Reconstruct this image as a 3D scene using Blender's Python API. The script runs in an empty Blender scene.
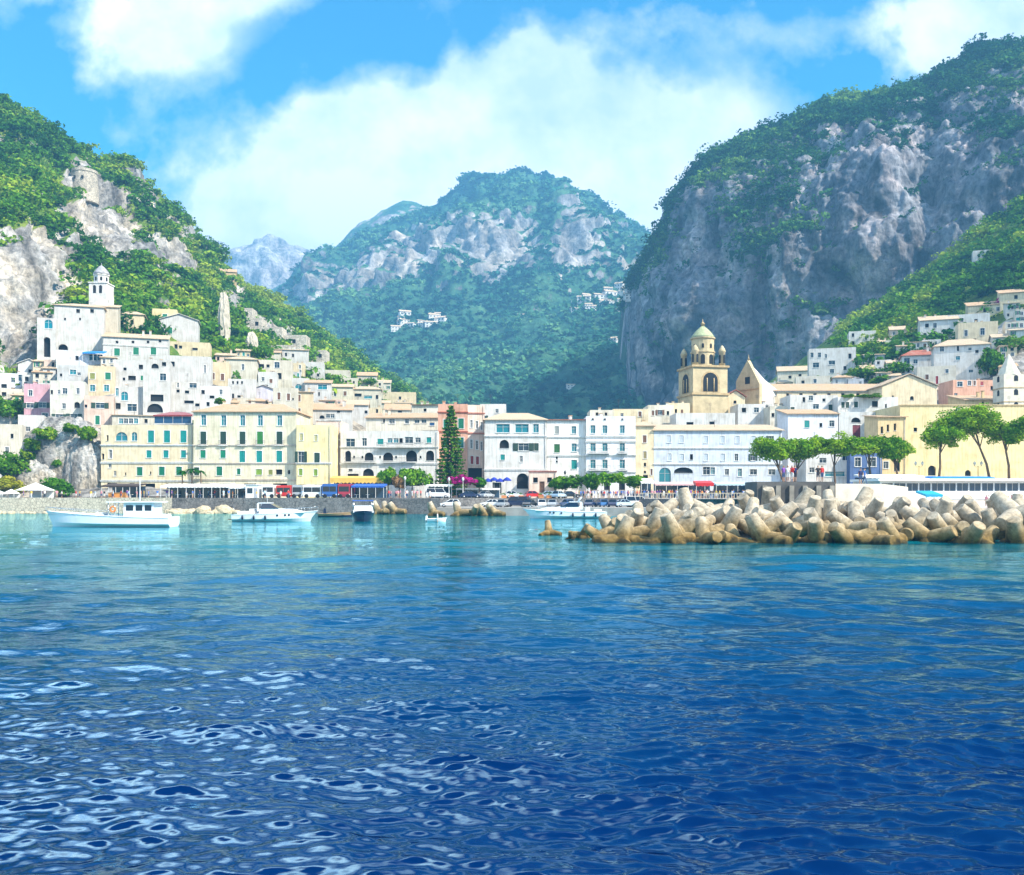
import bpy, math, random
import numpy as np
from mathutils import Vector
from mathutils.bvhtree import BVHTree

random.seed(7)
rng = np.random.default_rng(11)
S = bpy.context.scene
COL = S.collection
CAMH, F, CX, HY = 4.2, 900.0, 512.0, 493.0
R = math.radians


def P(px, py, Y):
    """the point at distance Y (metres) north of the boat on bearing px / elevation py"""
    return ((px - CX) / F * Y, Y, CAMH + (HY - py) / F * Y)


def X(px, Y):
    return (px - CX) / F * Y


def Z(py, Y):
    return CAMH + (HY - py) / F * Y


# ------------------------------------------------------------------ camera
cam = bpy.data.cameras.new('camera')
cam.sensor_width = 36.0
cam.lens = 36.0 * F / 1024.0
cam.shift_y = (HY - 437.5) / 1024.0
cam.clip_start, cam.clip_end = 0.3, 20000
co = bpy.data.objects.new('camera', cam)
co.location = (0, 0, CAMH)
co.rotation_euler = (R(90), 0, 0)
COL.objects.link(co)
S.camera = co
S.view_settings.view_transform = 'Standard'
S.view_settings.look = 'None'
S.view_settings.gamma = 1
S.view_settings.exposure = 1.42
S.cycles.max_bounces = 5
S.cycles.diffuse_bounces = 2
S.cycles.glossy_bounces = 2
S.cycles.transmission_bounces = 3
S.cycles.volume_bounces = 0
S.cycles.transparent_max_bounces = 4
S.cycles.caustics_reflective = False
S.cycles.caustics_refractive = False
S.cycles.use_denoising = True
S.cycles.sample_clamp_indirect = 6


# ------------------------------------------------------------------ noise
_perm = rng.permutation(256)
_perm = np.concatenate([_perm, _perm, _perm])
_g = rng.normal(size=(256, 3))
_g /= np.linalg.norm(_g, axis=1)[:, None]


def perlin(p):
    i = np.floor(p).astype(np.int64)
    f = p - i
    i &= 255
    u = f * f * f * (f * (f * 6 - 15) + 10)
    r = 0
    for dx in (0, 1):
        wx = u[:, 0] if dx else 1 - u[:, 0]
        for dy in (0, 1):
            wy = u[:, 1] if dy else 1 - u[:, 1]
            for dz in (0, 1):
                wz = u[:, 2] if dz else 1 - u[:, 2]
                h = _perm[_perm[_perm[(i[:, 0] + dx) & 255] + ((i[:, 1] + dy) & 255)] + ((i[:, 2] + dz) & 255)]
                g = _g[h]
                d = g[:, 0] * (f[:, 0] - dx) + g[:, 1] * (f[:, 1] - dy) + g[:, 2] * (f[:, 2] - dz)
                r = r + wx * wy * wz * d
    return r


def fbm(p, octs=4, ridged=False, gain=0.5):
    a, t, s = 1.0, 0.0, 0.0
    q = np.array(p, float)
    for k in range(octs):
        n = perlin(q)
        if ridged:
            n = 0.5 - np.abs(n) * 2
        t = t + a * n
        s += a
        a *= gain
        q = q * 2.03 + 17.3
    return t / s


def cells(p, seed=0):
    """distance between the two nearest feature points: creases between blocks of rock"""
    i = np.floor(p).astype(np.int64)
    f1 = np.full(len(p), 9.0)
    f2 = np.full(len(p), 9.0)
    for dx in (-1, 0, 1):
        for dy in (-1, 0, 1):
            for dz in (-1, 0, 1):
                c = i + np.array([dx, dy, dz])
                h = _perm[_perm[_perm[(c[:, 0] + seed) & 255] + (c[:, 1] & 255)] + (c[:, 2] & 255)]
                q = c + 0.5 + _g[h] * 0.45
                d = np.linalg.norm(p - q, axis=1)
                f2 = np.minimum(f2, np.maximum(f1, d))
                f1 = np.minimum(f1, d)
    return f2 - f1


# ------------------------------------------------------------------ node helpers
def new_mat(name):
    m = bpy.data.materials.new(name)
    m.use_nodes = True
    nt = m.node_tree
    for n in list(nt.nodes):
        nt.nodes.remove(n)
    return m, nt


def N(nt, t, **kw):
    n = nt.nodes.new(t)
    for k, v in kw.items():
        if k.startswith('i_'):
            k = k[2:]
            n.inputs[int(k) if k.isdigit() else k.replace('_', ' ')].default_value = v
        else:
            setattr(n, k, v)
    return n


def L(nt, a, b):
    nt.links.new(a, b)


def rgb(c):
    return (c[0], c[1], c[2], 1)


def noise(nt, vec, scale, detail=3, rough=0.55, mapping=None):
    if mapping:
        mp = N(nt, 'ShaderNodeMapping')
        mp.inputs['Scale'].default_value = mapping
        L(nt, vec, mp.inputs['Vector'])
        vec = mp.outputs[0]
    n = N(nt, 'ShaderNodeTexNoise')
    n.inputs['Scale'].default_value = scale
    n.inputs['Detail'].default_value = detail
    n.inputs['Roughness'].default_value = rough
    L(nt, vec, n.inputs['Vector'])
    return n.outputs[0]


def ramp(nt, fac, stops):
    n = N(nt, 'ShaderNodeValToRGB')
    e = n.color_ramp.elements
    while len(e) < len(stops):
        e.new(0.5)
    for el, (p, c) in zip(e, stops):
        el.position = p
        el.color = rgb(c) if not isinstance(c, (int, float)) else (c, c, c, 1)
    L(nt, fac, n.inputs[0])
    return n.outputs[0]


def mix(nt, fac, a, b, mode='MIX'):
    n = N(nt, 'ShaderNodeMix', data_type='RGBA', blend_type=mode)
    for s, v in ((n.inputs[0], fac), (n.inputs[6], a), (n.inputs[7], b)):
        if hasattr(v, 'node'):
            L(nt, v, s)
        elif isinstance(v, (int, float)):
            s.default_value = v
        else:
            s.default_value = rgb(v)
    return n.outputs[2]


def math_(nt, op, a, b=None, c=None, clamp=False):
    n = N(nt, 'ShaderNodeMath', operation=op, use_clamp=clamp)
    for k, v in enumerate((a, b, c)):
        if v is None:
            continue
        if hasattr(v, 'node'):
            L(nt, v, n.inputs[k])
        else:
            n.inputs[k].default_value = v
    return n.outputs[0]


def finish(nt, base, rough=0.8, bump=None, bstr=0.3, bdist=0.1, spec=0.3, metal=0.0):
    b = N(nt, 'ShaderNodeBsdfPrincipled')
    if hasattr(base, 'node'):
        L(nt, base, b.inputs['Base Color'])
    else:
        b.inputs['Base Color'].default_value = rgb(base)
    if hasattr(rough, 'node'):
        L(nt, rough, b.inputs['Roughness'])
    else:
        b.inputs['Roughness'].default_value = rough
    b.inputs['Specular IOR Level'].default_value = spec
    b.inputs['Metallic'].default_value = metal
    if bump is not None:
        bp = N(nt, 'ShaderNodeBump')
        bp.inputs['Strength'].default_value = bstr
        bp.inputs['Distance'].default_value = bdist
        L(nt, bump, bp.inputs['Height'])
        L(nt, bp.outputs[0], b.inputs['Normal'])
    o = N(nt, 'ShaderNodeOutputMaterial')
    L(nt, b.outputs[0], o.inputs[0])
    return b


_mc = {}


def plain(name, c, rough=0.6, metal=0.0, spec=0.4, var=0.12, scale=0.8):
    """a paint / cloth / metal with slight uneven weathering"""
    k = (name, tuple(c))
    if k in _mc:
        return _mc[k]
    m, nt = new_mat(name)
    tc = N(nt, 'ShaderNodeTexCoord')
    n = noise(nt, tc.outputs['Object'], scale, 4)
    f = ramp(nt, n, [(0.3, 1 - var * 1.6), (0.7, 1.0)])
    base = mix(nt, 1.0, c, f, 'MULTIPLY')
    finish(nt, base, rough, n, 0.1, 0.02, spec, metal)
    _mc[k] = m
    return m


def plaster(c):
    """weathered lime plaster: broad patches, rain streaks below eaves and sills"""
    k = ('plaster', tuple(c))
    if k in _mc:
        return _mc[k]
    m, nt = new_mat('plaster')
    tc = N(nt, 'ShaderNodeTexCoord')
    v = tc.outputs['Object']
    n1 = noise(nt, v, 0.35, 5, 0.6)
    n2 = noise(nt, v, 1.0, 4, 0.6, (2.2, 2.2, 0.22))
    n3 = noise(nt, v, 6.0, 3, 0.6)
    patch = ramp(nt, n1, [(0.3, (0.70, 0.67, 0.62)), (0.55, (1, 1, 1)), (1, (1, 1, 1))])
    streak = ramp(nt, n2, [(0.30, (0.60, 0.56, 0.50)), (0.52, (1, 1, 1)), (1, (1, 1, 1))])
    b = mix(nt, 0.8, c, patch, 'MULTIPLY')
    b = mix(nt, 0.65, b, streak, 'MULTIPLY')
    finish(nt, b, 0.9, n3, 0.25, 0.03, 0.2)
    _mc[k] = m
    return m


def tiles(c):
    k = ('tiles', tuple(c))
    if k in _mc:
        return _mc[k]
    m, nt = new_mat('roof tiles')
    tc = N(nt, 'ShaderNodeTexCoord')
    v = tc.outputs['Object']
    n1 = noise(nt, v, 0.5, 4)
    n2 = noise(nt, v, 5, 2, 0.5, (1, 0.6, 1))
    w = N(nt, 'ShaderNodeTexWave', wave_type='BANDS', bands_direction='X')
    w.inputs['Scale'].default_value = 1.6
    w.inputs['Distortion'].default_value = 0.6
    L(nt, v, w.inputs['Vector'])
    a = ramp(nt, n2, [(0.3, (0.62, 0.6, 0.58)), (0.6, (1, 1, 1)), (0.8, (1.0, 0.9, 0.8))])
    b = mix(nt, 0.85, c, a, 'MULTIPLY')
    b = mix(nt, ramp(nt, n1, [(0.45, 0.0), (0.7, 0.45)]), b, (0.42, 0.38, 0.3))
    finish(nt, b, 0.85, w.outputs['Fac'], 0.6, 0.12, 0.2)
    _mc[k] = m
    return m


def stone(name, c, scale=0.6, contrast=0.55, cells=0.0):
    k = (name, tuple(c), scale, cells)
    if k in _mc:
        return _mc[k]
    m, nt = new_mat(name)
    tc = N(nt, 'ShaderNodeTexCoord')
    v = tc.outputs['Object']
    n1 = noise(nt, v, scale, 6, 0.65)
    b = mix(nt, 1.0, c, ramp(nt, n1, [(0.25, 1 - contrast), (0.62, 1.0)]), 'MULTIPLY')
    h = n1
    if cells:
        vo = N(nt, 'ShaderNodeTexVoronoi', feature='DISTANCE_TO_EDGE')
        vo.inputs['Scale'].default_value = cells
        L(nt, v, vo.inputs['Vector'])
        j = ramp(nt, vo.outputs['Distance'], [(0.0, 0.4), (0.09, 1.0)])
        b = mix(nt, 1.0, b, j, 'MULTIPLY')
        vc = N(nt, 'ShaderNodeTexVoronoi')
        vc.inputs['Scale'].default_value = cells
        L(nt, v, vc.inputs['Vector'])
        hs = N(nt, 'ShaderNodeHueSaturation')
        hs.inputs['Saturation'].default_value = 0.0
        L(nt, vc.outputs['Color'], hs.inputs['Color'])
        b = mix(nt, 0.5, b, ramp(nt, hs.outputs[0], [(0, 0.55), (1, 1.25)]), 'MULTIPLY')
        h = j
    finish(nt, b, 0.9, h, 0.5, 0.12, 0.25)
    _mc[k] = m
    return m


def glass_mat(name, c, rough=0.08):
    k = (name, tuple(c))
    if k in _mc:
        return _mc[k]
    m, nt = new_mat(name)
    finish(nt, c, rough, spec=0.6)
    _mc[k] = m
    return m


# ------------------------------------------------------------------ objects
def link(o, parent=None):
    COL.objects.link(o)
    if parent is not None:
        o.parent = parent
    return o


def tag(o, label, cat, group=None, kind=None):
    o['label'] = label
    o['category'] = cat
    if group:
        o['group'] = group
    if kind:
        o['kind'] = kind
    return o


def empty(name, loc, label, cat, group=None, rz=0.0, kind=None):
    o = bpy.data.objects.new(name, None)
    o.location = loc
    o.rotation_euler = (0, 0, rz)
    o.empty_display_size = 0.5
    COL.objects.link(o)
    return tag(o, label, cat, group, kind)


def copy_tree(o, parent=None):
    c = o.copy()
    COL.objects.link(c)
    if parent is not None:
        c.parent = parent
    for ch in list(o.children):
        copy_tree(ch, c)
    return c


class MB:
    """collects faces with material slots and builds ONE mesh object"""

    def __init__(s):
        s.v, s.f, s.m, s.sm = [], [], [], []

    def face(s, pts, mi=0, smooth=False):
        k = len(s.v)
        s.v.extend([tuple(p) for p in pts])
        s.f.append(tuple(range(k, k + len(pts))))
        s.m.append(mi)
        s.sm.append(smooth)

    def box(s, x0, x1, y0, y1, z0, z1, mi=0, bottom=True):
        k = len(s.v)
        s.v += [(x0, y0, z0), (x1, y0, z0), (x1, y1, z0), (x0, y1, z0), (x0, y0, z1), (x1, y0, z1), (x1, y1, z1), (x0, y1, z1)]
        fs = [(4, 5, 6, 7), (0, 1, 5, 4), (1, 2, 6, 5), (2, 3, 7, 6), (3, 0, 4, 7)]
        if bottom:
            fs.append((3, 2, 1, 0))
        for f in fs:
            s.f.append(tuple(k + i for i in f))
            s.m.append(mi)
            s.sm.append(False)

    def grid(s, rows, mi=0, smooth=True, closed=False, capa=False, capb=False):
        """rows: list of rings of equal length"""
        k = len(s.v)
        n = len(rows[0])
        for r in rows:
            s.v.extend([tuple(p) for p in r])
        for a in range(len(rows) - 1):
            for b in range(n if closed else n - 1):
                b2 = (b + 1) % n
                s.f.append((k + a * n + b, k + a * n + b2, k + (a + 1) * n + b2, k + (a + 1) * n + b))
                s.m.append(mi)
                s.sm.append(smooth)
        if capa:
            s.f.append(tuple(k + i for i in reversed(range(n))))
            s.m.append(mi)
            s.sm.append(False)
        if capb:
            q = k + (len(rows) - 1) * n
            s.f.append(tuple(q + i for i in range(n)))
            s.m.append(mi)
            s.sm.append(False)

    def lathe(s, prof, cx=0, cy=0, n=12, mi=0, smooth=True, cap=True):
        rows = []
        for r, z in prof:
            rows.append([(cx + r * math.cos(2 * math.pi * i / n), cy + r * math.sin(2 * math.pi * i / n), z) for i in range(n)])
        s.grid(rows, mi, smooth, True, cap, cap)

    def tube(s, pts, rads, n=6, mi=0, smooth=True):
        pts = [Vector(p) for p in pts]
        rows = []
        for i, p in enumerate(pts):
            d = (pts[min(i + 1, len(pts) - 1)] - pts[max(i - 1, 0)]).normalized()
            a = Vector((0, 0, 1)) if abs(d.z) < 0.9 else Vector((1, 0, 0))
            u = d.cross(a).normalized()
            w = d.cross(u).normalized()
            r = rads[i] if hasattr(rads, '__len__') else rads
            rows.append([p + (u * math.cos(2 * math.pi * k / n) + w * math.sin(2 * math.pi * k / n)) * r for k in range(n)])
        s.grid(rows, mi, smooth, True, True, True)

    def build(s, name, mats, parent=None, loc=None):
        me = bpy.data.meshes.new(name)
        me.from_pydata(s.v, [], s.f)
        for m in (mats if isinstance(mats, (list, tuple)) else [mats]):
            me.materials.append(m)
        me.polygons.foreach_set('material_index', s.m)
        me.polygons.foreach_set('use_smooth', s.sm)
        me.update()
        o = bpy.data.objects.new(name, me)
        if loc:
            o.location = loc
        return link(o, parent)


def np_mesh(name, verts, quads, mat, attrs=None, smooth=True, parent=None):
    me = bpy.data.meshes.new(name)
    nv, nf = len(verts), len(quads)
    k = quads.shape[1]
    me.vertices.add(nv)
    me.vertices.foreach_set('co', np.ascontiguousarray(verts, dtype=np.float32).ravel())
    me.loops.add(nf * k)
    me.loops.foreach_set('vertex_index', np.ascontiguousarray(quads, dtype=np.int32).ravel())
    me.polygons.add(nf)
    me.polygons.foreach_set('loop_start', np.arange(0, nf * k, k, dtype=np.int32))
    me.polygons.foreach_set('loop_total', np.full(nf, k, dtype=np.int32))
    me.polygons.foreach_set('use_smooth', np.full(nf, smooth))
    me.materials.append(mat)
    for a, d in (attrs or {}).items():
        at = me.attributes.new(a, 'FLOAT', 'POINT')
        at.data.foreach_set('value', np.asarray(d, dtype=np.float32))
    me.update(calc_edges=True)
    me.validate()
    o = bpy.data.objects.new(name, me)
    return link(o, parent)


def grid_quads(nr, nc):
    a = np.arange(nr * nc).reshape(nr, nc)
    return np.stack([a[:-1, :-1], a[:-1, 1:], a[1:, 1:], a[1:, :-1]], -1).reshape(-1, 4)


# ------------------------------------------------------------------ sun, sky, air
SUN = Vector((0.86, -0.51, 0.0)).normalized()
EL = R(42)
sd = Vector((SUN.x * math.cos(EL), SUN.y * math.cos(EL), math.sin(EL)))
sl = bpy.data.lights.new('sun', 'SUN')
sl.energy = 5.0
sl.angle = R(0.5)
sl.color = (1.0, 0.93, 0.80)
so = bpy.data.objects.new('sun', sl)
so.rotation_euler = sd.to_track_quat('Z', 'Y').to_euler()
so.location = (200, -200, 300)
COL.objects.link(so)

W = bpy.data.worlds.new('World')
S.world = W
W.use_nodes = True
nt = W.node_tree
for n in list(nt.nodes):
    nt.nodes.remove(n)
sky = N(nt, 'ShaderNodeTexSky', sky_type='NISHITA', sun_disc=False)
sky.sun_elevation = EL
sky.sun_rotation = math.atan2(SUN.x, SUN.y)
sky.air_density = 1.0
sky.dust_density = 0.3
sky.ozone_density = 3.0
hs = N(nt, 'ShaderNodeHueSaturation')
hs.inputs['Hue'].default_value = 0.486
hs.inputs['Saturation'].default_value = 1.9
hs.inputs['Value'].default_value = 1.0
L(nt, sky.outputs[0], hs.inputs['Color'])
bg1 = N(nt, 'ShaderNodeBackground')
bg1.inputs['Strength'].default_value = 0.09
L(nt, hs.outputs[0], bg1.inputs['Color'])
tc = N(nt, 'ShaderNodeTexCoord')
sp = N(nt, 'ShaderNodeSeparateXYZ')
L(nt, tc.outputs['Generated'], sp.inputs[0])
ysafe = math_(nt, 'MAXIMUM', math_(nt, 'ABSOLUTE', sp.outputs[1]), 0.05)
u = math_(nt, 'DIVIDE', sp.outputs[0], ysafe)          # tangent of bearing
v = math_(nt, 'DIVIDE', sp.outputs[2], ysafe)          # tangent of elevation
cv = N(nt, 'ShaderNodeCombineXYZ')
L(nt, u, cv.inputs[0])
L(nt, v, cv.inputs[1])
L(nt, sp.outputs[1], cv.inputs[2])
blobs = [  # bearing, elevation, half sizes, weight (tangents)
    (0.03, 0.40, 0.22, 0.085, 0.75), (-0.03, 0.32, 0.26, 0.09, 0.6), (0.17, 0.36, 0.13, 0.10, 0.55), (0.0, 0.46, 0.07, 0.05, 0.5),
    (-0.28, 0.285, 0.10, 0.07, 1.0), (-0.19, 0.25, 0.13, 0.06, 0.8), (-0.20, 0.38, 0.05, 0.06, 0.35),
    (-0.41, 0.50, 0.07, 0.07, 0.62), (-0.33, 0.52, 0.05, 0.05, 0.42), (-0.28, 0.56, 0.07, 0.03, 0.4),
    (0.49, 0.49, 0.08, 0.05, 0.8), (0.57, 0.53, 0.09, 0.06, 0.6), (0.28, 0.53, 0.16, 0.04, 0.28), (0.21, 0.25, 0.2, 0.05, 0.4),
    (-0.55, 0.56, 0.08, 0.03, 0.25), (0.9, 0.45, 0.2, 0.12, 0.6), (-1.0, 0.4, 0.3, 0.12, 0.6),
    (-0.60, 1.22, 0.60, 0.42, 1.5), (-1.5, 0.8, 0.4, 0.3, 0.8), (0.95, 1.15, 0.25, 0.10, 0.6), (-0.6, 0.74, 0.25, 0.05, 0.6)]  # unseen high clouds, added to brighten the water's reflections
# warp the blobs with noise so that their outlines billow
wn = N(nt, 'ShaderNodeTexNoise')
wn.inputs['Scale'].default_value = 9.0
wn.inputs['Detail'].default_value = 6
wn.inputs['Roughness'].default_value = 0.55
L(nt, cv.outputs[0], wn.inputs['Vector'])
ws = N(nt, 'ShaderNodeSeparateColor')
L(nt, wn.outputs['Color'], ws.inputs[0])
u2 = math_(nt, 'MULTIPLY_ADD', math_(nt, 'SUBTRACT', ws.outputs[0], 0.5), 0.16, u)
v2 = math_(nt, 'MULTIPLY_ADD', math_(nt, 'SUBTRACT', ws.outputs[1], 0.5), 0.16, v)
tot = None
for (bu, bv, su, sv, wt) in blobs:
    a = math_(nt, 'DIVIDE', math_(nt, 'SUBTRACT', u2, bu), su)
    b = math_(nt, 'DIVIDE', math_(nt, 'SUBTRACT', v2, bv), sv)
    r2 = math_(nt, 'MULTIPLY_ADD', a, a, math_(nt, 'MULTIPLY', b, b))
    e = math_(nt, 'MULTIPLY', math_(nt, 'POWER', 2.718, math_(nt, 'MULTIPLY', r2, -1.0)), wt)
    tot = e if tot is None else math_(nt, 'ADD', tot, e)
n1 = noise(nt, cv.outputs[0], 9.0, 10, 0.62)
den = math_(nt, 'ADD', tot, math_(nt, 'MULTIPLY', math_(nt, 'SUBTRACT', n1, 0.5), 0.85))
cd = ramp(nt, den, [(0.19, 0.0), (0.36, 0.34), (0.56, 0.88), (0.9, 1.0)])
n2 = noise(nt, cv.outputs[0], 5.0, 5, 0.6)
shade = ramp(nt, n2, [(0.36, (0.55, 0.66, 0.84)), (0.58, (1.0, 1.0, 1.0))])
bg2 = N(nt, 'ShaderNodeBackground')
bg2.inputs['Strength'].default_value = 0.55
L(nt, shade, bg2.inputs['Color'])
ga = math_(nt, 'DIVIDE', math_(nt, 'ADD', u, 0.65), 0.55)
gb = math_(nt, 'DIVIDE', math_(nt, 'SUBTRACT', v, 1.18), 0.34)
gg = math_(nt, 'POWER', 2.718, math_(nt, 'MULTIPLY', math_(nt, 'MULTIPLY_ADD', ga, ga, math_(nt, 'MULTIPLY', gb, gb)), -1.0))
L(nt, math_(nt, 'MULTIPLY_ADD', gg, 5.5, 0.60), bg2.inputs['Strength'])  # extra glow of the unseen cloud, added to whiten glints on the water
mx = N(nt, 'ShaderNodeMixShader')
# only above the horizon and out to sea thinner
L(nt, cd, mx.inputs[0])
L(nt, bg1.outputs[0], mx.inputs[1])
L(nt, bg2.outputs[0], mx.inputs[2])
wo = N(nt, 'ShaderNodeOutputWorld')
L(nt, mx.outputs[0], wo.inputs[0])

# haze: one box of even, pale air round camera, town and mountains
hm, nt = new_mat('sea air')
pv = N(nt, 'ShaderNodeVolumePrincipled')
pv.inputs['Color'].default_value = (0.20, 0.58, 1.0, 1)
pv.inputs['Density'].default_value = 0.00032
pv.inputs['Anisotropy'].default_value = 0.0
o = N(nt, 'ShaderNodeOutputMaterial')
L(nt, pv.outputs[0], o.inputs['Volume'])
b = MB()
b.box(-4500, 4500, -400, 4300, -1.6, 850)
hz = b.build('haze', hm)
tag(hz, 'pale blue sea haze that fades the far mountains', 'haze', kind='stuff')
# ================================================================== terrain
def terrain_mat(name, rock_a, rock_b, rock_c, green_a, green_b, vs=1.0):
    m, nt = new_mat(name)
    tc = N(nt, 'ShaderNodeTexCoord')
    v = tc.outputs['Object']
    at = N(nt, 'ShaderNodeAttribute', attribute_name='veg')
    big = noise(nt, v, 0.02 * vs, 6, 0.62)
    streak = noise(nt, v, 0.10 * vs, 7, 0.66, (1, 1, 0.22))
    fine = noise(nt, v, 0.45 * vs, 6, 0.7)
    rk = mix(nt, ramp(nt, big, [(0.38, 0.0), (0.62, 1.0)]), rock_a, rock_b)
    rk = mix(nt, ramp(nt, noise(nt, v, 0.05 * vs, 4, 0.6), [(0.48, 0.0), (0.62, 0.9)]), rk, rock_c)
    rk = mix(nt, 1.0, rk, ramp(nt, streak, [(0.34, 0.22), (0.5, 0.80), (0.62, 1.25)]), 'MULTIPLY')
    rk = mix(nt, 1.0, rk, ramp(nt, fine, [(0.34, 0.42), (0.6, 1.2)]), 'MULTIPLY')
    nr_ = N(nt, 'ShaderNodeTexNoise', noise_type='RIDGED_MULTIFRACTAL')
    nr_.inputs['Scale'].default_value = 0.06 * vs
    nr_.inputs['Detail'].default_value = 7
    nr_.inputs['Roughness'].default_value = 0.6
    mpn = N(nt, 'ShaderNodeMapping')
    mpn.inputs['Scale'].default_value = (1, 1, 0.35)
    L(nt, v, mpn.inputs['Vector'])
    L(nt, mpn.outputs[0], nr_.inputs['Vector'])
    rk = mix(nt, 1.0, rk, ramp(nt, nr_.outputs[0], [(0.25, 1.15), (0.55, 0.85), (0.8, 0.30)]), 'MULTIPLY')
    gr = mix(nt, ramp(nt, noise(nt, v, 0.06 * vs, 5, 0.65), [(0.38, 0.0), (0.62, 1.0)]), green_a, green_b)
    gr = mix(nt, 1.0, gr, ramp(nt, noise(nt, v, 0.6 * vs, 5, 0.7), [(0.3, 0.45), (0.65, 1.2)]), 'MULTIPLY')
    f = math_(nt, 'ADD', at.outputs['Fac'], math_(nt, 'MULTIPLY', math_(nt, 'SUBTRACT', fine, 0.5), 0.7))
    f = ramp(nt, f, [(0.42, 0.0), (0.58, 1.0)])
    base = mix(nt, f, rk, gr)
    h = math_(nt, 'ADD', math_(nt, 'MULTIPLY', streak, 1.0), math_(nt, 'MULTIPLY', fine, 0.5))
    finish(nt, base, 0.95, h, 0.9, 2.2 / vs, 0.12)
    return m


def loft(cols, ncol, nrow, pxr, rows_extra=None, smooth=3):
    """cols: {px: [(py, Y) ...]} from foot to crest; returns grids of px, py, Y"""
    ks = sorted(cols)
    K = len(cols[ks[0]])
    px = np.linspace(pxr[0], pxr[1], ncol)
    py = np.zeros((K, ncol))
    yy = np.zeros((K, ncol))
    for r in range(K):
        py[r] = np.interp(px, ks, [cols[k][r][0] for k in ks])
        yy[r] = np.interp(px, ks, [cols[k][r][1] for k in ks])
    t = np.linspace(0, K - 1, nrow)
    i = np.clip(t.astype(int), 0, K - 2)
    f = (t - i)[:, None]
    gp = py[i] * (1 - f) + py[i + 1] * f
    gy = yy[i] * (1 - f) + yy[i + 1] * f
    ker = np.array([1, 4, 6, 4, 1.0]) / 16
    for _ in range(smooth):
        for g in (gp, gy):
            q = np.pad(g, ((0, 0), (2, 2)), mode='edge')
            g[:] = sum(ker[k] * q[:, k:k + ncol] for k in range(5))
            q = np.pad(g, ((2, 2), (0, 0)), mode='edge')
            n = sum(ker[k] * q[k:k + nrow] for k in range(5))
            g[1:-1] = n[1:-1]
    gx = np.repeat(px[None], nrow, 0)
    return gx, gp, gy, t


def to_world(gx, gp, gy):
    return np.stack([(gx - CX) / F * gy, gy, CAMH + (HY - gp) / F * gy], -1)


def normals(V):
    du = np.gradient(V, axis=1)
    dv = np.gradient(V, axis=0)
    n = np.cross(du, dv)
    n /= np.linalg.norm(n, axis=-1, keepdims=True) + 1e-9
    return n


def ell(gx, gp, cx, cy, rx, ry):
    return np.exp(-(((gx - cx) / rx) ** 2 + ((gp - cy) / ry) ** 2))


def backside(V, drop, run):
    """rows that carry the land down behind its crest"""
    last = V[-1]
    out = [V]
    for k, (d, r) in enumerate(zip(drop, run)):
        w = last.copy()
        w[:, 1] += r
        w[:, 2] = last[:, 2] * (1 - d) - 2 * d
        out.append(w[None])
    return np.concatenate(out, 0)


LANDS = {}


def land(name, gx, gp, gy, t, amp, veg_bias, spots, mat, label, vs, drop=(0.25, 0.7, 1.0), run=(60, 200, 400), dents=()):
    V = to_world(gx, gp, gy)
    n0 = normals(V)
    nr, nc = gx.shape
    q = V.reshape(-1, 3) / vs
    a = amp(gx, gp, t[:, None] + 0 * gx)
    rid = fbm(q * np.array([1, 1, 0.45]) / 60, 5, True, 0.55).reshape(nr, nc)
    fb = fbm(q / 25 + 5, 5, gain=0.6).reshape(nr, nc)
    fi = fbm(q * np.array([1, 1, 0.6]) / 9 + 3, 3, True, 0.6).reshape(nr, nc)
    wp = q + 9 * np.stack([fbm(q / 22 + 7, 3), fbm(q / 22 + 70, 3), fbm(q / 22 + 170, 3)], -1)
    ck1 = cells(wp * np.array([1, 1, 0.42]) / 24).reshape(nr, nc)
    ck2 = cells(wp * np.array([1, 1, 0.5]) / 9, 31).reshape(nr, nc)
    fis = fbm(wp * np.array([1, 1, 0.14]) / 13 + 11, 3, True, 0.6).reshape(nr, nc)
    d = a * (rid * 1.0 + fb * 0.9 + fi * 0.22 + 0.75 * np.minimum(ck1, 0.45) + 0.34 * np.minimum(ck2, 0.4) + 0.30 * fis)
    d -= a * np.mean(d / a)
    for (cx, cy, rx, ry, am) in dents:
        d += am * ell(gx, gp, cx, cy, rx, ry)
    V = V + n0 * d[..., None]
    n1 = normals(V)
    steep = 1 - np.abs(n1[..., 2])
    nz = fbm(q / 30 + 40, 5).reshape(nr, nc)
    veg = veg_bias(gx, gp, t[:, None] + 0 * gx) - (steep - 0.42) * 1.6 + nz * 1.5
    for (cx, cy, rx, ry, am) in spots:
        veg += am * ell(gx, gp, cx, cy, rx, ry)
    veg = np.clip(veg, 0, 1)
    LANDS[name] = (V, veg, n1)
    V2 = backside(V, drop, run)
    veg2 = np.concatenate([veg] + [veg[-1:]] * len(drop), 0)
    o = np_mesh(name, V2.reshape(-1, 3), grid_quads(V2.shape[0], nc), mat, {'veg': veg2.ravel()})
    tag(o, label, 'hillside', kind='structure')
    return o


ROCK = ((0.40, 0.37, 0.33), (0.23, 0.225, 0.22), (0.42, 0.36, 0.28))
M_near = terrain_mat('near hillside', *ROCK, (0.045, 0.13, 0.018), (0.17, 0.22, 0.03))
M_town = M_near
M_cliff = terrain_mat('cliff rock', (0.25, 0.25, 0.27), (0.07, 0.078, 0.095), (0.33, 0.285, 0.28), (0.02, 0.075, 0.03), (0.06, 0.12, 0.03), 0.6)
M_far = terrain_mat('mountain', (0.30, 0.28, 0.26), (0.19, 0.19, 0.19), (0.36, 0.31, 0.25), (0.018, 0.08, 0.045), (0.07, 0.16, 0.07), 0.28)  # bluish greens put some of the distance haze into the colour

M_pale = terrain_mat('pale far rock', (0.30, 0.29, 0.28), (0.24, 0.24, 0.24), (0.33, 0.29, 0.27), (0.03, 0.10, 0.04), (0.1, 0.2, 0.06), 0.28)

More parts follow.
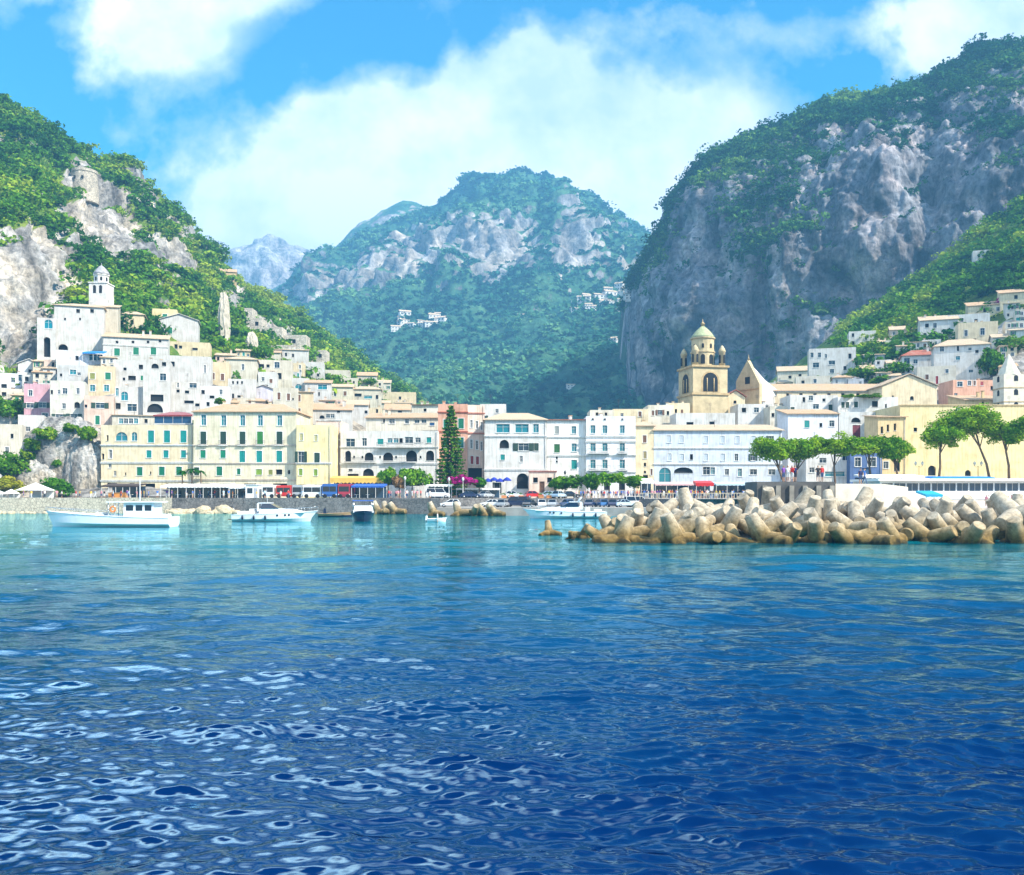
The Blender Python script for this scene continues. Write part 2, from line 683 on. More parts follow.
left_cols = {
    -420: [(497, 195), (440, 240), (385, 275), (290, 320), (160, 370), (-40, 500)],
    -120: [(497, 196), (452, 236), (402, 264), (320, 300), (215, 335), (40, 490)],
    0: [(497, 198), (452, 234), (402, 262), (362, 292), (232, 322), (103, 480)],
    30: [(497, 199), (452, 234), (395, 262), (352, 298), (242, 326), (113, 490)],
    60: [(497, 200), (450, 234), (388, 262), (330, 300), (262, 345), (133, 498)],
    75: [(497, 200), (450, 234), (386, 262), (318, 304), (262, 365), (142, 500)],
    110: [(497, 200), (450, 233), (385, 262), (318, 312), (255, 390), (160, 510)],
    128: [(497, 200), (450, 233), (383, 263), (322, 318), (258, 400), (161, 516)],
    150: [(497, 200), (450, 233), (380, 265), (325, 325), (262, 410), (184, 528)],
    165: [(497, 201), (450, 234), (382, 266), (332, 328), (275, 415), (205, 535)],
    187: [(497, 202), (450, 236), (385, 268), (345, 330), (292, 420), (228, 545)],
    205: [(497, 203), (451, 236), (389, 269), (349, 336), (300, 426), (242, 552)],
    220: [(497, 205), (452, 237), (392, 270), (352, 342), (310, 432), (268, 560)],
    243: [(497, 205), (454, 238), (397, 273), (355, 352), (318, 445), (283, 578)],
    260: [(497, 205), (455, 239), (400, 276), (358, 360), (326, 455), (291, 590)],
    300: [(497, 206), (458, 242), (405, 282), (370, 376), (344, 490), (316, 640)],
    350: [(497, 210), (460, 247), (415, 295), (392, 405), (375, 535), (352, 720)],
    400: [(497, 216), (466, 257), (428, 315), (410, 440), (400, 605), (387, 800)],
    430: [(497, 221), (472, 272), (440, 345), (424, 490), (414, 660), (402, 860)],
    470: [(497, 226), (480, 290), (455, 380), (440, 540), (430, 720), (418, 920)],
    520: [(497, 228), (484, 300), (468, 400), (455, 560), (448, 740), (440, 960)],
}
g = loft(left_cols, 420, 230, (-420, 520))
land('left_hillside', *g,
     lambda x, y, t: np.clip((t - 2.0) * 1.3, 0.05, 1) * (9 + 7 * ell(x, y, 100, 215, 90, 60) + 4 * ell(x, y, 10, 300, 60, 70)) * np.clip((520 - x) / 150, 0.25, 1),
     lambda x, y, t: np.clip(-1.2 + (t - 2.0 + 1.3 * (x < -40)) * 5, -1.2, 0.78) + 0 * x,
     [(12, 300, 46, 60, -1.5), (40, 280, 22, 40, -1.0), (80, 198, 18, 26, -1.3), (96, 222, 26, 28, -1.1), (120, 238, 18, 24, -1.2),
      (76, 172, 14, 9, -1.2), (152, 262, 20, 22, -0.9), (170, 268, 12, 20, -1.0), (128, 162, 10, 10, -0.6), (150, 190, 6, 14, -0.9), (22, 195, 16, 10, -0.5),
      (185, 250, 7, 20, -0.6), (232, 300, 9, 26, -1.2), (262, 330, 24, 10, -1.1), (290, 338, 18, 9, -1.0), (300, 350, 25, 7, -0.8),
      (210, 345, 26, 14, 0.8), (60, 160, 30, 25, 0.5), (110, 280, 30, 18, 0.8), (140, 290, 20, 20, 0.8), (30, 210, 20, 18, 0.6), (190, 320, 16, 30, 0.7)],
     M_near, 'green hillside with pale rock faces above the western houses', 1.0, dents=[(12, 300, 30, 40, 5)])

right_cols = {
    560: [(497, 235), (487, 290), (470, 350), (455, 450), (448, 600)],
    640: [(497, 225), (480, 275), (450, 330), (430, 430), (418, 600)],
    700: [(497, 215), (466, 262), (425, 310), (408, 400), (402, 580)],
    760: [(497, 210), (455, 258), (410, 305), (392, 390), (390, 540)],
    800: [(496, 205), (450, 255), (400, 305), (375, 385), (362, 520)],
    830: [(496, 203), (446, 253), (390, 305), (352, 385), (338, 520)],
    870: [(495, 202), (440, 252), (380, 303), (335, 385), (312, 510)],
    910: [(495, 202), (434, 250), (372, 302), (315, 382), (286, 500)],
    950: [(495, 202), (428, 250), (362, 302), (298, 382), (255, 490)],
    1000: [(495, 202), (420, 250), (345, 300), (275, 380), (215, 480)],
    1030: [(495, 202), (415, 250), (335, 300), (262, 380), (192, 475)],
    1120: [(495, 200), (400, 250), (312, 300), (228, 380), (150, 470)],
    1400: [(495, 200), (380, 250), (270, 300), (160, 380), (60, 460)],
    1750: [(495, 200), (370, 250), (250, 300), (120, 380), (10, 460)],
}
g = loft(right_cols, 330, 150, (560, 1750))
land('right_hillside', *g,
     lambda x, y, t: np.clip((t - 1.7) * 1.2, 0.05, 1) * 4.0,
     lambda x, y, t: np.clip(-1.2 + (t - 1.9 + 1.3 * (x > 1050)) * 4, -1.2, 0.95) + 0 * x,
     [(985, 350, 16, 30, -0.8), (1010, 330, 20, 18, -0.7), (700, 420, 60, 30, -0.6)],
     M_near, 'green slope rising behind the eastern houses', 1.0)

cliff_cols = {
    622: [(415, 1060), (350, 1062), (335, 1066), (325, 1072), (316, 1080), (312, 1090)],
    625: [(412, 900), (345, 905), (325, 912), (312, 920), (303, 930), (300, 950)],
    630: [(410, 820), (345, 824), (312, 832), (296, 842), (287, 855), (284, 880)],
    640: [(408, 740), (340, 748), (302, 758), (283, 770), (272, 790), (268, 830)],
    652: [(408, 712), (330, 720), (288, 730), (262, 745), (244, 770), (238, 815)],
    660: [(407, 695), (325, 703), (275, 715), (246, 730), (222, 755), (212, 805)],
    672: [(407, 680), (318, 688), (258, 700), (226, 717), (198, 745), (188, 800)],
    685: [(406, 665), (310, 675), (246, 688), (212, 705), (182, 735), (170, 792)],
    700: [(406, 650), (302, 662), (232, 676), (196, 694), (168, 726), (157, 785)],
    740: [(405, 622), (288, 636), (205, 654), (168, 678), (145, 715), (134, 772)],
    790: [(402, 595), (272, 612), (185, 632), (148, 660), (124, 700), (112, 762)],
    812: [(400, 584), (266, 602), (178, 622), (138, 652), (112, 694), (99, 757)],
    850: [(396, 570), (258, 588), (168, 610), (128, 642), (104, 686), (92, 750)],
    890: [(390, 556), (250, 575), (158, 600), (120, 634), (97, 680), (86, 744)],
    915: [(385, 549), (245, 570), (150, 596), (110, 632), (84, 678), (71, 740)],
    950: [(380, 540), (238, 562), (140, 590), (96, 628), (68, 674), (54, 734)],
    985: [(372, 530), (232, 553), (132, 582), (84, 622), (56, 668), (42, 728)],
    1024: [(362, 520), (225, 545), (125, 575), (75, 618), (48, 664), (36, 722)],
    1100: [(345, 505), (208, 530), (108, 560), (58, 604), (26, 652), (8, 712)],
    1300: [(310, 480), (170, 505), (70, 540), (10, 585), (-30, 640), (-60, 700)],
    1600: [(290, 470), (140, 495), (30, 530), (-40, 575), (-90, 630), (-130, 690)],
}
for k_ in cliff_cols:
    cliff_cols[k_] = [(p + (0, 0, 0, 3, 7, 9)[i_] * (k_ > 640), y) for i_, (p, y) in enumerate(cliff_cols[k_])]
g = loft(cliff_cols, 520, 300, (622, 1600), smooth=2)
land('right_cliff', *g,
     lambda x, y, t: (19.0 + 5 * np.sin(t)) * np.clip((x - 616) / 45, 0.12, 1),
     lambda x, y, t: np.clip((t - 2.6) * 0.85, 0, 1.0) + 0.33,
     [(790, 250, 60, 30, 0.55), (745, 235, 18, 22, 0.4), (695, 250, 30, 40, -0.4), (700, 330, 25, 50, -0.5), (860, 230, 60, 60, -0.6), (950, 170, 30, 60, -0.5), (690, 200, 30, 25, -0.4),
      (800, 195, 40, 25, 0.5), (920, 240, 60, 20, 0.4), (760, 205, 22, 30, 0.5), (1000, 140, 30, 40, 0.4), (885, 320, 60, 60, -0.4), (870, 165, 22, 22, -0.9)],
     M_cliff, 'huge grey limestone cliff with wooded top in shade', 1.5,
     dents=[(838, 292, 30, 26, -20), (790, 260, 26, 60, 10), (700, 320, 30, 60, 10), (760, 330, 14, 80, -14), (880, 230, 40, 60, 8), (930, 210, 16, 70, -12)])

mid_cols = {
    -100: [(480, 420), (440, 800), (420, 1100), (400, 1350), (380, 1600), (360, 1900)],
    150: [(480, 420), (430, 800), (405, 1100), (385, 1350), (360, 1600), (335, 1900)],
    240: [(480, 420), (425, 800), (390, 1100), (365, 1350), (335, 1600), (312, 1900)],
    285: [(480, 420), (422, 800), (380, 1100), (350, 1350), (315, 1600), (292, 1900)],
    300: [(480, 420), (421, 800), (376, 1100), (345, 1350), (300, 1600), (272, 1900)],
    330: [(480, 420), (420, 800), (372, 1100), (338, 1380), (278, 1620), (250, 1900)],
    360: [(480, 420), (420, 800), (370, 1100), (330, 1400), (262, 1620), (236, 1900)],
    400: [(480, 420), (420, 800), (368, 1100), (318, 1400), (250, 1600), (223, 1900)],
    430: [(480, 420), (420, 800), (366, 1100), (308, 1400), (240, 1600), (208, 1900)],
    460: [(480, 420), (420, 800), (365, 1100), (300, 1400), (222, 1580), (183, 1900)],
    490: [(480, 420), (420, 800), (365, 1100), (296, 1400), (213, 1560), (175, 1900)],
    520: [(480, 420), (420, 800), (365, 1080), (292, 1380), (212, 1540), (174, 1900)],
    560: [(480, 420), (420, 780), (362, 1060), (290, 1360), (212, 1540), (178, 1900)],
    600: [(480, 420), (418, 760), (360, 1040), (292, 1340), (234, 1560), (199, 1900)],
    650: [(480, 420), (416, 740), (358, 1020), (298, 1320), (262, 1580), (238, 1900)],
    700: [(480, 420), (414, 740), (358, 1020), (305, 1320), (282, 1580), (262, 1900)],
    800: [(480, 420), (414, 740), (360, 1020), (318, 1320), (300, 1580), (285, 1900)],
    1000: [(480, 420), (414, 740), (365, 1020), (330, 1320), (315, 1580), (300, 1900)],
}
g = loft(mid_cols, 420, 300, (-100, 1000))
land('central_mountain', *g,
     lambda x, y, t: np.clip(t * 0.9, 0.1, 1) * (30 + 26 * np.clip((t - 2.5), 0, 1.5)) * np.clip((5.6 - t) / 1.0, 0.35, 1),
     lambda x, y, t: 1.25 - 0.25 * np.clip(t - 3.2, 0, 1) * np.clip(4.9 - t, 0, 1) * 2 + 0.5 * np.clip(t - 4.3, 0, 1),
     [(510, 238, 42, 26, -1.0), (572, 238, 20, 26, -1.2), (480, 245, 30, 22, -0.6), (370, 275, 50, 22, -0.8), (420, 250, 26, 26, -0.6), (330, 285, 30, 16, -0.5), (548, 235, 9, 28, 0.8),
      (415, 327, 24, 9, -0.8), (610, 300, 26, 8, -0.7), (560, 322, 20, 7, -0.5), (500, 200, 60, 12, 0.6)],
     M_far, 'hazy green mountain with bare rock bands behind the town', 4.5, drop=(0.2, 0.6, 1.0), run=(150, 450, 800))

ridge_cols = {}
for px, c in [(60, 330), (200, 310), (270, 292), (300, 270), (330, 246), (355, 226), (380, 211), (403, 199), (418, 203), (440, 215), (500, 240), (640, 262), (660, 258), (760, 300)]:
    ridge_cols[px] = [(420, 1900), ((420 + c) / 2, 2010), (c + 12, 2100), (c, 2160)]
g = loft(ridge_cols, 160, 80, (60, 760))
land('ridge_behind', *g, lambda x, y, t: 22 + 0 * x, lambda x, y, t: 0.75 + 0 * x, [(395, 225, 40, 12, -0.6)], M_far,
     'paler mountain ridge showing over the shoulder of the nearer mountain', 5.0, run=(150, 400, 700))

far_cols = {}
for px, c in [(-200, 260), (60, 250), (150, 240), (180, 236), (215, 228), (240, 231), (262, 224), (285, 232), (310, 236), (335, 250), (360, 268), (395, 300), (450, 330)]:
    c += 12
    far_cols[px] = [(400, 2280), (320, 2350), (max(c + 40, 255), 2390), (c + 18, 2420), (c, 2490)]
g = loft(far_cols, 180, 110, (-200, 450))
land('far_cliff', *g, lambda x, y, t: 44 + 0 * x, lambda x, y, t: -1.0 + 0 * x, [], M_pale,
     'faint grey rock wall fading into cloud beyond the western hillside', 5.5, run=(150, 400, 700))

# flat land: quay level behind the shore, one sheet to the foot of the hills
M_pave = stone('paving', (0.34, 0.32, 0.29), 0.5, 0.35)
b = MB()
ys = 186
b.face([(X(-700, ys), ys, 3.1), (X(392, ys), ys, 3.1), (X(392, ys), 330, 3.1), (X(-700, ys), 330, 3.1)])
b.face([(X(392, ys), ys, 3.1), (X(640, ys), ys, 3.1), (X(640, ys), 330, 3.1), (X(392, ys), 330, 3.1)])
b.face([(X(640, ys), 172, 3.1), (150, 172, 3.1), (150, 330, 3.1), (X(640, ys), 330, 3.1)])
o = b.build('quay_pavement', M_pave)
tag(o, 'pale paved quay between the harbour wall and the houses', 'pavement', kind='structure')

BV = {}
_deps = bpy.context.evaluated_depsgraph_get
for nm in ('left_hillside', 'right_hillside', 'central_mountain', 'right_cliff'):
    ob = bpy.data.objects[nm]
    BV[nm] = BVHTree.FromPolygons([v.co[:] for v in ob.data.vertices], [p.vertices[:] for p in ob.data.polygons])


def hit(px, py, names=('left_hillside', 'right_hillside')):
    o = Vector((0, 0, CAMH))
    d = Vector(((px - CX) / F, 1, (HY - py) / F)).normalized()
    best = None
    for n in names:
        h = BV[n].ray_cast(o, d, 8000)
        if h[0] is not None and (best is None or h[3] < best[1]):
            best = (h[0], h[3])
    return best[0] if best else None


def ground(x, y, names=('left_hillside', 'right_hillside')):
    z = 3.1
    for n in names:
        h = BV[n].ray_cast(Vector((x, y, 3000)), Vector((0, 0, -1)), 6000)
        if h[0] is not None:
            z = max(z, h[0].z)
    return z


# ================================================================== water
def water_mesh():
    # rings: about one per picture row close by, widening outwards
    r = [1.5, 3, 5]
    rr = 6.5
    while rr < 215:
        r.append(rr)
        rr += max(0.035, rr * rr / (CAMH * F) * 0.62)
    r += [240, 300, 420, 700, 1500, 4000]
    r = np.array(r)
    inner = np.linspace(-36, 36, 900)
    ang = np.concatenate([np.linspace(-180, -60, 16)[:-1], np.linspace(-60, -36, 60)[:-1], inner, np.linspace(36, 60, 60)[1:], np.linspace(60, 180, 16)[1:]])
    a = np.radians(ang)
    A, RR = np.meshgrid(a, r)
    x = (np.sin(A) * RR).ravel()
    y = (np.cos(A) * RR).ravel()
    z = np.zeros_like(x)
    hx = np.zeros_like(x)
    hy = np.zeros_like(x)
    rad = RR.ravel()
    # how fine the mesh is at each place: shorter waves fade where it cannot carry them
    sp = np.maximum(np.maximum(0.05, rad * rad / (CAMH * F) * 0.62), rad * 0.0016)
    g = np.random.default_rng(5)
    for k in range(180):
        lam = 0.42 * (12.0 / 0.42) ** g.random() if k < 120 else 0.2 * 2.1 ** g.random()
        th = g.normal(R(265), R(24))         # mostly towards the boat, spread
        kx, ky = math.cos(th), math.sin(th)
        w = 2 * math.pi / lam
        am = 0.0060 * lam if lam < 0.42 else 0.0038 * lam if lam < 1.6 else 0.0038 * 1.6 * (lam / 1.6) ** 0.6 * (0.6 + 0.8 * g.random())
        if lam > 5:
            am *= 0.8
        fade = np.clip((lam / sp - 2.5) / 3.0, 0, 1) * np.clip((205 - rad) / 60, 0, 1)
        ph = w * (kx * x + ky * y) + g.random() * 6.283
        c, s_ = np.cos(ph), np.sin(ph)
        z += am * fade * c
        hx -= am * fade * s_ * kx * 0.9
        hy -= am * fade * s_ * ky * 0.9
    V = np.stack([x + hx, y + hy, z], -1)
    return V, grid_quads(len(r), len(ang))


m, nt = new_mat('sea water')
tc = N(nt, 'ShaderNodeTexCoord')
v = tc.outputs['Object']
sx = N(nt, 'ShaderNodeSeparateXYZ')
L(nt, v, sx.inputs[0])
# deep blue out here, turquoise over the pale shallow bed towards the shore
sh = N(nt, 'ShaderNodeMapRange')
sh.inputs['From Min'].default_value = 14
sh.inputs['From Max'].default_value = 98
L(nt, sx.outputs[1], sh.inputs['Value'])
n1 = noise(nt, v, 0.05, 4, 0.6)
f = math_(nt, 'ADD', sh.outputs[0], math_(nt, 'MULTIPLY', math_(nt, 'SUBTRACT', n1, 0.5), 0.5))
base = ramp(nt, f, [(0.0, (0.0, 0.011, 0.062)), (0.32, (0.0, 0.050, 0.118)), (0.75, (0.0, 0.125, 0.165)), (1.0, (0.0, 0.19, 0.225))])
bs = N(nt, 'ShaderNodeBsdfDiffuse')
L(nt, base, bs.inputs['Color'])
gl = N(nt, 'ShaderNodeBsdfGlossy')
gl.inputs['Roughness'].default_value = 0.015
gl.inputs['Color'].default_value = (0.54, 0.88, 1.0, 1)
fr = N(nt, 'ShaderNodeFresnel')
fr.inputs['IOR'].default_value = 1.48
wm_ = N(nt, 'ShaderNodeMixShader')
L(nt, fr.outputs[0], wm_.inputs[0])
L(nt, bs.outputs[0], wm_.inputs[1])
L(nt, gl.outputs[0], wm_.inputs[2])
w1 = noise(nt, v, 1.5, 3, 0.55, (0.75, 1.5, 1))
w2 = noise(nt, v, 5.5, 3, 0.5, (0.7, 1.3, 1))
hh = math_(nt, 'ADD', math_(nt, 'MULTIPLY', w1, 0.045), math_(nt, 'MULTIPLY', w2, 0.003))
bp = N(nt, 'ShaderNodeBump')
bp.inputs['Strength'].default_value = 0.85
bp.inputs['Distance'].default_value = 1.0
L(nt, hh, bp.inputs['Height'])
L(nt, bp.outputs[0], gl.inputs['Normal'])
L(nt, bp.outputs[0], fr.inputs['Normal'])
o = N(nt, 'ShaderNodeOutputMaterial')
L(nt, wm_.outputs[0], o.inputs[0])
V, q = water_mesh()
wo_ = np_mesh('water', V, q, m)
tag(wo_, 'rippled sea, deep blue nearby and turquoise towards the harbour', 'sea', kind='structure')

# ================================================================== woods on the slopes
def leaf_mat(name, dark, mid, light, trans=0.25):
    m, nt = new_mat(name)
    at = N(nt, 'ShaderNodeAttribute', attribute_name='tint')
    tc = N(nt, 'ShaderNodeTexCoord')
    n = noise(nt, tc.outputs['Object'], 0.9, 3)
    f = math_(nt, 'ADD', at.outputs['Fac'], math_(nt, 'MULTIPLY', math_(nt, 'SUBTRACT', n, 0.5), 0.5))
    c = ramp(nt, f, [(0.05, dark), (0.5, mid), (0.95, light)])
    d = N(nt, 'ShaderNodeBsdfDiffuse')
    L(nt, c, d.inputs['Color'])
    t = N(nt, 'ShaderNodeBsdfTranslucent')
    L(nt, c, t.inputs['Color'])
    mx = N(nt, 'ShaderNodeMixShader')
    mx.inputs[0].default_value = trans
    L(nt, d.outputs[0], mx.inputs[1])
    L(nt, t.outputs[0], mx.inputs[2])
    o = N(nt, 'ShaderNodeOutputMaterial')
    L(nt, mx.outputs[0], o.inputs[0])
    return m


def clump(nq, leaf, g, flat=0.75, low=-0.35):
    """leaf-sized quads spread through a lumpy unit crown; returns (nq*4, 3)"""
    lob = g.normal(size=(6, 3)) * np.array([0.5, 0.5, 0.35])
    out = np.zeros((nq, 4, 3))
    rl = 0.45 + 0.3 * g.random(6)
    for k in range(nq):
        i = g.integers(6)
        d = g.normal(size=3)
        d /= np.linalg.norm(d)
        if d[2] < low:
            d[2] *= -0.6
        c = lob[i] + d * rl[i] * (0.65 + 0.4 * g.random())
        n = d + g.normal(size=3) * 0.55
        n /= np.linalg.norm(n)
        a = np.cross(n, g.normal(size=3))
        a /= np.linalg.norm(a)
        bb = np.cross(n, a)
        s = leaf * (0.6 + 0.8 * g.random())
        out[k] = [c - a * s, c - bb * s * 0.7, c + a * s, c + bb * s * 0.7]
    out[..., 2] *= flat
    return out.reshape(-1, 3)


def scatter(name, spec, nq, leaf, mat, label, nvar=7, seed=3):
    """spec: list of (position, size, tint)"""
    g = np.random.default_rng(seed)
    vars_ = [clump(nq, leaf, g) for _ in range(nvar)]
    n = len(spec)
    out = np.zeros((n, nq * 4, 3), np.float32)
    tint = np.zeros((n, nq * 4), np.float32)
    for i, (p, s, t) in enumerate(spec):
        a = g.random() * 6.283
        ca, sa = math.cos(a), math.sin(a)
        c = vars_[i % nvar]
        k = np.empty_like(c)
        k[:, 0] = c[:, 0] * ca - c[:, 1] * sa
        k[:, 1] = c[:, 0] * sa + c[:, 1] * ca
        k[:, 2] = c[:, 2] * (0.8 + 0.5 * g.random())
        out[i] = k * s + np.array(p)
        tint[i] = np.repeat(np.clip(t + g.normal(size=nq) * 0.10, 0, 1), 4)
    v = out.reshape(-1, 3)
    q = np.arange(len(v)).reshape(-1, 4)
    o = np_mesh(name, v, q, mat, {'tint': tint.ravel()}, smooth=False)
    tag(o, label, 'woodland', kind='stuff')
    return o


def pick(landname, n, size, lift=0.35, thr=0.5, seed=1, clip=None, tintfreq=60.0, crest=0.0, tint0=0.45):
    V, veg, nn = LANDS[landname]
    g = np.random.default_rng(seed)
    nr, nc = veg.shape
    e1 = V[:-1, 1:] - V[:-1, :-1]
    e2 = V[1:, :-1] - V[:-1, :-1]
    area = np.linalg.norm(np.cross(e1, e2), axis=-1)
    m = np.clip((veg[:-1, :-1] - thr) / 0.2, 0, 1)
    if clip is not None:
        px = CX + F * V[:-1, :-1, 0] / V[:-1, :-1, 1]
        py = HY - F * (V[:-1, :-1, 2] - CAMH) / V[:-1, :-1, 1]
        m = m * clip(px, py)
    w = (area * m)
    if crest:
        w[-6:] *= crest
    w = w.ravel()
    w /= w.sum()
    idx = g.choice(len(w), size=n, p=w)
    r, c = np.unravel_index(idx, (nr - 1, nc - 1))
    fu, fv = g.random(n)[:, None], g.random(n)[:, None]
    p = V[r, c] + (V[r, c + 1] - V[r, c]) * fu + (V[r + 1, c] - V[r, c]) * fv
    s = size[0] + (size[1] - size[0]) * g.random(n) ** 1.8
    p[:, 2] += s * lift
    t = tint0 + fbm(p / tintfreq + 9, 4) * 2.1 + g.normal(size=n) * 0.13
    return [(p[i], s[i], float(np.clip(t[i], 0, 1))) for i in range(n)]


M_leaf = leaf_mat('hillside leaves', (0.02, 0.085, 0.012), (0.085, 0.225, 0.012), (0.29, 0.38, 0.03))
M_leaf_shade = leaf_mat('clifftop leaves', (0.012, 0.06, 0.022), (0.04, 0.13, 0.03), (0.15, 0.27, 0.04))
M_leaf_far = leaf_mat('mountain leaves', (0.014, 0.075, 0.045), (0.04, 0.155, 0.08), (0.14, 0.29, 0.10))  # haze tint put into these blue-green leaf colours
notown = lambda px, py: np.where((px > -60) & (px < 560) & (py < 395), 1.0, 0.0) * np.where((py > 338) & (px < 215) & (px > 45), 0.0, 1.0) * np.where((py > 360) & (px < 320), 0.15, 1.0)
sp1 = pick('left_hillside', 6500, (1.5, 4.6), 0.3, 0.45, 2, notown, 55, 1.6, 0.5)
sp1 += pick('left_hillside', 1600, (0.8, 1.7), 0.25, 0.2, 5, notown, 25, 1.0, 0.62)
sp1 += pick('left_hillside', 900, (2.5, 5.5), 0.3, 0.5, 4, lambda px, py: np.where((px < -60) & (px > -400) & (py < 490), 1.0, 0.0), 55)
scatter('hillside_woodland', sp1, 84, 0.23, M_leaf, 'sunlit trees and scrub covering the western hillside')
up = lambda px, py: np.where((px > 840) & (py < 372) | (px > 1060), 1.0, 0.0) * np.where((py > 300) & (px > 955), 0.25, 1.0) * np.where(px > 1200, 0.5, 1.0)
sp2 = pick('right_hillside', 4200, (1.6, 4.6), 0.3, 0.4, 6, up, 50, 1.3, 0.45)
scatter('slope_woodland', sp2, 80, 0.23, M_leaf, 'green trees on the slope below the grey cliff', seed=8)
inv = lambda px, py: np.where(px < 1150, 1.0, 0.1)
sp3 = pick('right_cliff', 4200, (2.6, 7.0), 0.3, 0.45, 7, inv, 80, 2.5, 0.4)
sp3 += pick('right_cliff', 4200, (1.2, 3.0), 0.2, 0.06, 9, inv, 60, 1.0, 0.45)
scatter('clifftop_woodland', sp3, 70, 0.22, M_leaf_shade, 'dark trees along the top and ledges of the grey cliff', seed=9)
sp4 = pick('central_mountain', 11000, (3.5, 9.5), 0.2, 0.45, 10, lambda px, py: np.where((px > 230) & (px < 700), 1.0, 0.02), 220, 1.5, 0.45)
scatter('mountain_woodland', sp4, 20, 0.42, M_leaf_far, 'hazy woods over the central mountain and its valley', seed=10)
# ================================================================== buildings
WHITE, CREAM, YELLOW, GREY = (0.64, 0.62, 0.585), (0.72, 0.60, 0.40), (0.80, 0.67, 0.36), (0.58, 0.58, 0.57)
PINK, SALMON, WHITE_IN_SHADE, IVORY = (0.64, 0.38, 0.43), (0.66, 0.36, 0.25), (0.58, 0.62, 0.68), (0.66, 0.61, 0.50)
OCHRE, ROSE = (0.66, 0.50, 0.27), (0.74, 0.56, 0.46)
TILE, TILE2, TILER = (0.56, 0.37, 0.22), (0.60, 0.45, 0.30), (0.42, 0.13, 0.08)
GRN, TEAL, DKG, BLU, BRN, RED = (0.0, 0.16, 0.08), (0.0, 0.24, 0.22), (0.015, 0.05, 0.03), (0.02, 0.09, 0.22), (0.16, 0.07, 0.035), (0.35, 0.03, 0.03)
LIME, OLIVE, PALE = (0.20, 0.34, 0.03), (0.22, 0.24, 0.05), (0.5, 0.56, 0.6)
M_frame = plain('window frame', (0.6, 0.6, 0.58))
M_dark = plain('dark opening', (0.012, 0.014, 0.018), 0.9)
M_glass = glass_mat('window glass', (0.015, 0.03, 0.05))
M_tglass = glass_mat('teal glass', (0.01, 0.16, 0.20))
M_iron = plain('wrought iron', (0.03, 0.03, 0.035), 0.5)
M_trim = plaster((0.76, 0.74, 0.70))


def shutter_mat(c):
    k = ('shutter', tuple(c))
    if k in _mc:
        return _mc[k]
    m, nt = new_mat('painted shutter')
    tc = N(nt, 'ShaderNodeTexCoord')
    w = N(nt, 'ShaderNodeTexWave', wave_type='BANDS', bands_direction='Z')
    w.inputs['Scale'].default_value = 4.0
    L(nt, tc.outputs['Object'], w.inputs['Vector'])
    n = noise(nt, tc.outputs['Object'], 2.0, 3)
    b = mix(nt, 1.0, c, ramp(nt, n, [(0.3, 0.7), (0.65, 1.1)]), 'MULTIPLY')
    finish(nt, b, 0.55, w.outputs['Fac'], 0.6, 0.03, 0.35)
    _mc[k] = m
    return m


_wm = {}


